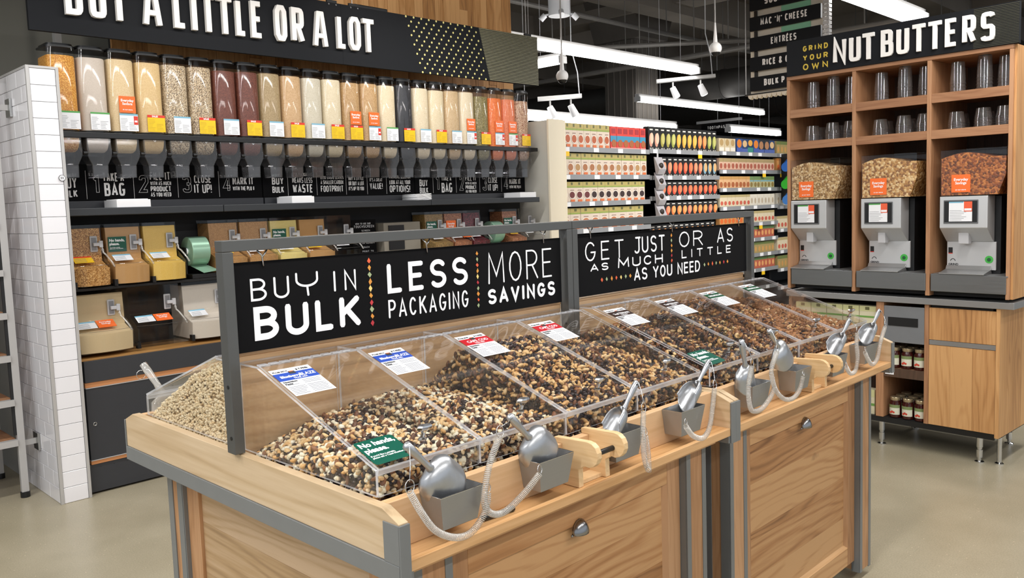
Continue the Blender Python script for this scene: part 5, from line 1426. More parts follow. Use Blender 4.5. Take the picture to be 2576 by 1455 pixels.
# ------------------------------------------------------------------ scoop bins
def bow(prof, x0, x1, bowy, yl, n=8):
    """side profile (y,z) swept in x, everything in front of yl bulges outward"""
    rg = []
    for i in range(n + 1):
        u = i / n; k = 1 - (2 * u - 1) ** 2
        rg.append([(x0 + (x1 - x0) * u, y - (bowy * k if y < yl else 0), z) for y, z in prof])
    return rg
def scoop_bin(x0, w, z0, hz, yf, yb_, lipz, fill, fillk, lab, card='white', tag=False, green=False, grp='scoop bins on the wall fixture'):
    x1 = x0 + w; t = thing('scoop_bin', lab, 'bin', (x0 + w / 2, yf + .1, z0), YW, grp)
    zt = z0 + hz; ym = yf + .115; zl = lipz
    prof = [(yf + .008, z0), (yf, zl - .012), (yf + .012, zl), (ym - .006, zl + .055), (ym + .006, zt), (yb_, zt), (yb_, z0)]
    m = MB(); m.loft(bow(prof, x0, x1, .032, ym - .02), cap0=True, cap1=True); m.build('body', TUBE, t, smooth='auto')
    if fill:
        e = .004; tk = zt - (.02 if fillk == 1 else .10)
        pr = [(yf + .008 + e, z0 + e), (yf + e, zl - .014), (yf + .014 + e, zl - e - .012), (ym - .002, zl + .018), (ym + .006 + e, tk), (yb_ - e, tk), (yb_ - e, z0 + e)]
        m = MB(); m.loft(bow(pr, x0 + e, x1 - e, .032, ym - .02), cap0=True, cap1=True); m.build('fill', fill, t, smooth='auto')
    # lip line across the bulged front
    m = MB(); m.tube([(x0 + w * i / 8, yf + .010 - .032 * (1 - (2 * i / 8 - 1) ** 2), zl + .001) for i in range(9)], .0016, 5); m.build('lid_edge', TUBE_D, t)
    m = MB(); m.box(x0 - .008, x0 + .010, yf - .004, yf + .03, z0 - .006, z0 + .03); m.build('foot_clip', BLACK, t)
    # scoop holder at the right, scoop, tether
    hx = x1 - .045 if w < .25 else x1 - .075; hzc = zl + .115
    m = MB(); m.box(hx - .020, hx + .020, ym - .012, ym - .002, hzc - .045, hzc + .045); h = m.build('scoop_holder', GREYPL, t, bevel=.006)
    m = MB(); m.box(hx - .013, hx + .013, ym - .0135, ym - .012, hzc - .036, hzc + .036); m.build('holder_recess', plain('grey_plastic_dark', '85868a', .4), h)
    m = MB(); m.box(hx - .008, hx + .040, ym - .032, ym - .014, hzc - .012, hzc + .008); m.box(hx + .022, hx + .042, ym - .034, ym - .016, hzc - .02, hzc + .018); m.build('scoop_handle', GREYPL, h, bevel=.003)
    cx = hx + .036
    m = MB(); m.tube([(cx, ym - .03, hzc - .02), (cx + .004, ym - .034, hzc - .05), (cx + .012, ym - .05, hzc - .062), (cx + .030, ym - .085, hzc - .105), (cx + .036, ym - .10, hzc - .13)], .0052, 6); m.build('tether', CORD, t, smooth=True)
    m = MB(); m.tube([(cx + .007 * cos(a_), ym - .034, hzc - .035 + .008 * sin(a_)) for a_ in [2 * pi * q / 10 for q in range(10)]], .0009, 4, closed=True); m.build('split_ring', CHROME, t)
    a = Vector((0, yf + .012, zl)); b2 = Vector((0, ym - .006, zl + .055)); U = (b2 - a).normalized()
    Pc = lambda p, q, d=0.0: Vector((x0 + p, a.y + U.y * q - U.z * d, a.z + U.z * q + U.y * d + .001))
    if card:
        cm = CARD if card == 'white' else YELLOW
        m = MB(); quadP(m, Pc, .02, min(.12, w - .07), .03, .095, 0, 0, .001); quadP(m, Pc, .02, min(.12, w - .07), .083, .095, .001, 1, .0004)
        for k in range(5): quadP(m, Pc, .026, .085, .036 + k * .009, .038 + k * .009, .001, 2, .0003)
        m.build('price_card', [cm, BLUEH if card == 'white' else REDT, PRINT], t)
    if tag:
        m = MB(); quadP(m, Pc, .125, .22, .028, .098, 0, 0, .001); font_into(m, 'Everyday\nSavings', .017, Pc, .172, .073, .0004, 1, 1, 'CENTER', .0014); m.build('savings_tag', [ORANGE, WHITEP], t)
    if tag == 2 or green:
        Pg = lambda p, q, d=0.0: Vector((x0 + .012 + p, ym - .003 - d, zl + .065 + q))
        m = MB(); quadP(m, Pg, 0, .10, 0, .085, 0, 0, .001)
        if green:
            font_into(m, 'No hands,\nplease.', .0215, Pg, .006, .058, .0008, .95, 1, rise=.0013); font_into(m, "If you'd like a sample,\nplease ask a Team Member.", .007, Pg, .007, .022, .0002, .95, 1, rise=.0013)
        else: font_into(m, 'Everyday\nSavings', .02, Pg, .05, .055, .0005, 1, 1, 'CENTER', .0013)
        m.build('notice', [NH_GREEN if green else ORANGE, WHITEP], t)
    return t
g_amber = G('amber_crumb', ['b98648', 'a87437', 'cf9d5e', 'e3b878', '8a5c2a'], 240)
g_tanp = G('tan_powder', ['b98d58', 'c0955f'], 900, .1); g_yel = G('yellow_meal', ['e0ba58', 'd8b04c', 'e7c46a'], 900, .1)
g_bran = G('bran', ['b0824e', 'a07340', 'c29660'], 420, .4); g_pal = G('pale_yellow', ['e3cf82', 'dac574', 'ead992'], 900, .1)
g_flour = G('flour_cream', ['d8c39c', 'd0ba92'], 1200, .05); g_white = G('flour_white', ['dad2c6', 'd3cabd'], 1200, .05)
g_seed = G('brown_seed', ['8f7140', 'a3864f', '755a30'], 260); g_brick = G('brick_seed', ['9a6242', 'b57c56', '7c4a32'], 230); g_cran = G('dried_cranberry', ['5c1420', '74202c', '3e0c14'], 150)
TIER = [(1.525, .19, g_amber, 1, 'yellow', 0, 0, 'scoop bin of amber granules, first of the upper row, yellow card'), (1.737, .195, g_tanp, 1, 'white', 0, 1, 'scoop bin of tan powder with a green notice, second of the upper row'),
        (1.948, .195, g_yel, 1, 'white', 0, 0, 'scoop bin of yellow meal beside the green film roll'), (2.345, .195, g_bran, 1, 'yellow', 0, 0, 'scoop bin of brown bran just right of the green film roll'),
        (2.552, .20, g_bran, 1, 'white', 0, 0, 'scoop bin of tan flakes, fifth of the upper row'), (2.765, .20, g_pal, 1, 'white', 0, 1, 'scoop bin of pale yellow powder with a green notice, mid row'),
        (2.980, .20, g_tanp, 1, 'yellow', 0, 0, 'scoop bin of light brown powder right of the pale yellow one'), (3.200, .19, None, 0, 'white', 0, 0, 'empty dark scoop bin beside the touchscreen notice'),
        (4.060, .185, g_seed, 1, 'white', 0, 1, 'scoop bin of olive brown seeds with a green notice, left of the orange tagged bin'), (4.256, .185, g_brick, 1, 'white', 2, 0, 'scoop bin of reddish grain with an orange tag, right half of the wall'),
        (4.450, .185, g_cran, 1, 'white', 0, 0, 'scoop bin of dark red berries, right half of the wall'), (4.885, .175, g_brick, 1, 'yellow', 0, 1, 'scoop bin of brown grain with a green notice near the right end'),
        (5.075, .175, None, 0, 'white', 0, 0, 'empty dark scoop bin at the right end of the upper row')]
for x0, w, fm, fk, cd, tg, gr, lb in TIER: scoop_bin(x0, w, 1.130, .338, 4.875, 5.15, 1.245, fm, fk, lb, cd, tg, bool(gr))
LOW = [(1.503, .295, g_flour, 1, 'white', 1, 'large scoop bin of cream flour with an orange tag, lower row'), (1.822, .295, None, 0, 'white', 1, 'large empty dark scoop bin with an orange tag, lower row'), (2.137, .295, g_white, 1, 'white', 0, 'large scoop bin of white flour, lower row beside the sign frame'),
       (2.455, .295, g_flour, 1, 'white', 0, 'large scoop bin of flour on the lower row, hidden behind the buy in bulk board'), (2.77, .295, g_white, 1, 'white', 0, 'large scoop bin on the lower row, second one hidden behind the board')]
for x0, w, fm, fk, cd, tg, lb in LOW: scoop_bin(x0, w, .766, .335, 4.835, 5.13, .885, fm, fk, lb, cd, tg)
t = thing('tier_shelf', 'black shelf carrying the upper row of scoop bins', 'shelf', (3.3, 5.0, 1.1), YW)
MB().box(XW0 + .01, 5.26, 4.885, 5.16, 1.108, 1.123).build('board', BLACK, t, bevel=.002)
for x in (1.50, 2.46, 3.6, 4.8): MB().box(x, x + .01, 4.95, 5.16, .745, 1.107).build('bracket', BLACKM, t)
# rolls of green film
for xx, lb in ((2.255, 'roll of pale green film for bags between the scoop bins at the left'), (4.77, 'roll of pale green film near the right end of the upper row')):
    t = thing('film_roll', lb, 'roll', (xx, 5.0, 1.124), YW, 'green film rolls')
    m = MB(); m.cyl((xx - .055, 4.985, 1.285), (xx + .055, 4.985, 1.285), .088, n=36); m.build('roll', MINT, t, smooth='auto', bevel=.004)
    m = MB(); m.cyl((xx - .062, 4.985, 1.285), (xx + .062, 4.985, 1.285), .02, n=16); m.build('core', CARD, t)
    m = MB(); m.add([(xx - .05, 4.975, 1.20), (xx + .05, 4.975, 1.20), (xx + .085, 4.87, 1.165), (xx - .01, 4.87, 1.155), (xx - .05, 4.975, 1.202), (xx + .05, 4.975, 1.202), (xx + .085, 4.87, 1.167), (xx - .01, 4.87, 1.157)], [(3, 2, 1, 0), (4, 5, 6, 7), (0, 1, 5, 4), (1, 2, 6, 5), (2, 3, 7, 6), (3, 0, 4, 7)]); m.build('loose_end', MINT, t)
    MB().box(xx - .075, xx + .11, 4.885, 5.12, 1.124, 1.150).build('stand', BLACK, t, bevel=.003)
    for s in (-1, 1): MB().box(xx + s * .068 - .003, xx + s * .068 + .003, 4.97, 5.10, 1.15, 1.31).build('stand_arm', BLACK, t)
# touchscreen notice
t = thing('touchscreen_notice', 'small black hand lettered how to use our touchscreen notice between the scoop bins', 'sign', (3.5, 5.05, 1.124), YW)
MB().box(3.44, 3.645, 5.05, 5.055, 1.124, 1.43).build('board', SIGNBLK, t)
P = wallP(5.05)
def small(w, a, b_, c_, d): text_mb(w, a, b_, c_, d, (d - c_) * .11, P, 2.0, .0006, .3).build('lettering', CARD, t)
small('HOW TO USE OUR', 3.47, 3.60, 1.395, 1.408); small('TOUCHSCREEN', 3.455, 3.63, 1.372, 1.390)
for k, w in enumerate(('SCREEN', 'ENTER', 'THE PLU', 'OR NUMBER', 'TOUCH', 'PRINT TO')): small(w, 3.52, 3.52 + .012 * len(w), 1.345 - k * .03, 1.357 - k * .03)
# counter beside it
t = thing('scale_cabinet', 'beige and grey weighing station casing between the scoop bins', 'cabinet', (3.8, 5.05, 1.124), YW)
MB().box(3.68, 4.02, 5.0, 5.15, 1.124, 1.40).build('casing', plain('beige_casing', '8a8478', .5), t, bevel=.004)
MB().box(3.72, 3.86, 4.992, 4.9995, 1.2, 1.38).build('screen', BLACK, t)

# ------------------------------------------------------------------ cream end panel right of the bulk wall
t = thing('cream_end_panel', 'cream painted end panel between the bulk wall and the grocery shelves', 'panel', (5.4, 4.95, 0), YW)
MB().box(5.306, 5.316, 4.822, 5.40, 0, 2.205).build('side_face', CREAM_SHADE, t)
MB().box(5.274, 5.462, 4.80, 4.821, 0, 2.21).build('front_face', CREAM, t, bevel=.002)
MB().box(5.463, 5.50, 4.81, 5.40, 0, 2.206).build('edge_strip', CREAM, t)

# ------------------------------------------------------------------ big sign
t = thing('hanging_banner_sign', 'long black banner sign reading buy a little or a lot with gold dots', 'sign', (3.3, 4.85, 2.482), YW)
MB().box(1.395, 3.300, 4.85, 4.875, 2.482, 2.878).build('panel', plain('banner_black', '17191d', .7, 0, .08, spec=.2), t)
MB().box(3.3008, 5.222, 4.85, 4.875, 2.482, 2.878).build('panel', plain('banner_black', '17191d', .7, 0, .08, spec=.2), t)
P = wallP(4.85); Z0, Z1 = 2.578, 2.800
BIG = [('B', 1.568, 1.655), ('U', 1.690, 1.775), ('Y', 1.795, 1.893), ('A', 1.972, 2.076), ('L', 2.146, 2.222), ('I', 2.245, 2.290), ('T', 2.309, 2.399), ('T', 2.411, 2.503), ('L', 2.527, 2.596), ('E', 2.626, 2.706),
       ('O', 2.788, 2.871), ('R', 2.905, 2.995), ('A', 3.064, 3.170), ('L', 3.246, 3.320), ('O', 3.340, 3.432), ('T', 3.452, 3.543)]
for c_, a, b_ in BIG:
    st = .0315
    m = MB()
    for ch, polys in lay(c_, a, b_, Z0, Z1, st, 5.0, 0):
        if c_ == 'I': polys = [[((a + b_) / 2, Z0), ((a + b_) / 2, Z1)]]
        elif c_ == 'Y': polys = [[(a + .018, Z1), ((a + b_) / 2, (Z0 + Z1) / 2 - .012), (b_ - .018, Z1)], [((a + b_) / 2, (Z0 + Z1) / 2), ((a + b_) / 2, Z0)]]
        elif c_ == 'T': polys = [[(a, Z1 - st / 2), (b_, Z1 - st / 2)], [((a + b_) / 2, Z1 - .02), ((a + b_) / 2, Z0)]]
        elif c_ == 'A': polys = [[(a + .014, Z0), ((a + b_) / 2 - .012, Z1 - .004)], [(b_ - .014, Z0), ((a + b_) / 2 + .012, Z1 - .004)], [(a + .03, Z0 + .066), (b_ - .03, Z0 + .066)], [((a + b_) / 2 - .024, Z1 - .014), ((a + b_) / 2 + .024, Z1 - .014)]]
        put_strokes(m, polys, st if c_ != 'A' else .029, P, .026, 0, False, .006)
    m.build('raised_letter', LETTER, t, bevel=.0012, bseg=1)
gold = plain('gold_dot', 'd8cf86', .5)
m = MB(); row = 0
for r in range(13):
    z = 2.870 - r * .0318
    xl = 3.850 + r * .0112 ; xr = 4.555 + (2.877 - z) * .26
    x = xl + (.035 if r % 2 else 0)
    while x < xr - .012:
        m.cyl((x, 4.8497, z), (x, 4.849, z), .0078, n=12); x += .0705
m.build('gold_dots', gold, t, kind='stuff')
m = MB()
for r in range(34):
    z = 2.874 - r * .0116; m.box(4.560 + (2.877 - z) * .26, 5.220, 4.8455, 4.8497, z - .0052, z)
m.build('fine_lines', plain('gold_line', '8f8c72', .5), t, kind='stuff')
for x in (2.05, 3.207, 3.38, 5.087):
    for q in (0, .056):
        m = MB(); m.cyl((x + q, 4.8497, 2.866), (x + q, 4.846, 2.866), .0055, n=10); m.build('screw', CHROME, t)
    MB().box(x - .01, x + .066, 4.852, 4.866, 2.8785, 2.895).build('clamp', BLACK, t)
for x in (2.07, 3.40, 5.10):
    m = MB(); m.tube([(x, 4.86, 2.895), (x, 4.86, 4.55)], .003, 6); m.build('hanging_cable', GREYPL, t)
m = MB(); m.tube([(5.13, 4.86, 2.895), (5.16, 4.87, 4.55)], .002, 6); m.build('hanging_cable', GREYPL, t)
MB().box(3.43, 3.71, 4.875, 4.93, 2.86, 2.905).build('top_bracket', BLACK, t, bevel=.006)
# ------------------------------------------------------------------ grocery shelves
def C_(c): return plain('print_' + c, c, .45, 0, .03)
def pack(name, w, h, d, body, art, label, z, mats_extra=None, shape='box'):
    """carton or pouch with its printed front; art = list of (kind, x0, x1, z0, z1, colour) in fractions"""
    m = MB(); mats = [C_(body)]; idx = {body: 0}
    if shape == 'box': m.box(0, w, 0, d, 0, h)
    elif shape == 'pouch':
        m.loft([[(0.004, d * .1, 0), (w - .004, d * .1, 0), (w - .004, d * .9, 0), (.004, d * .9, 0)], [(0, 0, h * .3), (w, 0, h * .3), (w, d, h * .3), (0, d, h * .3)], [(.002, d * .15, h * .75), (w - .002, d * .15, h * .75), (w - .002, d * .85, h * .75), (.002, d * .85, h * .75)], [(0, d * .45, h), (w, d * .45, h), (w, d * .55, h), (0, d * .55, h)]], cap0=True, cap1=True)
    elif shape == 'jar':
        r = w / 2; m.lathe((r, r, 0), [(r * .92, 0), (r, .01), (r, h * .74), (r * .72, h * .82), (r * .74, h * .84), (r * .74, h)], 10)
    P = lambda a, b, dd=0.0: Vector((a, -.0002 - dd, b))
    for k, (kd, a, b, c, dz, colr) in enumerate(art):
        if colr not in idx: idx[colr] = len(mats); mats.append(C_(colr))
        mi = idx[colr]; lift = .0006 * (k + 1)
        if shape == 'pouch': yo = 0
        if kd == 'q': quadP(m, lambda u, v, dd=0: P(u, v, dd + lift), a * w, b * w, c * h, dz * h, 0, mi, .0002)
        else:
            cx, cz_, rx, rz = (a + b) / 2 * w, (c + dz) / 2 * h, (b - a) / 2 * w, (dz - c) / 2 * h; n = 12
            vs = [P(cx + rx * cos(2 * pi * i / n), cz_ + rz * sin(2 * pi * i / n), lift) for i in range(n)]
            m.add(vs, [tuple(range(n))], mi)
    me = m.build(name, mats); d_ = me.data; bpy.data.objects.remove(me); d_['sz'] = 0
    return d_
def soup(bowl, header='b5a666'):
    return pack('soup_carton', .086, .198, .06, 'dccdbd', [('q', 0, 1, .78, 1, header), ('q', 0, 1, .72, .79, '93a552'), ('q', .38, .62, .85, .97, '6a6a42'), ('q', .3, .78, .58, .62, 'a88f86'), ('e', .08, .92, .18, .56, 'f0e6dc'), ('e', .15, .86, .21, .53, bowl), ('q', .30, .85, .03, .15, 'd97442')], '', 0)
SO = {k: soup(k) for k in ('b5603c', 'a8714c', 'b08a5c', '6a3434', '3a2a28', 'c07a50')}
RED = pack('soup_pouch', .076, .205, .05, 'd9473f', [('q', 0, 1, .34, .60, '3f93b8'), ('q', .2, .85, .70, .92, 'a8343a'), ('e', .18, .98, .10, .44, 'a8643a'), ('q', 0, 1, 0, .09, 'e0a8a0')], '', 0)
def black(c1, c2): return pack('black_carton', .088, .19, .06, '1a1a1b', [('q', .25, .8, .84, .9, 'e8e4dc'), ('e', .12, .78, .12, .72, c1), ('e', .30, .92, .25, .74, c2), ('q', .2, .5, .04, .09, 'b8b4aa'), ('q', .62, .8, .03, .1, 'b8b4aa')], '', 0)
BK = {n: black(*c) for n, c in dict(pink=('d59a84', 'efc7ae'), green=('a39a48', 'c4bf74'), yellow=('e0a43c', 'f0c060'), orange=('dd7c40', 'f0a868'), lime=('9ba24c', 'c8c878'), red=('d8503a', 'ee8058'), salmon=('c8644c', 'e09a74'), blue=('7fa3b4', 'e2b078')).items()}
SN = {n: pack('snack_pouch', .105, .15, .05, c, a, '', 0, shape='box') for n, (c, a) in dict(
    beige=('d6c6a4', [('e', .15, .85, .45, .95, 'b89a68'), ('q', .1, .9, .08, .35, 'ece6da')]), orange=('2e4f8c', [('e', .05, .9, .35, .95, 'e08432'), ('q', 0, 1, 0, .35, '4b5fa8')]), navy=('27406e', [('e', .1, .9, .4, .9, 'd9b98a'), ('q', 0, 1, 0, .3, '5468ae')]),
    teal=('1f3a5c', [('e', .1, .9, .5, .95, 'e6a848'), ('q', 0, 1, 0, .4, '3f8f82')]), dark=('2b3038', [('e', .1, .9, .3, .9, 'b0805c'), ('q', 0, 1, 0, .3, '4f64a8')])).items()}
JR = {n: pack('food_pouch', .072, .135, .05, c, a, '', 0, shape='box') for n, (c, a) in dict(
    pink=('d8b49c', [('q', 0, 1, .7, 1, 'a8946a'), ('e', .15, .85, .15, .6, 'a85c48'), ('q', 0, 1, 0, .1, 'b86a50')]), peach=('dcb084', [('q', 0, 1, .75, 1, 'c89a5c'), ('e', .1, .9, .1, .55, 'a86038')]), green=('b9b48a', [('q', 0, 1, .7, 1, '6f8a58'), ('q', 0, 1, .58, .66, '5aa0c0'), ('e', .15, .85, .1, .52, '8a7440')]),
    cream=('dccfb2', [('q', 0, 1, .8, 1, 'b8a878'), ('e', .2, .9, .15, .5, 'c8604c')]), white=('dcd6c8', [('e', .25, .75, .2, .7, 'b8a890')]), orange=('cf9458', [('q', 0, 1, .8, 1, 'b87838'), ('e', .15, .9, .1, .5, 'd8682c')]), red=('b8604a', [('q', 0, 1, .75, 1, '5c7a48'), ('e', .2, .8, .2, .65, 'e0a468')]),
    olive=('a89460', [('q', 0, 1, .75, 1, '6c7a44'), ('e', .2, .8, .15, .6, 'c89858')])).items()}
def shelf_unit(x0, x1, lips, lab, kick=.12, tags=True, cap=2.23):
    t = thing('grocery_shelving', lab, 'shelving', ((x0 + x1) / 2, 5.1, 0), YW, 'grocery shelves along the aisle')
    MB().box(x0, x1, 5.30, 5.32, 0, cap).build('back_panel', BLACKM, t)
    for x in (x0, x1 - .012): MB().box(x, x + .012, 5.0, 5.30, 0, cap - .05).build('upright', BLACKM, t)
    MB().box(x0, x1, 4.95, 5.30, 0, kick).build('plinth', BLACKM, t)
    R = random.Random(int(x0 * 10))
    for z in lips:
        MB().box(x0, x1, 4.905, 5.298, z - .018, z).build('shelf', BLACKM, t)
        s = MB().box(x0, x1, 4.890, 4.904, z - .036, z + .008).build('price_rail', plain('price_rail_grey', '9b9da0', .3, .3), t)
        x = x0 + .05
        while x < x1 - .12:
            yl = R.random() < .12
            MB().box(x, x + .075, 4.886, 4.8895, z - .034, z + .004).build('price_tag', CARD, s)
            if yl: MB().box(x, x + .07, 4.884, 4.8895, z - .075, z - .0345).build('sale_tab', YELLOW, s)
            x += R.uniform(.18, .42)
    return t
ORD = ['first', 'second', 'third', 'fourth', 'fifth', 'sixth', 'seventh', 'eighth', 'ninth', 'tenth', 'eleventh', 'twelfth', 'thirteenth', 'fourteenth', 'fifteenth', 'sixteenth', 'seventeenth', 'eighteenth']
def row(z, x, x1, pitch, meshes, label, cat, group, nm, y=4.915, hs=1.0, jit=.003, deep=1):
    R = random.Random(int(z * 100 + x * 37)); k = 0
    while x + pitch <= x1 + .01:
        o = bpy.data.objects.new(nm, meshes[k % len(meshes)] if len(meshes) < 30 else meshes[k]); COL.objects.link(o)
        o.location = rot2((x, y + R.uniform(0, jit * 2), z + .0005), YW); o.rotation_euler = (0, 0, YW + R.uniform(-.01, .01)); o.scale = (pitch * .985 / (max(v.co.x for v in o.data.vertices)), 1, hs)
        o['label'] = label.replace('@', ORD[k]); o['category'] = cat; o['group'] = group
        x += pitch; k += 1
LA = [1.985, 1.742, 1.502, 1.258, .98, .7, .4]
shelf_unit(5.51, 6.83, LA, 'first grocery shelf bay right of the cream panel, rows of soup cartons')
row(1.985, 5.60, 6.25, .0915, [SO['b5603c'], SO['b5603c'], SO['b5603c']], 'beige soup carton with a red bowl, @ from the left, top shelf, first bay', 'carton', 'soup cartons on the top shelf', 'soup_carton', hs=1.1)
row(1.985, 6.255, 6.82, .0915, [RED], 'red and blue soup pouch, @ of the red ones, top shelf, first bay', 'pouch', 'red pouches on the top shelf', 'soup_pouch', hs=1.03)
row(1.742, 5.53, 6.82, .0985, [SO['a8714c'], SO['a8714c'], SO['b08a5c']], 'beige soup carton with a tan bowl, @ from the left, second shelf, first bay', 'carton', 'soup cartons on the second shelf', 'soup_carton', hs=1.0)
row(1.502, 5.53, 6.82, .104, [SO['6a3434']] * 4 + [SO['3a2a28']] * 9, 'soup carton with a dark bowl, @ from the left, third shelf, first bay', 'carton', 'soup cartons on the third shelf', 'soup_carton', hs=.93)
row(1.258, 5.53, 6.82, .135, [SO['c07a50']], 'wide soup carton, @ from the left on the fourth shelf of the first bay', 'carton', 'soup cartons on the fourth shelf', 'soup_carton', hs=.98)
row(.98, 5.53, 6.82, .13, [SO['b5603c']], 'soup carton, @ from the left on the fifth shelf of the first bay', 'carton', 'soup cartons on the fifth shelf', 'soup_carton', hs=.98)
LB = [1.995, 1.735, 1.53, 1.325, 1.10, .85, .6]
shelf_unit(6.835, 8.115, LB, 'second grocery shelf bay with black soup cartons')
row(1.995, 6.85, 8.11, .0965, [BK[k] for k in ('pink', 'pink', 'green', 'green', 'lime', 'yellow', 'yellow', 'yellow', 'yellow', 'orange', 'orange', 'lime', 'lime')], 'tall black carton with a coloured swirl, @ from the left, top shelf, second bay', 'carton', 'black cartons on the top shelf', 'black_carton', hs=1.2)
row(1.735, 7.07, 8.11, .094, [BK[k] for k in ('salmon', 'salmon', 'red', 'red', 'red', 'red', 'salmon', 'salmon', 'blue', 'blue', 'blue')], 'black carton with a bright swirl, @ from the left, second shelf, second bay', 'carton', 'black cartons on the second shelf', 'black_carton', hs=1.02)
row(1.53, 7.05, 8.11, .096, [BK['red']], 'black carton with a red swirl, @ from the left, third shelf, second bay', 'carton', 'black cartons on the third shelf', 'black_carton', hs=.82)
row(1.325, 7.02, 8.11, .099, [BK[k] for k in ('orange', 'salmon', 'orange', 'orange')], 'black carton with an orange swirl, @ from the left, fourth shelf, second bay', 'carton', 'black cartons on the fourth shelf', 'black_carton', hs=.8)
row(1.10, 6.85, 8.11, .10, [BK['orange']], 'black carton just above the far board, @ from the left, fifth shelf, second bay', 'carton', 'black cartons on the fifth shelf', 'black_carton', hs=.8)
LC = [2.0, 1.80, 1.60, 1.395, 1.20, 1.02, .84, .66, .45]
shelf_unit(8.125, 9.42, LC, 'third grocery shelf bay with small pouches and snack bags')
row(2.0, 8.15, 8.50, .115, [SN['beige']], 'beige snack bag, @ from the left on the top shelf of the third bay', 'bag', 'beige snack bags', 'snack_bag')
row(2.0, 8.52, 9.40, .125, [SN[k] for k in ('orange', 'navy', 'teal', 'orange', 'dark', 'dark', 'navy')], 'blue snack bag, @ of the blue ones on the top shelf of the third bay', 'bag', 'blue snack bags', 'snack_bag', hs=1.05)
rows = [(1.80, ('pink', 'pink', 'pink')), (1.60, ('peach', 'peach', 'green')), (1.395, ('cream', 'cream', 'white')), (1.20, ('orange', 'orange', 'cream')), (1.02, ('red', 'orange', 'red')), (.84, ('olive', 'orange', 'olive')), (.66, ('green', 'olive', 'red'))]
OR_ = ['second', 'third', 'fourth', 'fifth', 'sixth', 'seventh', 'eighth']
for (z, ks), n_ in zip(rows, OR_):
    row(z, 8.15, 9.40, .082, [JR[ks[0]]] * 8 + [JR[ks[2]]] * 10, 'small food pouch, @ from the left on the %s shelf of the third bay' % n_, 'pouch', '%s shelf pouches of the third bay' % n_, 'food_pouch')
shelf_unit(9.43, 10.75, [2.0, 1.80, 1.60, 1.38, 1.10, .84, .62, .4], 'fourth grocery shelf bay, mostly hidden by the hutch')
for z, k, n_ in ((2.0, 'olive', 'top'), (1.80, 'orange', 'second'), (1.38, 'white', 'fourth'), (1.10, 'cream', 'fifth'), (.84, 'cream', 'sixth'), (.62, 'olive', 'seventh')):
    row(z, 9.45, 10.0, .085, [JR[k]], 'food pouch, @ from the left on the %s shelf of the fourth bay' % n_, 'pouch', '%s shelf pouches of the fourth bay' % n_, 'food_pouch', hs=1.15)
# clip strip with hanging packets
t = thing('clip_strip', 'hanging strip of silver packets clipped between the first two grocery bays', 'packets', (6.93, 4.84, 1.35), YW)
MB().box(6.92, 6.945, 4.868, 4.872, 1.36, 1.96).build('strip', GREYPL, t)
for k, z in enumerate((1.92, 1.77, 1.62, 1.47)):
    m = MB(); m.loft([[(6.86, 4.86, z), (6.99, 4.86, z), (6.99, 4.865, z), (6.86, 4.865, z)], [(6.86, 4.80, z - .12), (7.00, 4.815, z - .12), (7.00, 4.85, z - .12), (6.86, 4.85, z - .12)], [(6.87, 4.83, z - .17), (6.99, 4.835, z - .17), (6.99, 4.85, z - .17), (6.87, 4.85, z - .17)]], cap0=True, cap1=True)
    p = m.build('packet', plain('packet_silver', 'b9b7bd', .4, .2), t)
    MB().ball((6.915, 4.815, z - .085), .032, 10, 6, sc=(1, .5, .9)).build('print', C_('2a211d'), p)
    MB().ball((6.90, 4.818, z - .115), .022, 10, 6, sc=(1, .5, .6)).build('print', C_('d09048'), p)
# cups on hooks at the end of the third bay
for (x, z, c, n_) in ((9.42, 1.86, '2a6fd0', 'blue'), (9.41, 1.655, '35b834', 'green'), (9.44, 1.47, '3f7fd0', 'blue and pink')):
    m = MB(); pts = [(0, 0, 0)]
    m.lathe((0, 0, 0), [(.055, 0), (.055, .012), (.085, .15), (.085, .155), (.075, .155), (.048, .012)], 18)
    m.v = [(x - .02 + v[2] * .9, 4.78 + v[0], z + v[1] + .25 * (v[2] - .08)) for v in m.v]
    m.solo('plastic_cup', C_(c), '%s plastic cup hanging sideways at the shelf end' % n_, 'cup', yaw=YW, group='plastic cups at the shelf end', smooth='auto')
m = MB(); m.box(9.50, 9.52, 4.70, 4.89, 1.45, 2.0); m.solo('hook_rack', BLACK, 'black wire rack that holds the coloured cups', 'rack', yaw=YW)

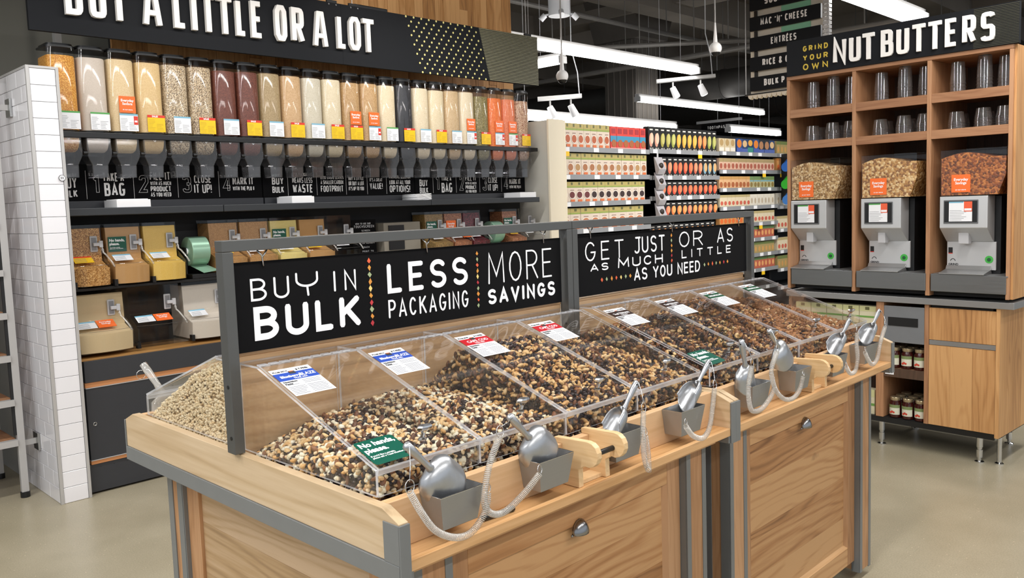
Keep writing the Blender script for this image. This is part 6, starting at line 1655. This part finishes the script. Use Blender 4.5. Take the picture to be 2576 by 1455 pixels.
# ------------------------------------------------------------------ nut butter hutch (its front faces -x)
NX = 4.865
ya, yb_ = 1.512, 2.784
divs = [(1.512, 1.530), (1.915, 1.938), (2.342, 2.364), (2.764, 2.784)]
t = thing('nut_butter_hutch', 'tall wooden hutch with three bays for grinders and shelves of clear cups', 'cabinet', (NX + .25, 2.15, .90), YN)
for i, (a, b_) in enumerate(divs):
    MB().box(NX, NX + .55, a, b_, .915, 2.213).build('divider', W_HUT, t, bevel=.001)
MB().box(NX - .002, NX + .55, ya, yb_, 2.2135, 2.236).build('top_board', W_HUTY, t, bevel=.001)
for i in range(3):
    a, b_ = divs[i][1], divs[i + 1][0]
    for k in range(4):
        y0 = a + (b_ - a) * k / 4; y1 = a + (b_ - a) * (k + 1) / 4
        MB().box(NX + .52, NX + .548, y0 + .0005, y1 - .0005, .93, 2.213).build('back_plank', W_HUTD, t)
    for zt, zb in ((2.030, 1.980), (1.832, 1.784)):
        MB().box(NX + .016, NX + .52, a, b_, zt - .022, zt - .008).build('shelf', W_HUTY, t)
        MB().box(NX + .002, NX + .0155, a, b_, zb, zt).build('shelf_lip', W_HUTY, t, bevel=.001)
    MB().box(NX - .004, NX + .45, a - .012 if i == 0 else a + .006, b_ - .008, 1.034, 1.040).build('tray_rim', BRUSH, t)
    MB().box(NX - .006, NX + .012, a - .004, b_ - .008, .942, 1.040).build('tray_front', brushed('tray_steel_%d' % i, '8a8d8f', .4, 1), t, bevel=.002)
    MB().box(NX + .06, NX + .5, a, b_, .915, .94).build('plinth', BLACKM, t)
for k in range(5):
    MB().box(NX + .02 + k * .106, NX + .02 + (k + 1) * .106 - .001, 1.5, 1.5115, .915, 2.236).build('side_plank', W_HUTP, t)
# stacks of clear cups
CUPM = clear('cup_plastic', (.86, .86, .86), 3.0, .06, (.8, .8, .8), .07)
def cup_stack(x, y, z0, n, tall, label):
    r0, r1, h = (.036, .044, .05) if not tall else (.034, .040, .10)
    m = MB(); step = .0085 if not tall else .018
    rr = []
    for k in range(n):
        z = z0 + k * step
        rr += [(r1 + .003, z), (r1 + .003, z + .002), (r1, z + .003), (r1 - .001, z + step - .0006)]
    top = z0 + n * step
    rr += [(r1, top), (r0, top + h), (r0 - .004, top + h + .001), (.002, top + h)]
    m.lathe((x, y, 0), rr, 18, cap=False)
    m.solo('cup_stack', CUPM, label, 'cups', org=(x, y, z0), yaw=YN, group='stacks of clear cups on the hutch shelves', smooth='auto')
bay = ['left bay', 'middle bay', 'right bay']
YS = {0: [2.66, 2.53, 2.415], 1: [2.235, 2.10, 1.985], 2: [1.815, 1.68, 1.575]}
nm3 = ['left', 'middle', 'right']
for bi in range(3):
    for q, y in enumerate(YS[bi]):
        cup_stack(NX + .10, y, 2.0225, 4 if q != 1 else 5, True, 'tall clear cup stack, %s one, upper shelf, %s of the hutch' % (nm3[q], bay[bi]))
        cup_stack(NX + .09, y, 1.8245, 7 if q != 0 else 6, False, 'low clear cup stack, %s one, lower shelf, %s of the hutch' % (nm3[q], bay[bi]))
        cup_stack(NX + .24, y + .03, 1.8245, 6, False, 'low clear cup stack, second row %s, lower shelf, %s of the hutch' % (nm3[q], bay[bi]))
# sign above
s = thing('nut_butters_sign', 'black sign above the hutch reading grind your own nut butters', 'sign', (NX, 2.13, 2.2365), YN)
MB().box(NX - .012, NX + .012, 1.484, 2.777, 2.2365, 2.446).build('board', plain('banner_black', '17191d', .7, 0, .08, spec=.2), s)
P = sideP(NX - .012)
LET = [('N', 2.468, 2.390), ('U', 2.370, 2.303), ('T', 2.290, 2.222), ('B', 2.183, 2.116), ('U', 2.096, 2.029), ('T', 2.009, 1.942), ('T', 1.924, 1.857), ('E', 1.838, 1.774), ('R', 1.751, 1.685), ('S', 1.661, 1.594)]
for c_, a, b_ in LET:
    A, B = -a, -b_; st = .0225; z0, z1 = 2.266, 2.414
    m = MB()
    if c_ == 'T': polys = [[(A, z1 - st / 2), (B, z1 - st / 2)], [((A + B) / 2, z1 - .01), ((A + B) / 2, z0)]]
    else: polys = lay(c_, A, B, z0, z1, st, 5.0, 0)[0][1]
    put_strokes(m, polys, st, P, .014, 0, False, .004); m.build('raised_letter', LETTER, s, bevel=.0008, bseg=1)
YLT = plain('letter_yellow', 'd2b53c', .5)
for w, z0, z1 in (('GRIND', 2.372, 2.405), ('YOUR', 2.316, 2.350), ('OWN', 2.260, 2.298)):
    text_mb(w, -2.668, -2.507, z0, z1, .0075, P, 2.2, .001, .45).build('lettering', YLT, s)
m = MB()
for k in range(26): m.box(NX - .0135, NX - .0121, 1.485, 1.70, 2.24 + k * .0079, 2.2428 + k * .0079)
m.build('fine_lines', plain('olive_line', '3c3b2a', .6), s, kind='stuff')
# grinders
NUTA = G('peanut_hopper', ['c9a878', 'a98456', 'dcc49c', '8b6a44'], 95); NUTB = G('cashew_hopper', ['cfa468', 'b5854a', 'e0c08c', '8f6236'], 90); NUTC = G('almond_hopper', ['a8622e', '8a4a22', 'c0793c', '6b3a1c'], 85)
def grinder(y1, y0, nm_, fillm, card, lab, grey):
    # y1 = left edge (larger y), y0 = right edge
    g = thing('nut_grinder', lab, 'grinder', (NX + .1, (y0 + y1) / 2, 1.041), YN, 'nut butter grinders in the hutch')
    bk = MB(); bk.box(NX + .115, NX + .40, y0 - .03, y1 - .002, 1.041, 1.462); bk.build('rear_housing', BLACK, g)
    m = MB(); m.prism([(NX, 1.294), (NX, 1.466), (NX + .11, 1.466), (NX + .11, 1.215), (NX + .10, 1.215)], 1, y0, y1); m.build('head', grey, g, bevel=.003)
    MB().box(NX - .004, NX - .0001, y0 + .045, y1 - .022, 1.318, 1.446).build('screen_frame', plain('frame_grey', '77797b', .35, .6), g, bevel=.002)
    s_ = MB().box(NX - .006, NX - .0041, y0 + .050, y1 - .027, 1.326, 1.440).build('screen', BLACK, g)
    ym = (y0 + .050 + y1 - .027) / 2; hw = (y1 - y0 - .077) / 2 - .024
    Pn = sideP(NX - .006); m = MB(); L_ = -ym - hw
    quadP(m, Pn, L_, L_ + 2 * hw, 1.330, 1.437, 0, 0, .0006); quadP(m, Pn, L_, L_ + hw * 1.25, 1.430, 1.437, .0006, 1, .0004); quadP(m, Pn, L_ + hw * 1.3, L_ + 2 * hw, 1.383, 1.437, .0006, 4, .0004); quadP(m, Pn, L_ + hw * 1.34, L_ + 1.95 * hw, 1.388, 1.400, .001, 5, .0004)
    for k in range(7): quadP(m, Pn, L_ + .004, L_ + hw * (1.1 + .2 * (k % 3)), 1.337 + k * .0085, 1.3388 + k * .0085, .0006, 2, .0003)
    m.build('price_card', [CARD, GREENH if card else BLUEH, PRINT, PRINTD, plain('card_coral', 'e8603c', .5), CARD], s_)
    MB().box(NX + .035, NX + .085, y0 + .105, y1 - .085, 1.205, 1.30).build('spout', GREYPL, g, bevel=.004)
    MB().box(NX + .03, NX + .09, y0 + .082, y1 - .072, 1.27, 1.285).build('spout_hole', BLACK, g)
    MB().box(NX + .100, NX + .1145, y0 - .012, y1 - .004, 1.060, 1.2145).build('lower_plate', grey, g, bevel=.002)
    m = MB(); m.prism([(NX + .099, 1.060), (NX + .099, 1.083), (NX + .085, 1.062), (NX - .012, 1.046), (NX - .012, 1.041), (NX + .11, 1.041)], 1, y0 + .01, y1 - .002); m.build('cup_plate', BRUSH, g, bevel=.001)
    Pl = sideP(NX + .0998)
    m = MB(); quadP(m, Pl, -y1 + .012, -y1 + .034, 1.150, 1.182, 0, 0, .001); quadP(m, Pl, -y1 + .012, -y1 + .034, 1.147, 1.151, .001, 1, .0004); m.build('switch', [BLACK, REDT], g)
    m = MB(); font_into(m, 'GRIND', .017, Pl, -y1 + .012, 1.082, .0007, 1.0, 0); 
    m.tube([Vector((NX + .0992, y1 - .036 - .012 * cos(a_), 1.107 + .012 * sin(a_))) for a_ in [pi * q / 8 for q in range(9)]], .0018, 5); m.build('logo', PRINTD, g)
    m = MB(); cy_ = y0 + .022
    m.cyl((NX + .0998, cy_, 1.118), (NX + .0988, cy_, 1.118), .021, n=20); m.build('start_sticker', plain('sticker_green', '44b04a', .4), g)
    m = MB(); m.cyl((NX + .0988, cy_, 1.118), (NX + .096, cy_, 1.118), .0095, n=16); m.build('start_button', plain('button_green', '1f5a35', .4), g)
    # hopper
    pr = [(y1 + .0, 1.468), (y1 + .0, 1.720), (y0 - .09, 1.722), (y0 - .09, 1.56), (y0 - .05, 1.468)]
    m = MB(); m.prism([(y1, 1.468), (y1, 1.719), (y0, 1.719), (y0, 1.468)], 0, NX + .002, NX + .10)
    m.v = m.v; hop = MB(); hop.prism([(y1, 1.468), (y1 + .001, 1.719), (y0 - .086, 1.719), (y0 - .086, 1.575), (y0 - .045, 1.468)], 0, NX + .002, NX + .26)
    hp = hop.build('hopper', TUBE, g, bevel=.003)
    e = .005
    m = MB(); n = 12; top = []
    for i in range(n + 1):
        u = i / n; y = (y1 - e) + (y0 - .082 - (y1 - e)) * u
        top.append((y, 1.672 + .028 * sin(pi * min(1, u * 1.3)) * (1 if u < .8 else .6)))
    m.prism([(y1 - e, 1.472)] + top + [(y0 - .082, 1.577), (y0 - .047, 1.472)], 0, NX + .007, NX + .255); m.build('nuts', fillm, g)
    Ph = sideP(NX + .0015)
    c = -((y0 + y1) / 2) - .0
    m = MB(); quadP(m, Ph, c - .062, c + .034, 1.487, 1.583, 0, 0, .001); font_into(m, 'Everyday\nSavings', .020, Ph, c - .014, 1.550, .0005, 1, 1, 'CENTER', .0013); font_into(m, 'at our store', .011, Ph, c - .014, 1.498, .0002, 1, 1, 'CENTER', .0013); m.build('savings_tag', [ORANGE, WHITEP], g)
SILV = brushed('grinder_silver', 'cdcfd1', .36, 1, .5); 
grinder(2.760, 2.525, 'a', NUTA, True, 'steel nut grinder with a clear hopper of peanuts in the left bay of the hutch', SILV)
grinder(2.309, 2.076, 'b', NUTB, True, 'steel nut grinder with a hopper of honey coloured nuts in the middle bay', SILV)
grinder(1.865, 1.622, 'c', NUTC, False, 'steel nut grinder with a hopper of brown almonds in the right bay', SILV)

# counter and base of the hutch
t = thing('hutch_base', 'wooden base cabinet under the nut grinders with a steel counter, drawer, door and open bays', 'cabinet', (NX + .3, 2.2, 0), YN)
bx0 = NX + .022
MB().box(bx0 - .012, bx0 + .62, 1.490, 2.80, .862, .898).build('counter', BRUSH, t, bevel=.002)
MB().box(bx0 + .02, bx0 + .60, 1.56, 2.79, .150, .172).build('bottom_board', BLACKM, t)
MB().box(bx0 + .01, bx0 + .0195, 1.58, 2.79, .140, .172).build('bottom_edge', BLACK, t)
for a, b_ in ((1.926, 1.950), (2.181, 2.226), (2.77, 2.79)): MB().box(bx0 + .003, bx0 + .58, a, b_, .173, .861).build('stile', W_HUT, t, bevel=.001)
MB().box(bx0 + .004, bx0 + .024, 1.580, 1.924, .663, .845).build('drawer_front', W_HUTP, t, bevel=.001)
MB().box(bx0 + .006, bx0 + .024, 1.580, 1.924, .634, .661).build('steel_pull_strip', BRUSH, t, bevel=.001)
m = MB().box(bx0 + .004, bx0 + .0238, 1.581, 1.610, .665, .843); 
for k, (a, b_) in enumerate(((1.580, 1.695), (1.695, 1.81), (1.81, 1.924))): MB().box(bx0 + .004, bx0 + .024, a + .0003, b_ - .0003, .175, .632).build('door_board', W_HUTP, t)
MB().box(bx0 + .024, bx0 + .58, 1.60, 1.92, .173, .86).build('carcass', BLACKM, t)
for k in range(5): MB().box(bx0 + .0 + k * .118, bx0 + (k + 1) * .118 - .0006, 1.558, 1.578, .155, .861).build('side_plank', W_HUTP, t)
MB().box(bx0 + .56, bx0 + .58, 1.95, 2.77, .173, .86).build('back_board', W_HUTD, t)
MB().box(bx0 + .003, bx0 + .022, 1.951, 2.180, .628, .840).build('grey_unit', plain('grey_unit', '7b7e82', .45, .2), t, bevel=.002)
MB().box(bx0 + .000, bx0 + .0029, 1.985, 2.155, .725, .775).build('grey_unit_slot', BLACK, t)
MB().box(bx0 + .01, bx0 + .55, 1.951, 2.180, .456, .470).build('shelf', W_HUTY, t)
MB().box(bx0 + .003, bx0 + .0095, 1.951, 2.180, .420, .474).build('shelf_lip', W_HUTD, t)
MB().box(bx0 + .0005, bx0 + .0029, 2.12, 2.170, .435, .462).build('price_tag', CARD, t)
MB().box(bx0 + .01, bx0 + .55, 2.227, 2.769, .598, .612).build('shelf', W_HUTY, t)
for y in (1.66, 2.20, 2.72):
    for x in (bx0 + .03, bx0 + .5):
        m = MB(); m.lathe((x, y, 0), [(.024, 0), (.024, .006), (.010, .010), (.010, .028), (.0165, .03), (.0165, .072), (.013, .074), (.013, .084), (.0165, .086), (.0165, .150)], 16); m.build('leg', CHROME, t, smooth='auto')
m = MB(); m.lathe((bx0 + .06, 1.57, 0), [(.022, 0), (.022, .006), (.012, .012), (.012, .15)], 14); m.build('leg', CHROME, t, smooth='auto')
# jars
GLASSJ = plain('jam_dark', '3a120e', .12, 0, .1); LIDJ = plain('jar_lid_gold', 'b9a98a', .3, .7); PAPER = plain('jar_label', 'd8d6c4', .6)
def make_jar():
    t = thing('jam_jar', 'x', 'jar', (0, 0, 0), YN)
    m = MB(); m.lathe((0, 0, 0), [(.028, 0), (.0325, .004), (.0325, .088), (.026, .100), (.0255, .104)], 20); m.build('glass', GLASSJ, t, smooth='auto')
    m = MB(); m.lathe((0, 0, 0), [(.0275, .103), (.0285, .105), (.0285, .120), (.027, .122)], 20); m.build('lid', LIDJ, t, smooth='auto')
    vs = []; n = 10
    m = MB()
    for (z0, z1, r, mi) in ((.020, .078, .0329, 0), (.060, .078, .0332, 1)):
        vs = []
        for i in range(n + 1):
            th = pi - 1.15 + 2.3 * i / n
            vs += [(r * cos(th), r * sin(th), z0), (r * cos(th), r * sin(th), z1)]
        m.add(vs, [(2 * i, 2 * i + 2, 2 * i + 3, 2 * i + 1) for i in range(n)], mi)
    for dy, dz in ((.006, .038), (-.003, .034), (.013, .033)):
        m.add([(-.0336, dy - .0 + .007 * cos(2 * pi * i / 8), dz + .006 * sin(2 * pi * i / 8)) for i in range(8)], [tuple(range(8))], 2)
    m.build('label', [PAPER, plain('label_leaf', '7a8a58', .6), plain('strawberry', 'c8402c', .6)], t)
    return t
j0 = make_jar(); first = True
JL = []
for z, nmz in ((.4705, 'upper'), (.1725, 'lower')):
    for r_ in range(3):
        for q, y in enumerate((2.135, 2.062, 1.990)):
            JL.append(((bx0 + .05 + r_ * .075, y - .006 * (nmz == 'lower') + .0, z), 'jam jar with a gold lid, %s of the %s row, %s shelf under the hutch' % (nm3[q], ('front', 'second', 'third')[r_], nmz)))
for k, (loc, lb) in enumerate(JL):
    o = j0 if k == 0 else dup(j0, loc)
    o.location = rot2(loc, YN); o['label'] = lb; o['group'] = 'jam jars under the hutch'
GB = pack('green_box', .10, .105, .06, 'd9d3b4', [('q', 0, 1, .70, 1, 'cfcf9a'), ('q', 0, 1, .34, .44, '6fa04c'), ('q', .35, .6, .78, .95, '6a6a42')], '', 0)
for z, n_ in ((.6125, 'lower'), (.7205, 'upper')):
    for k in range(5):
        o = bpy.data.objects.new('food_box', GB); COL.objects.link(o); o.location = rot2((bx0 + .03, 2.755 - k * .104, z), YN); o.rotation_euler = (0, 0, YN - pi / 2)
        o['label'] = 'cream and green food box %s of the %s layer under the left grinder' % (('far left', 'second from left', 'in the middle', 'second from right', 'far right')[k], n_)
        o['category'] = 'box'; o['group'] = 'food boxes under the left grinder'
for k in range(4):
    o = bpy.data.objects.new('food_box', GB); COL.objects.link(o); o.location = rot2((bx0 + .03, 2.755 - k * .13, .1725), YN); o.rotation_euler = (0, 0, YN - pi / 2); o.scale = (1.2, 1, 1.4)
    o['label'] = 'large cream food box, %s from the left on the bottom shelf under the hutch' % ORD[k]; o['category'] = 'box'; o['group'] = 'large food boxes under the hutch'

# ------------------------------------------------------------------ hanging aisle sign
AX = 6.0
s = thing('aisle_sign', 'hanging aisle sign of stacked black slats reading mac n cheese, entrees, rice, bulk', 'sign', (AX, 3.42, 2.25), YN)
MB().box(AX + .03, AX + .05, 3.15, 3.765, 2.318, 3.10).build('backing', plain('sign_beige', 'e6dbc8', .6), s)
slats = [('SOUP &', 2.960, 3.066, 3.615, 3.40), ("MAC 'N' CHEESE", 2.803, 2.909, 3.650, 3.255), ('ENTR^ES', 2.647, 2.752, 3.560, 3.345), ('RICE & G', 2.490, 2.598, 3.635, 3.41), ('BULK P', 2.336, 2.443, 3.622, 3.445)]
slats = [(w, z0 - .115 * 0, z1, a, b_) for w, z0, z1, a, b_ in slats]
for w, z0, z1, a, b_ in slats:
    p = MB().box(AX - .012, AX + .012, 3.150, 3.747, z0, z1).build('slat', plain('banner_black', '17191d', .7, 0, .08, spec=.2), s)
    if w:
        h = .052; zc = (z0 + z1) / 2 + .004
        m = text_mb(w, -a, -b_, zc - h / 2, zc + h / 2, .0125, sideP(AX - .012), 2.6, .0012, .28); m.build('lettering', LETTER, p)
    MB().box(AX + .0121, AX + .0299, 3.16, 3.745, z0 + .01, z1 - .01).build('spacer', BLACK, s)
    MB().box(AX + .012, AX + .0285, 3.700, 3.722, z1 - .009, z1 + .05).build('post', BLACK, s)
for z0 in (2.753, 2.910): MB().box(AX + .022, AX + .029, 3.25, 3.49, z0, z0 + .049).build('mint_strip', plain('mint_print', '8fd0a8', .5), s)
for k in range(24): MB().box(AX - .012, AX + .03, 3.085, 3.135, 2.36 + k * .030, 2.382 + k * .030).build('side_fin', TRIMG, s)
MB().box(AX + .001, AX + .02, 3.10, 3.11, 2.34, 3.1).build('side_edge', TRIMG, s)
m = MB(); pts = [(-3.77, 2.29)]
n = 16; vs = []
for k in range(n):
    y0 = 3.765 - k * .042
    m.prism([(y0, 2.305), (y0 - .042, 2.305), (y0 - .038, 2.285), (y0 - .021, 2.272), (y0 - .004, 2.285)], 0, AX - .014, AX + .02)
m.build('scalloped_trim', plain('sign_beige', 'cdbfa8', .6), s)
for y in (3.79, 3.13): 
    m = MB(); m.tube([(AX, y, 2.31), (AX, y, 4.58)], .004, 6); m.build('hanging_rod', TRIMG, s)
m = MB(); m.box(AX - .005, AX + .02, 3.1, 3.80, 2.306, 2.317); m.build('bottom_bar', BLACK, s)
# another aisle sign half hidden under the big banner
s = thing('aisle_sign', 'partly hidden aisle sign seen between the long banner and the dispensers', 'sign', (6.2, 6.75, 2.6), 0)
MB().box(6.18, 6.22, 6.25, 7.3, 2.60, 2.72).build('slat', plain('banner_black', '17191d', .7, 0, .08, spec=.2), s)
MB().box(6.225, 6.24, 6.3, 7.25, 2.725, 2.80).build('strip', plain('sign_beige', 'cdbfa8', .6), s)
MB().box(6.221, 6.2249, 6.3, 6.9, 2.727, 2.80).build('strip', plain('mint_print', '8fd0a8', .5), s)
text_mb('DRESSING', -6.75, -6.32, 2.64, 2.69, .010, sideP(6.18), 3, .001, .25).build('lettering', LETTER, s)
m = MB(); m.tube([(6.2, 6.3, 2.8), (6.2, 6.3, 4.58)], .004, 6); m.build('hanging_rod', TRIMG, s)
# toothpaste sign far away
s = thing('aisle_sign', 'small distant black aisle sign reading toothpaste above the shelf light', 'sign', (14.5, 8.5, 2.7), YI)
MB().box(14.4, 14.42, 8.1, 8.85, 2.76, 2.92).build('slat', SIGNBLK, s)
text_mb('TOOTHPASTE', -8.72, -8.25, 2.82, 2.88, .012, sideP(14.4), 3, .001, .25).build('lettering', LETTER, s)
MB().box(14.38, 14.44, 8.0, 8.95, 2.94, 2.99).build('header_bar', TRIMG, s)
m = MB(); m.tube([(14.41, 8.5, 2.99), (14.41, 8.5, 4.58)], .006, 6); m.build('hanging_rod', TRIMG, s)

# ------------------------------------------------------------------ ceiling fittings
def emitter(name, s_): 
    m, nt, p, out = nmat(name); nt.nodes.remove(p); e = nd(nt, 'ShaderNodeEmission'); e.inputs[0].default_value = (1, .98, .95, 1); e.inputs[1].default_value = s_; nt.links.new(e.outputs[0], out.inputs[0]); return m
GLOW = emitter('tube_glow', 14)
def lamp(x0, x1, y, z, lab, w=.11, along=0):
    t = thing('linear_light', lab, 'light', ((x0 + x1) / 2 if not along else y, y if not along else (x0 + x1) / 2, z), 0, 'long linear lights under the ceiling')
    def bx(a, b_, c_, d, e, f): 
        m = MB()
        if along: m.box(c_, d, a, b_, e, f)
        else: m.box(a, b_, c_, d, e, f)
        return m
    bx(x0, x1, y - w / 2, y + w / 2, z - .025, z + .045).build('diffuser', GLOW, t, bevel=.01)
    bx(x0 - .03, x1 + .03, y - w * .3, y + w * .3, z + .0455, z + .085).build('housing', TRIMG, t)
    for x in (x0 - .028, x1 + .0005): bx(x, x + .0275, y - w / 2, y + w / 2, z - .03, z + .045).build('end_cap', TRIMG, t, bevel=.004)
    for x in (x0 + .3, x1 - .3):
        m = MB(); p = (x, y) if not along else (y, x); m.tube([(p[0], p[1], z + .08), (p[0] + .01, p[1], 4.59)], .003, 5); m.build('hanging_wire', GREYPL, t)
lamp(5.55, 8.80, 5.49, 3.0, 'long bright linear light right of the banner, over the grocery aisle', .13)
lamp(10.45, 14.25, 7.50, 3.0, 'middle linear light beyond the concrete column')
lamp(6.3, 9.42, 6.2, 2.425, 'low linear light running just above the grocery shelves', .09)
lamp(6.35, 7.93, 2.68, 3.0, 'near linear light at the top right, cut by the frame above the hutch', .17)
lamp(5.9, 7.15, 6.87, 3.0, 'short linear light running crosswise beside the banner', .11, 1)
lamp(10.8, 12.3, 6.2, 2.455, 'farther low linear light above the shelves left of the hutch', .09)
def drum(x, y, z):
    t = thing('ceiling_spot_drum', 'white drum fitting with three small spotlights hanging at the top right of the banner', 'light', (x, y, z), 0)
    m = MB(); m.cyl((x, y, z), (x, y, z + .22), .115, n=28); m.build('drum', WHITEP, t, smooth='auto')
    for a in (2.2, 4.0, 5.6):
        m = MB(); q = (x + .15 * cos(a), y + .15 * sin(a), z + .02); m.cyl(q, (q[0] + .05 * cos(a), q[1] + .05 * sin(a), q[2] - .05), .03, n=12); m.build('spot', WHITEP, t, smooth='auto')
        m = MB(); m.tube([(x + .08 * cos(a), y + .08 * sin(a), z + .03), q], .01, 6); m.build('arm', WHITEP, t)
    m = MB(); m.tube([(x, y, z + .22), (x, y, 4.59)], .012, 8); m.build('stem', TRIMG, t)
drum(7.0, 6.03, 3.50)
def ballcam(x, y, z, lab, r=.055):
    t = thing('dome_camera', lab, 'camera', (x, y, z), 0, 'ball cameras on stems')
    m = MB(); m.ball((x, y, z), r, 20, 12); m.build('ball', WHITEP, t, smooth=True)
    m = MB(); m.ball((x, y, z - .025), r * .8, 16, 10); m.build('lens_dome', BLACK, t, smooth=True)
    m = MB(); m.cyl((x, y, z + r * .8), (x, y, z + .24), .022, .007, n=12); m.build('cone', WHITEP, t, smooth='auto')
    m = MB(); m.tube([(x, y, z + .22), (x, y, 4.59)], .0065, 8); m.build('stem', TRIMG, t)
ballcam(5.8, 4.98, 2.63, 'white ball camera on a thin stem right of the banner')
ballcam(7.23, 4.28, 2.92, 'grey ball camera on a stem left of the aisle sign', .06)
def track(a, b_, lab):
    a = Vector(a); b_ = Vector(b_)
    t = thing('track_light', lab, 'light', tuple((a + b_) / 2), 0, 'track lights with spots')
    m = MB(); m.tube([a, b_], .028, 4); m.build('track', TRIMG, t)
    for f in (.28, .75):
        p = a.lerp(b_, f); m = MB(); m.cyl(p + Vector((0, 0, -.03)), p + Vector((0, 0, -.10)), .010, n=8); m.build('stem', TRIMG, t)
        m = MB(); m.cyl(p + Vector((-.01, 0, -.09)), p + Vector((.05, -.02, -.20)), .034, .045, n=14); sp = m.build('spot', WHITEP, t, smooth='auto')
        m = MB(); q = p + Vector((.0525, -.021, -.204)); m.cyl(q, q + (Vector((.06, -.02, -.11)).normalized() * .002), .038, n=14); m.build('lens', GLOWS, sp)
    m = MB(); q = a.lerp(b_, .95); m.tube([q, q + Vector((0, .02, .25)), q + Vector((-.06, .05, .5)), q + Vector((-.06, .05, 4.58 - q.z))], .006, 5); m.build('cable', GREYPL, t)
GLOWS = emitter('spot_glow', 5)
track((6.76, 6.16, 2.62), (7.09, 5.82, 2.64), 'grey track light with two spots right of the banner end')
track((8.53, 5.85, 2.91), (9.01, 5.34, 2.95), 'grey track light with two spots left of the aisle sign')
# ducts and pipes
DUCT = plain('duct_dark', '3f3d3b', .6, .2, .15); PIPE = plain('pipe_grey', '6b6864', .5, .2, .1)
def pipe(nm_, a, b_, r, lab, mt=PIPE, n=16, ribs=0):
    t = thing(nm_, lab, 'pipe' if r < .12 else 'duct', tuple((Vector(a) + Vector(b_)) / 2), 0)
    m = MB(); m.cyl(a, b_, r, n=n); m.build('run', mt, t, smooth='auto')
    a = Vector(a); b_ = Vector(b_)
    for k in range(ribs):
        p = a.lerp(b_, (k + .5) / ribs); d = (b_ - a).normalized() * .03; m = MB(); m.cyl(p - d, p + d, r * 1.04, n=n); m.build('collar', mt, t, smooth='auto')
        m = MB(); m.tube([p + Vector((0, 0, r)), Vector((p.x, p.y, 4.58))], .008, 5); m.build('hanger', mt, t)
pipe('air_duct', (12.9, 14.0, 3.42), (12.9, 4.5, 3.42), .24, 'long round dark duct crossing behind the track lights', DUCT, 24, 8)
pipe('air_duct', (17.4, 16.0, 3.6), (17.4, 3.0, 3.6), .35, 'far round dark duct near the back of the store', DUCT, 24, 8)
pipe('ceiling_pipe', (6.4, 9.2, 3.42), (9.8, 5.0, 3.42), .028, 'thin grey pipe running diagonally across the ceiling left of the column', PIPE, 10, 5)
pipe('ceiling_pipe', (9.4, 9.6, 3.3), (9.4, 3.2, 3.3), .035, 'thin grey sprinkler pipe crossing in front of the column', PIPE, 10, 6)
pipe('ceiling_pipe', (7.4, 4.2, 3.9), (18, 4.2, 3.9), .03, 'grey pipe running away above the aisle sign', PIPE, 10, 8)
pipe('ceiling_pipe', (6.2, 6.6, 3.75), (18, 6.6, 3.75), .03, 'grey pipe running away above the long light', PIPE, 10, 8)
pipe('ceiling_pipe', (13.8, 12, 3.75), (13.8, 3.5, 3.75), .05, 'second crosswise pipe behind the column', PIPE, 10, 6)
# white wall post and conduit behind the first dispenser
m = MB(); m.box(1.82, 1.86, 5.62, 5.66, 1.9, 4.58); m.solo('upright_conduit', TRIMG, 'thin pale upright conduit on the grey wall behind the first dispenser', 'conduit')
m = MB(); m.box(2.30, 2.335, 5.60, 5.64, 1.9, 4.58); m.solo('upright_conduit', TRIMG, 'thin white upright strip left of the reclaimed plank wall', 'conduit')
# far exit sign, windows and background merchandise
t = thing('exit_sign', 'small red lit exit sign far away above the shelves', 'sign', (16.72, 8.85, 2.86), 0)
MB().box(16.7, 16.74, 8.78, 8.92, 2.86, 2.94).build('lit_panel', plain('exit_red', 'd22a26', .5, 0, 0, 1, 0, 1.0), t)
MB().box(16.715, 16.725, 8.845, 8.855, 2.94, cz - .001).build('hanging_rod', TRIMG, t)
for i, (x, y, z) in enumerate(((20.5, 14.5, 2.9), (22, 15.6, 2.95), (24, 13.9, 3.0))):
    t = thing('distant_lamp', ('faint distant lamp seen left of the column', 'faint distant lamp right of the column', 'faint distant lamp low behind the column')[i], 'light', (x + .45, y, z), 0)
    MB().box(x, x + .9, y, y + .08, z, z + .08).build('diffuser', emitter('far_glow_%d' % i, 2.5), t)
    MB().box(x + .44, x + .45, y + .03, y + .04, z + .081, cz - .001).build('hanging_rod', TRIMG, t)
for i, x in enumerate((10.9, 13.2, 15.5)):
    t = thing('far_shelving', ('distant dark shelving block behind the hutch, nearest one', 'distant dark shelving block, middle one', 'distant dark shelving block, farthest one')[i], 'shelving', (x + 1, 5.2, 0), YI)
    MB().box(x, x + 2.2, 5.0, 5.5, 0, 2.1).build('body', BLACKM, t)
clean_props()
for o in bpy.data.objects:
    if '_o2' in o: del o['_o2']
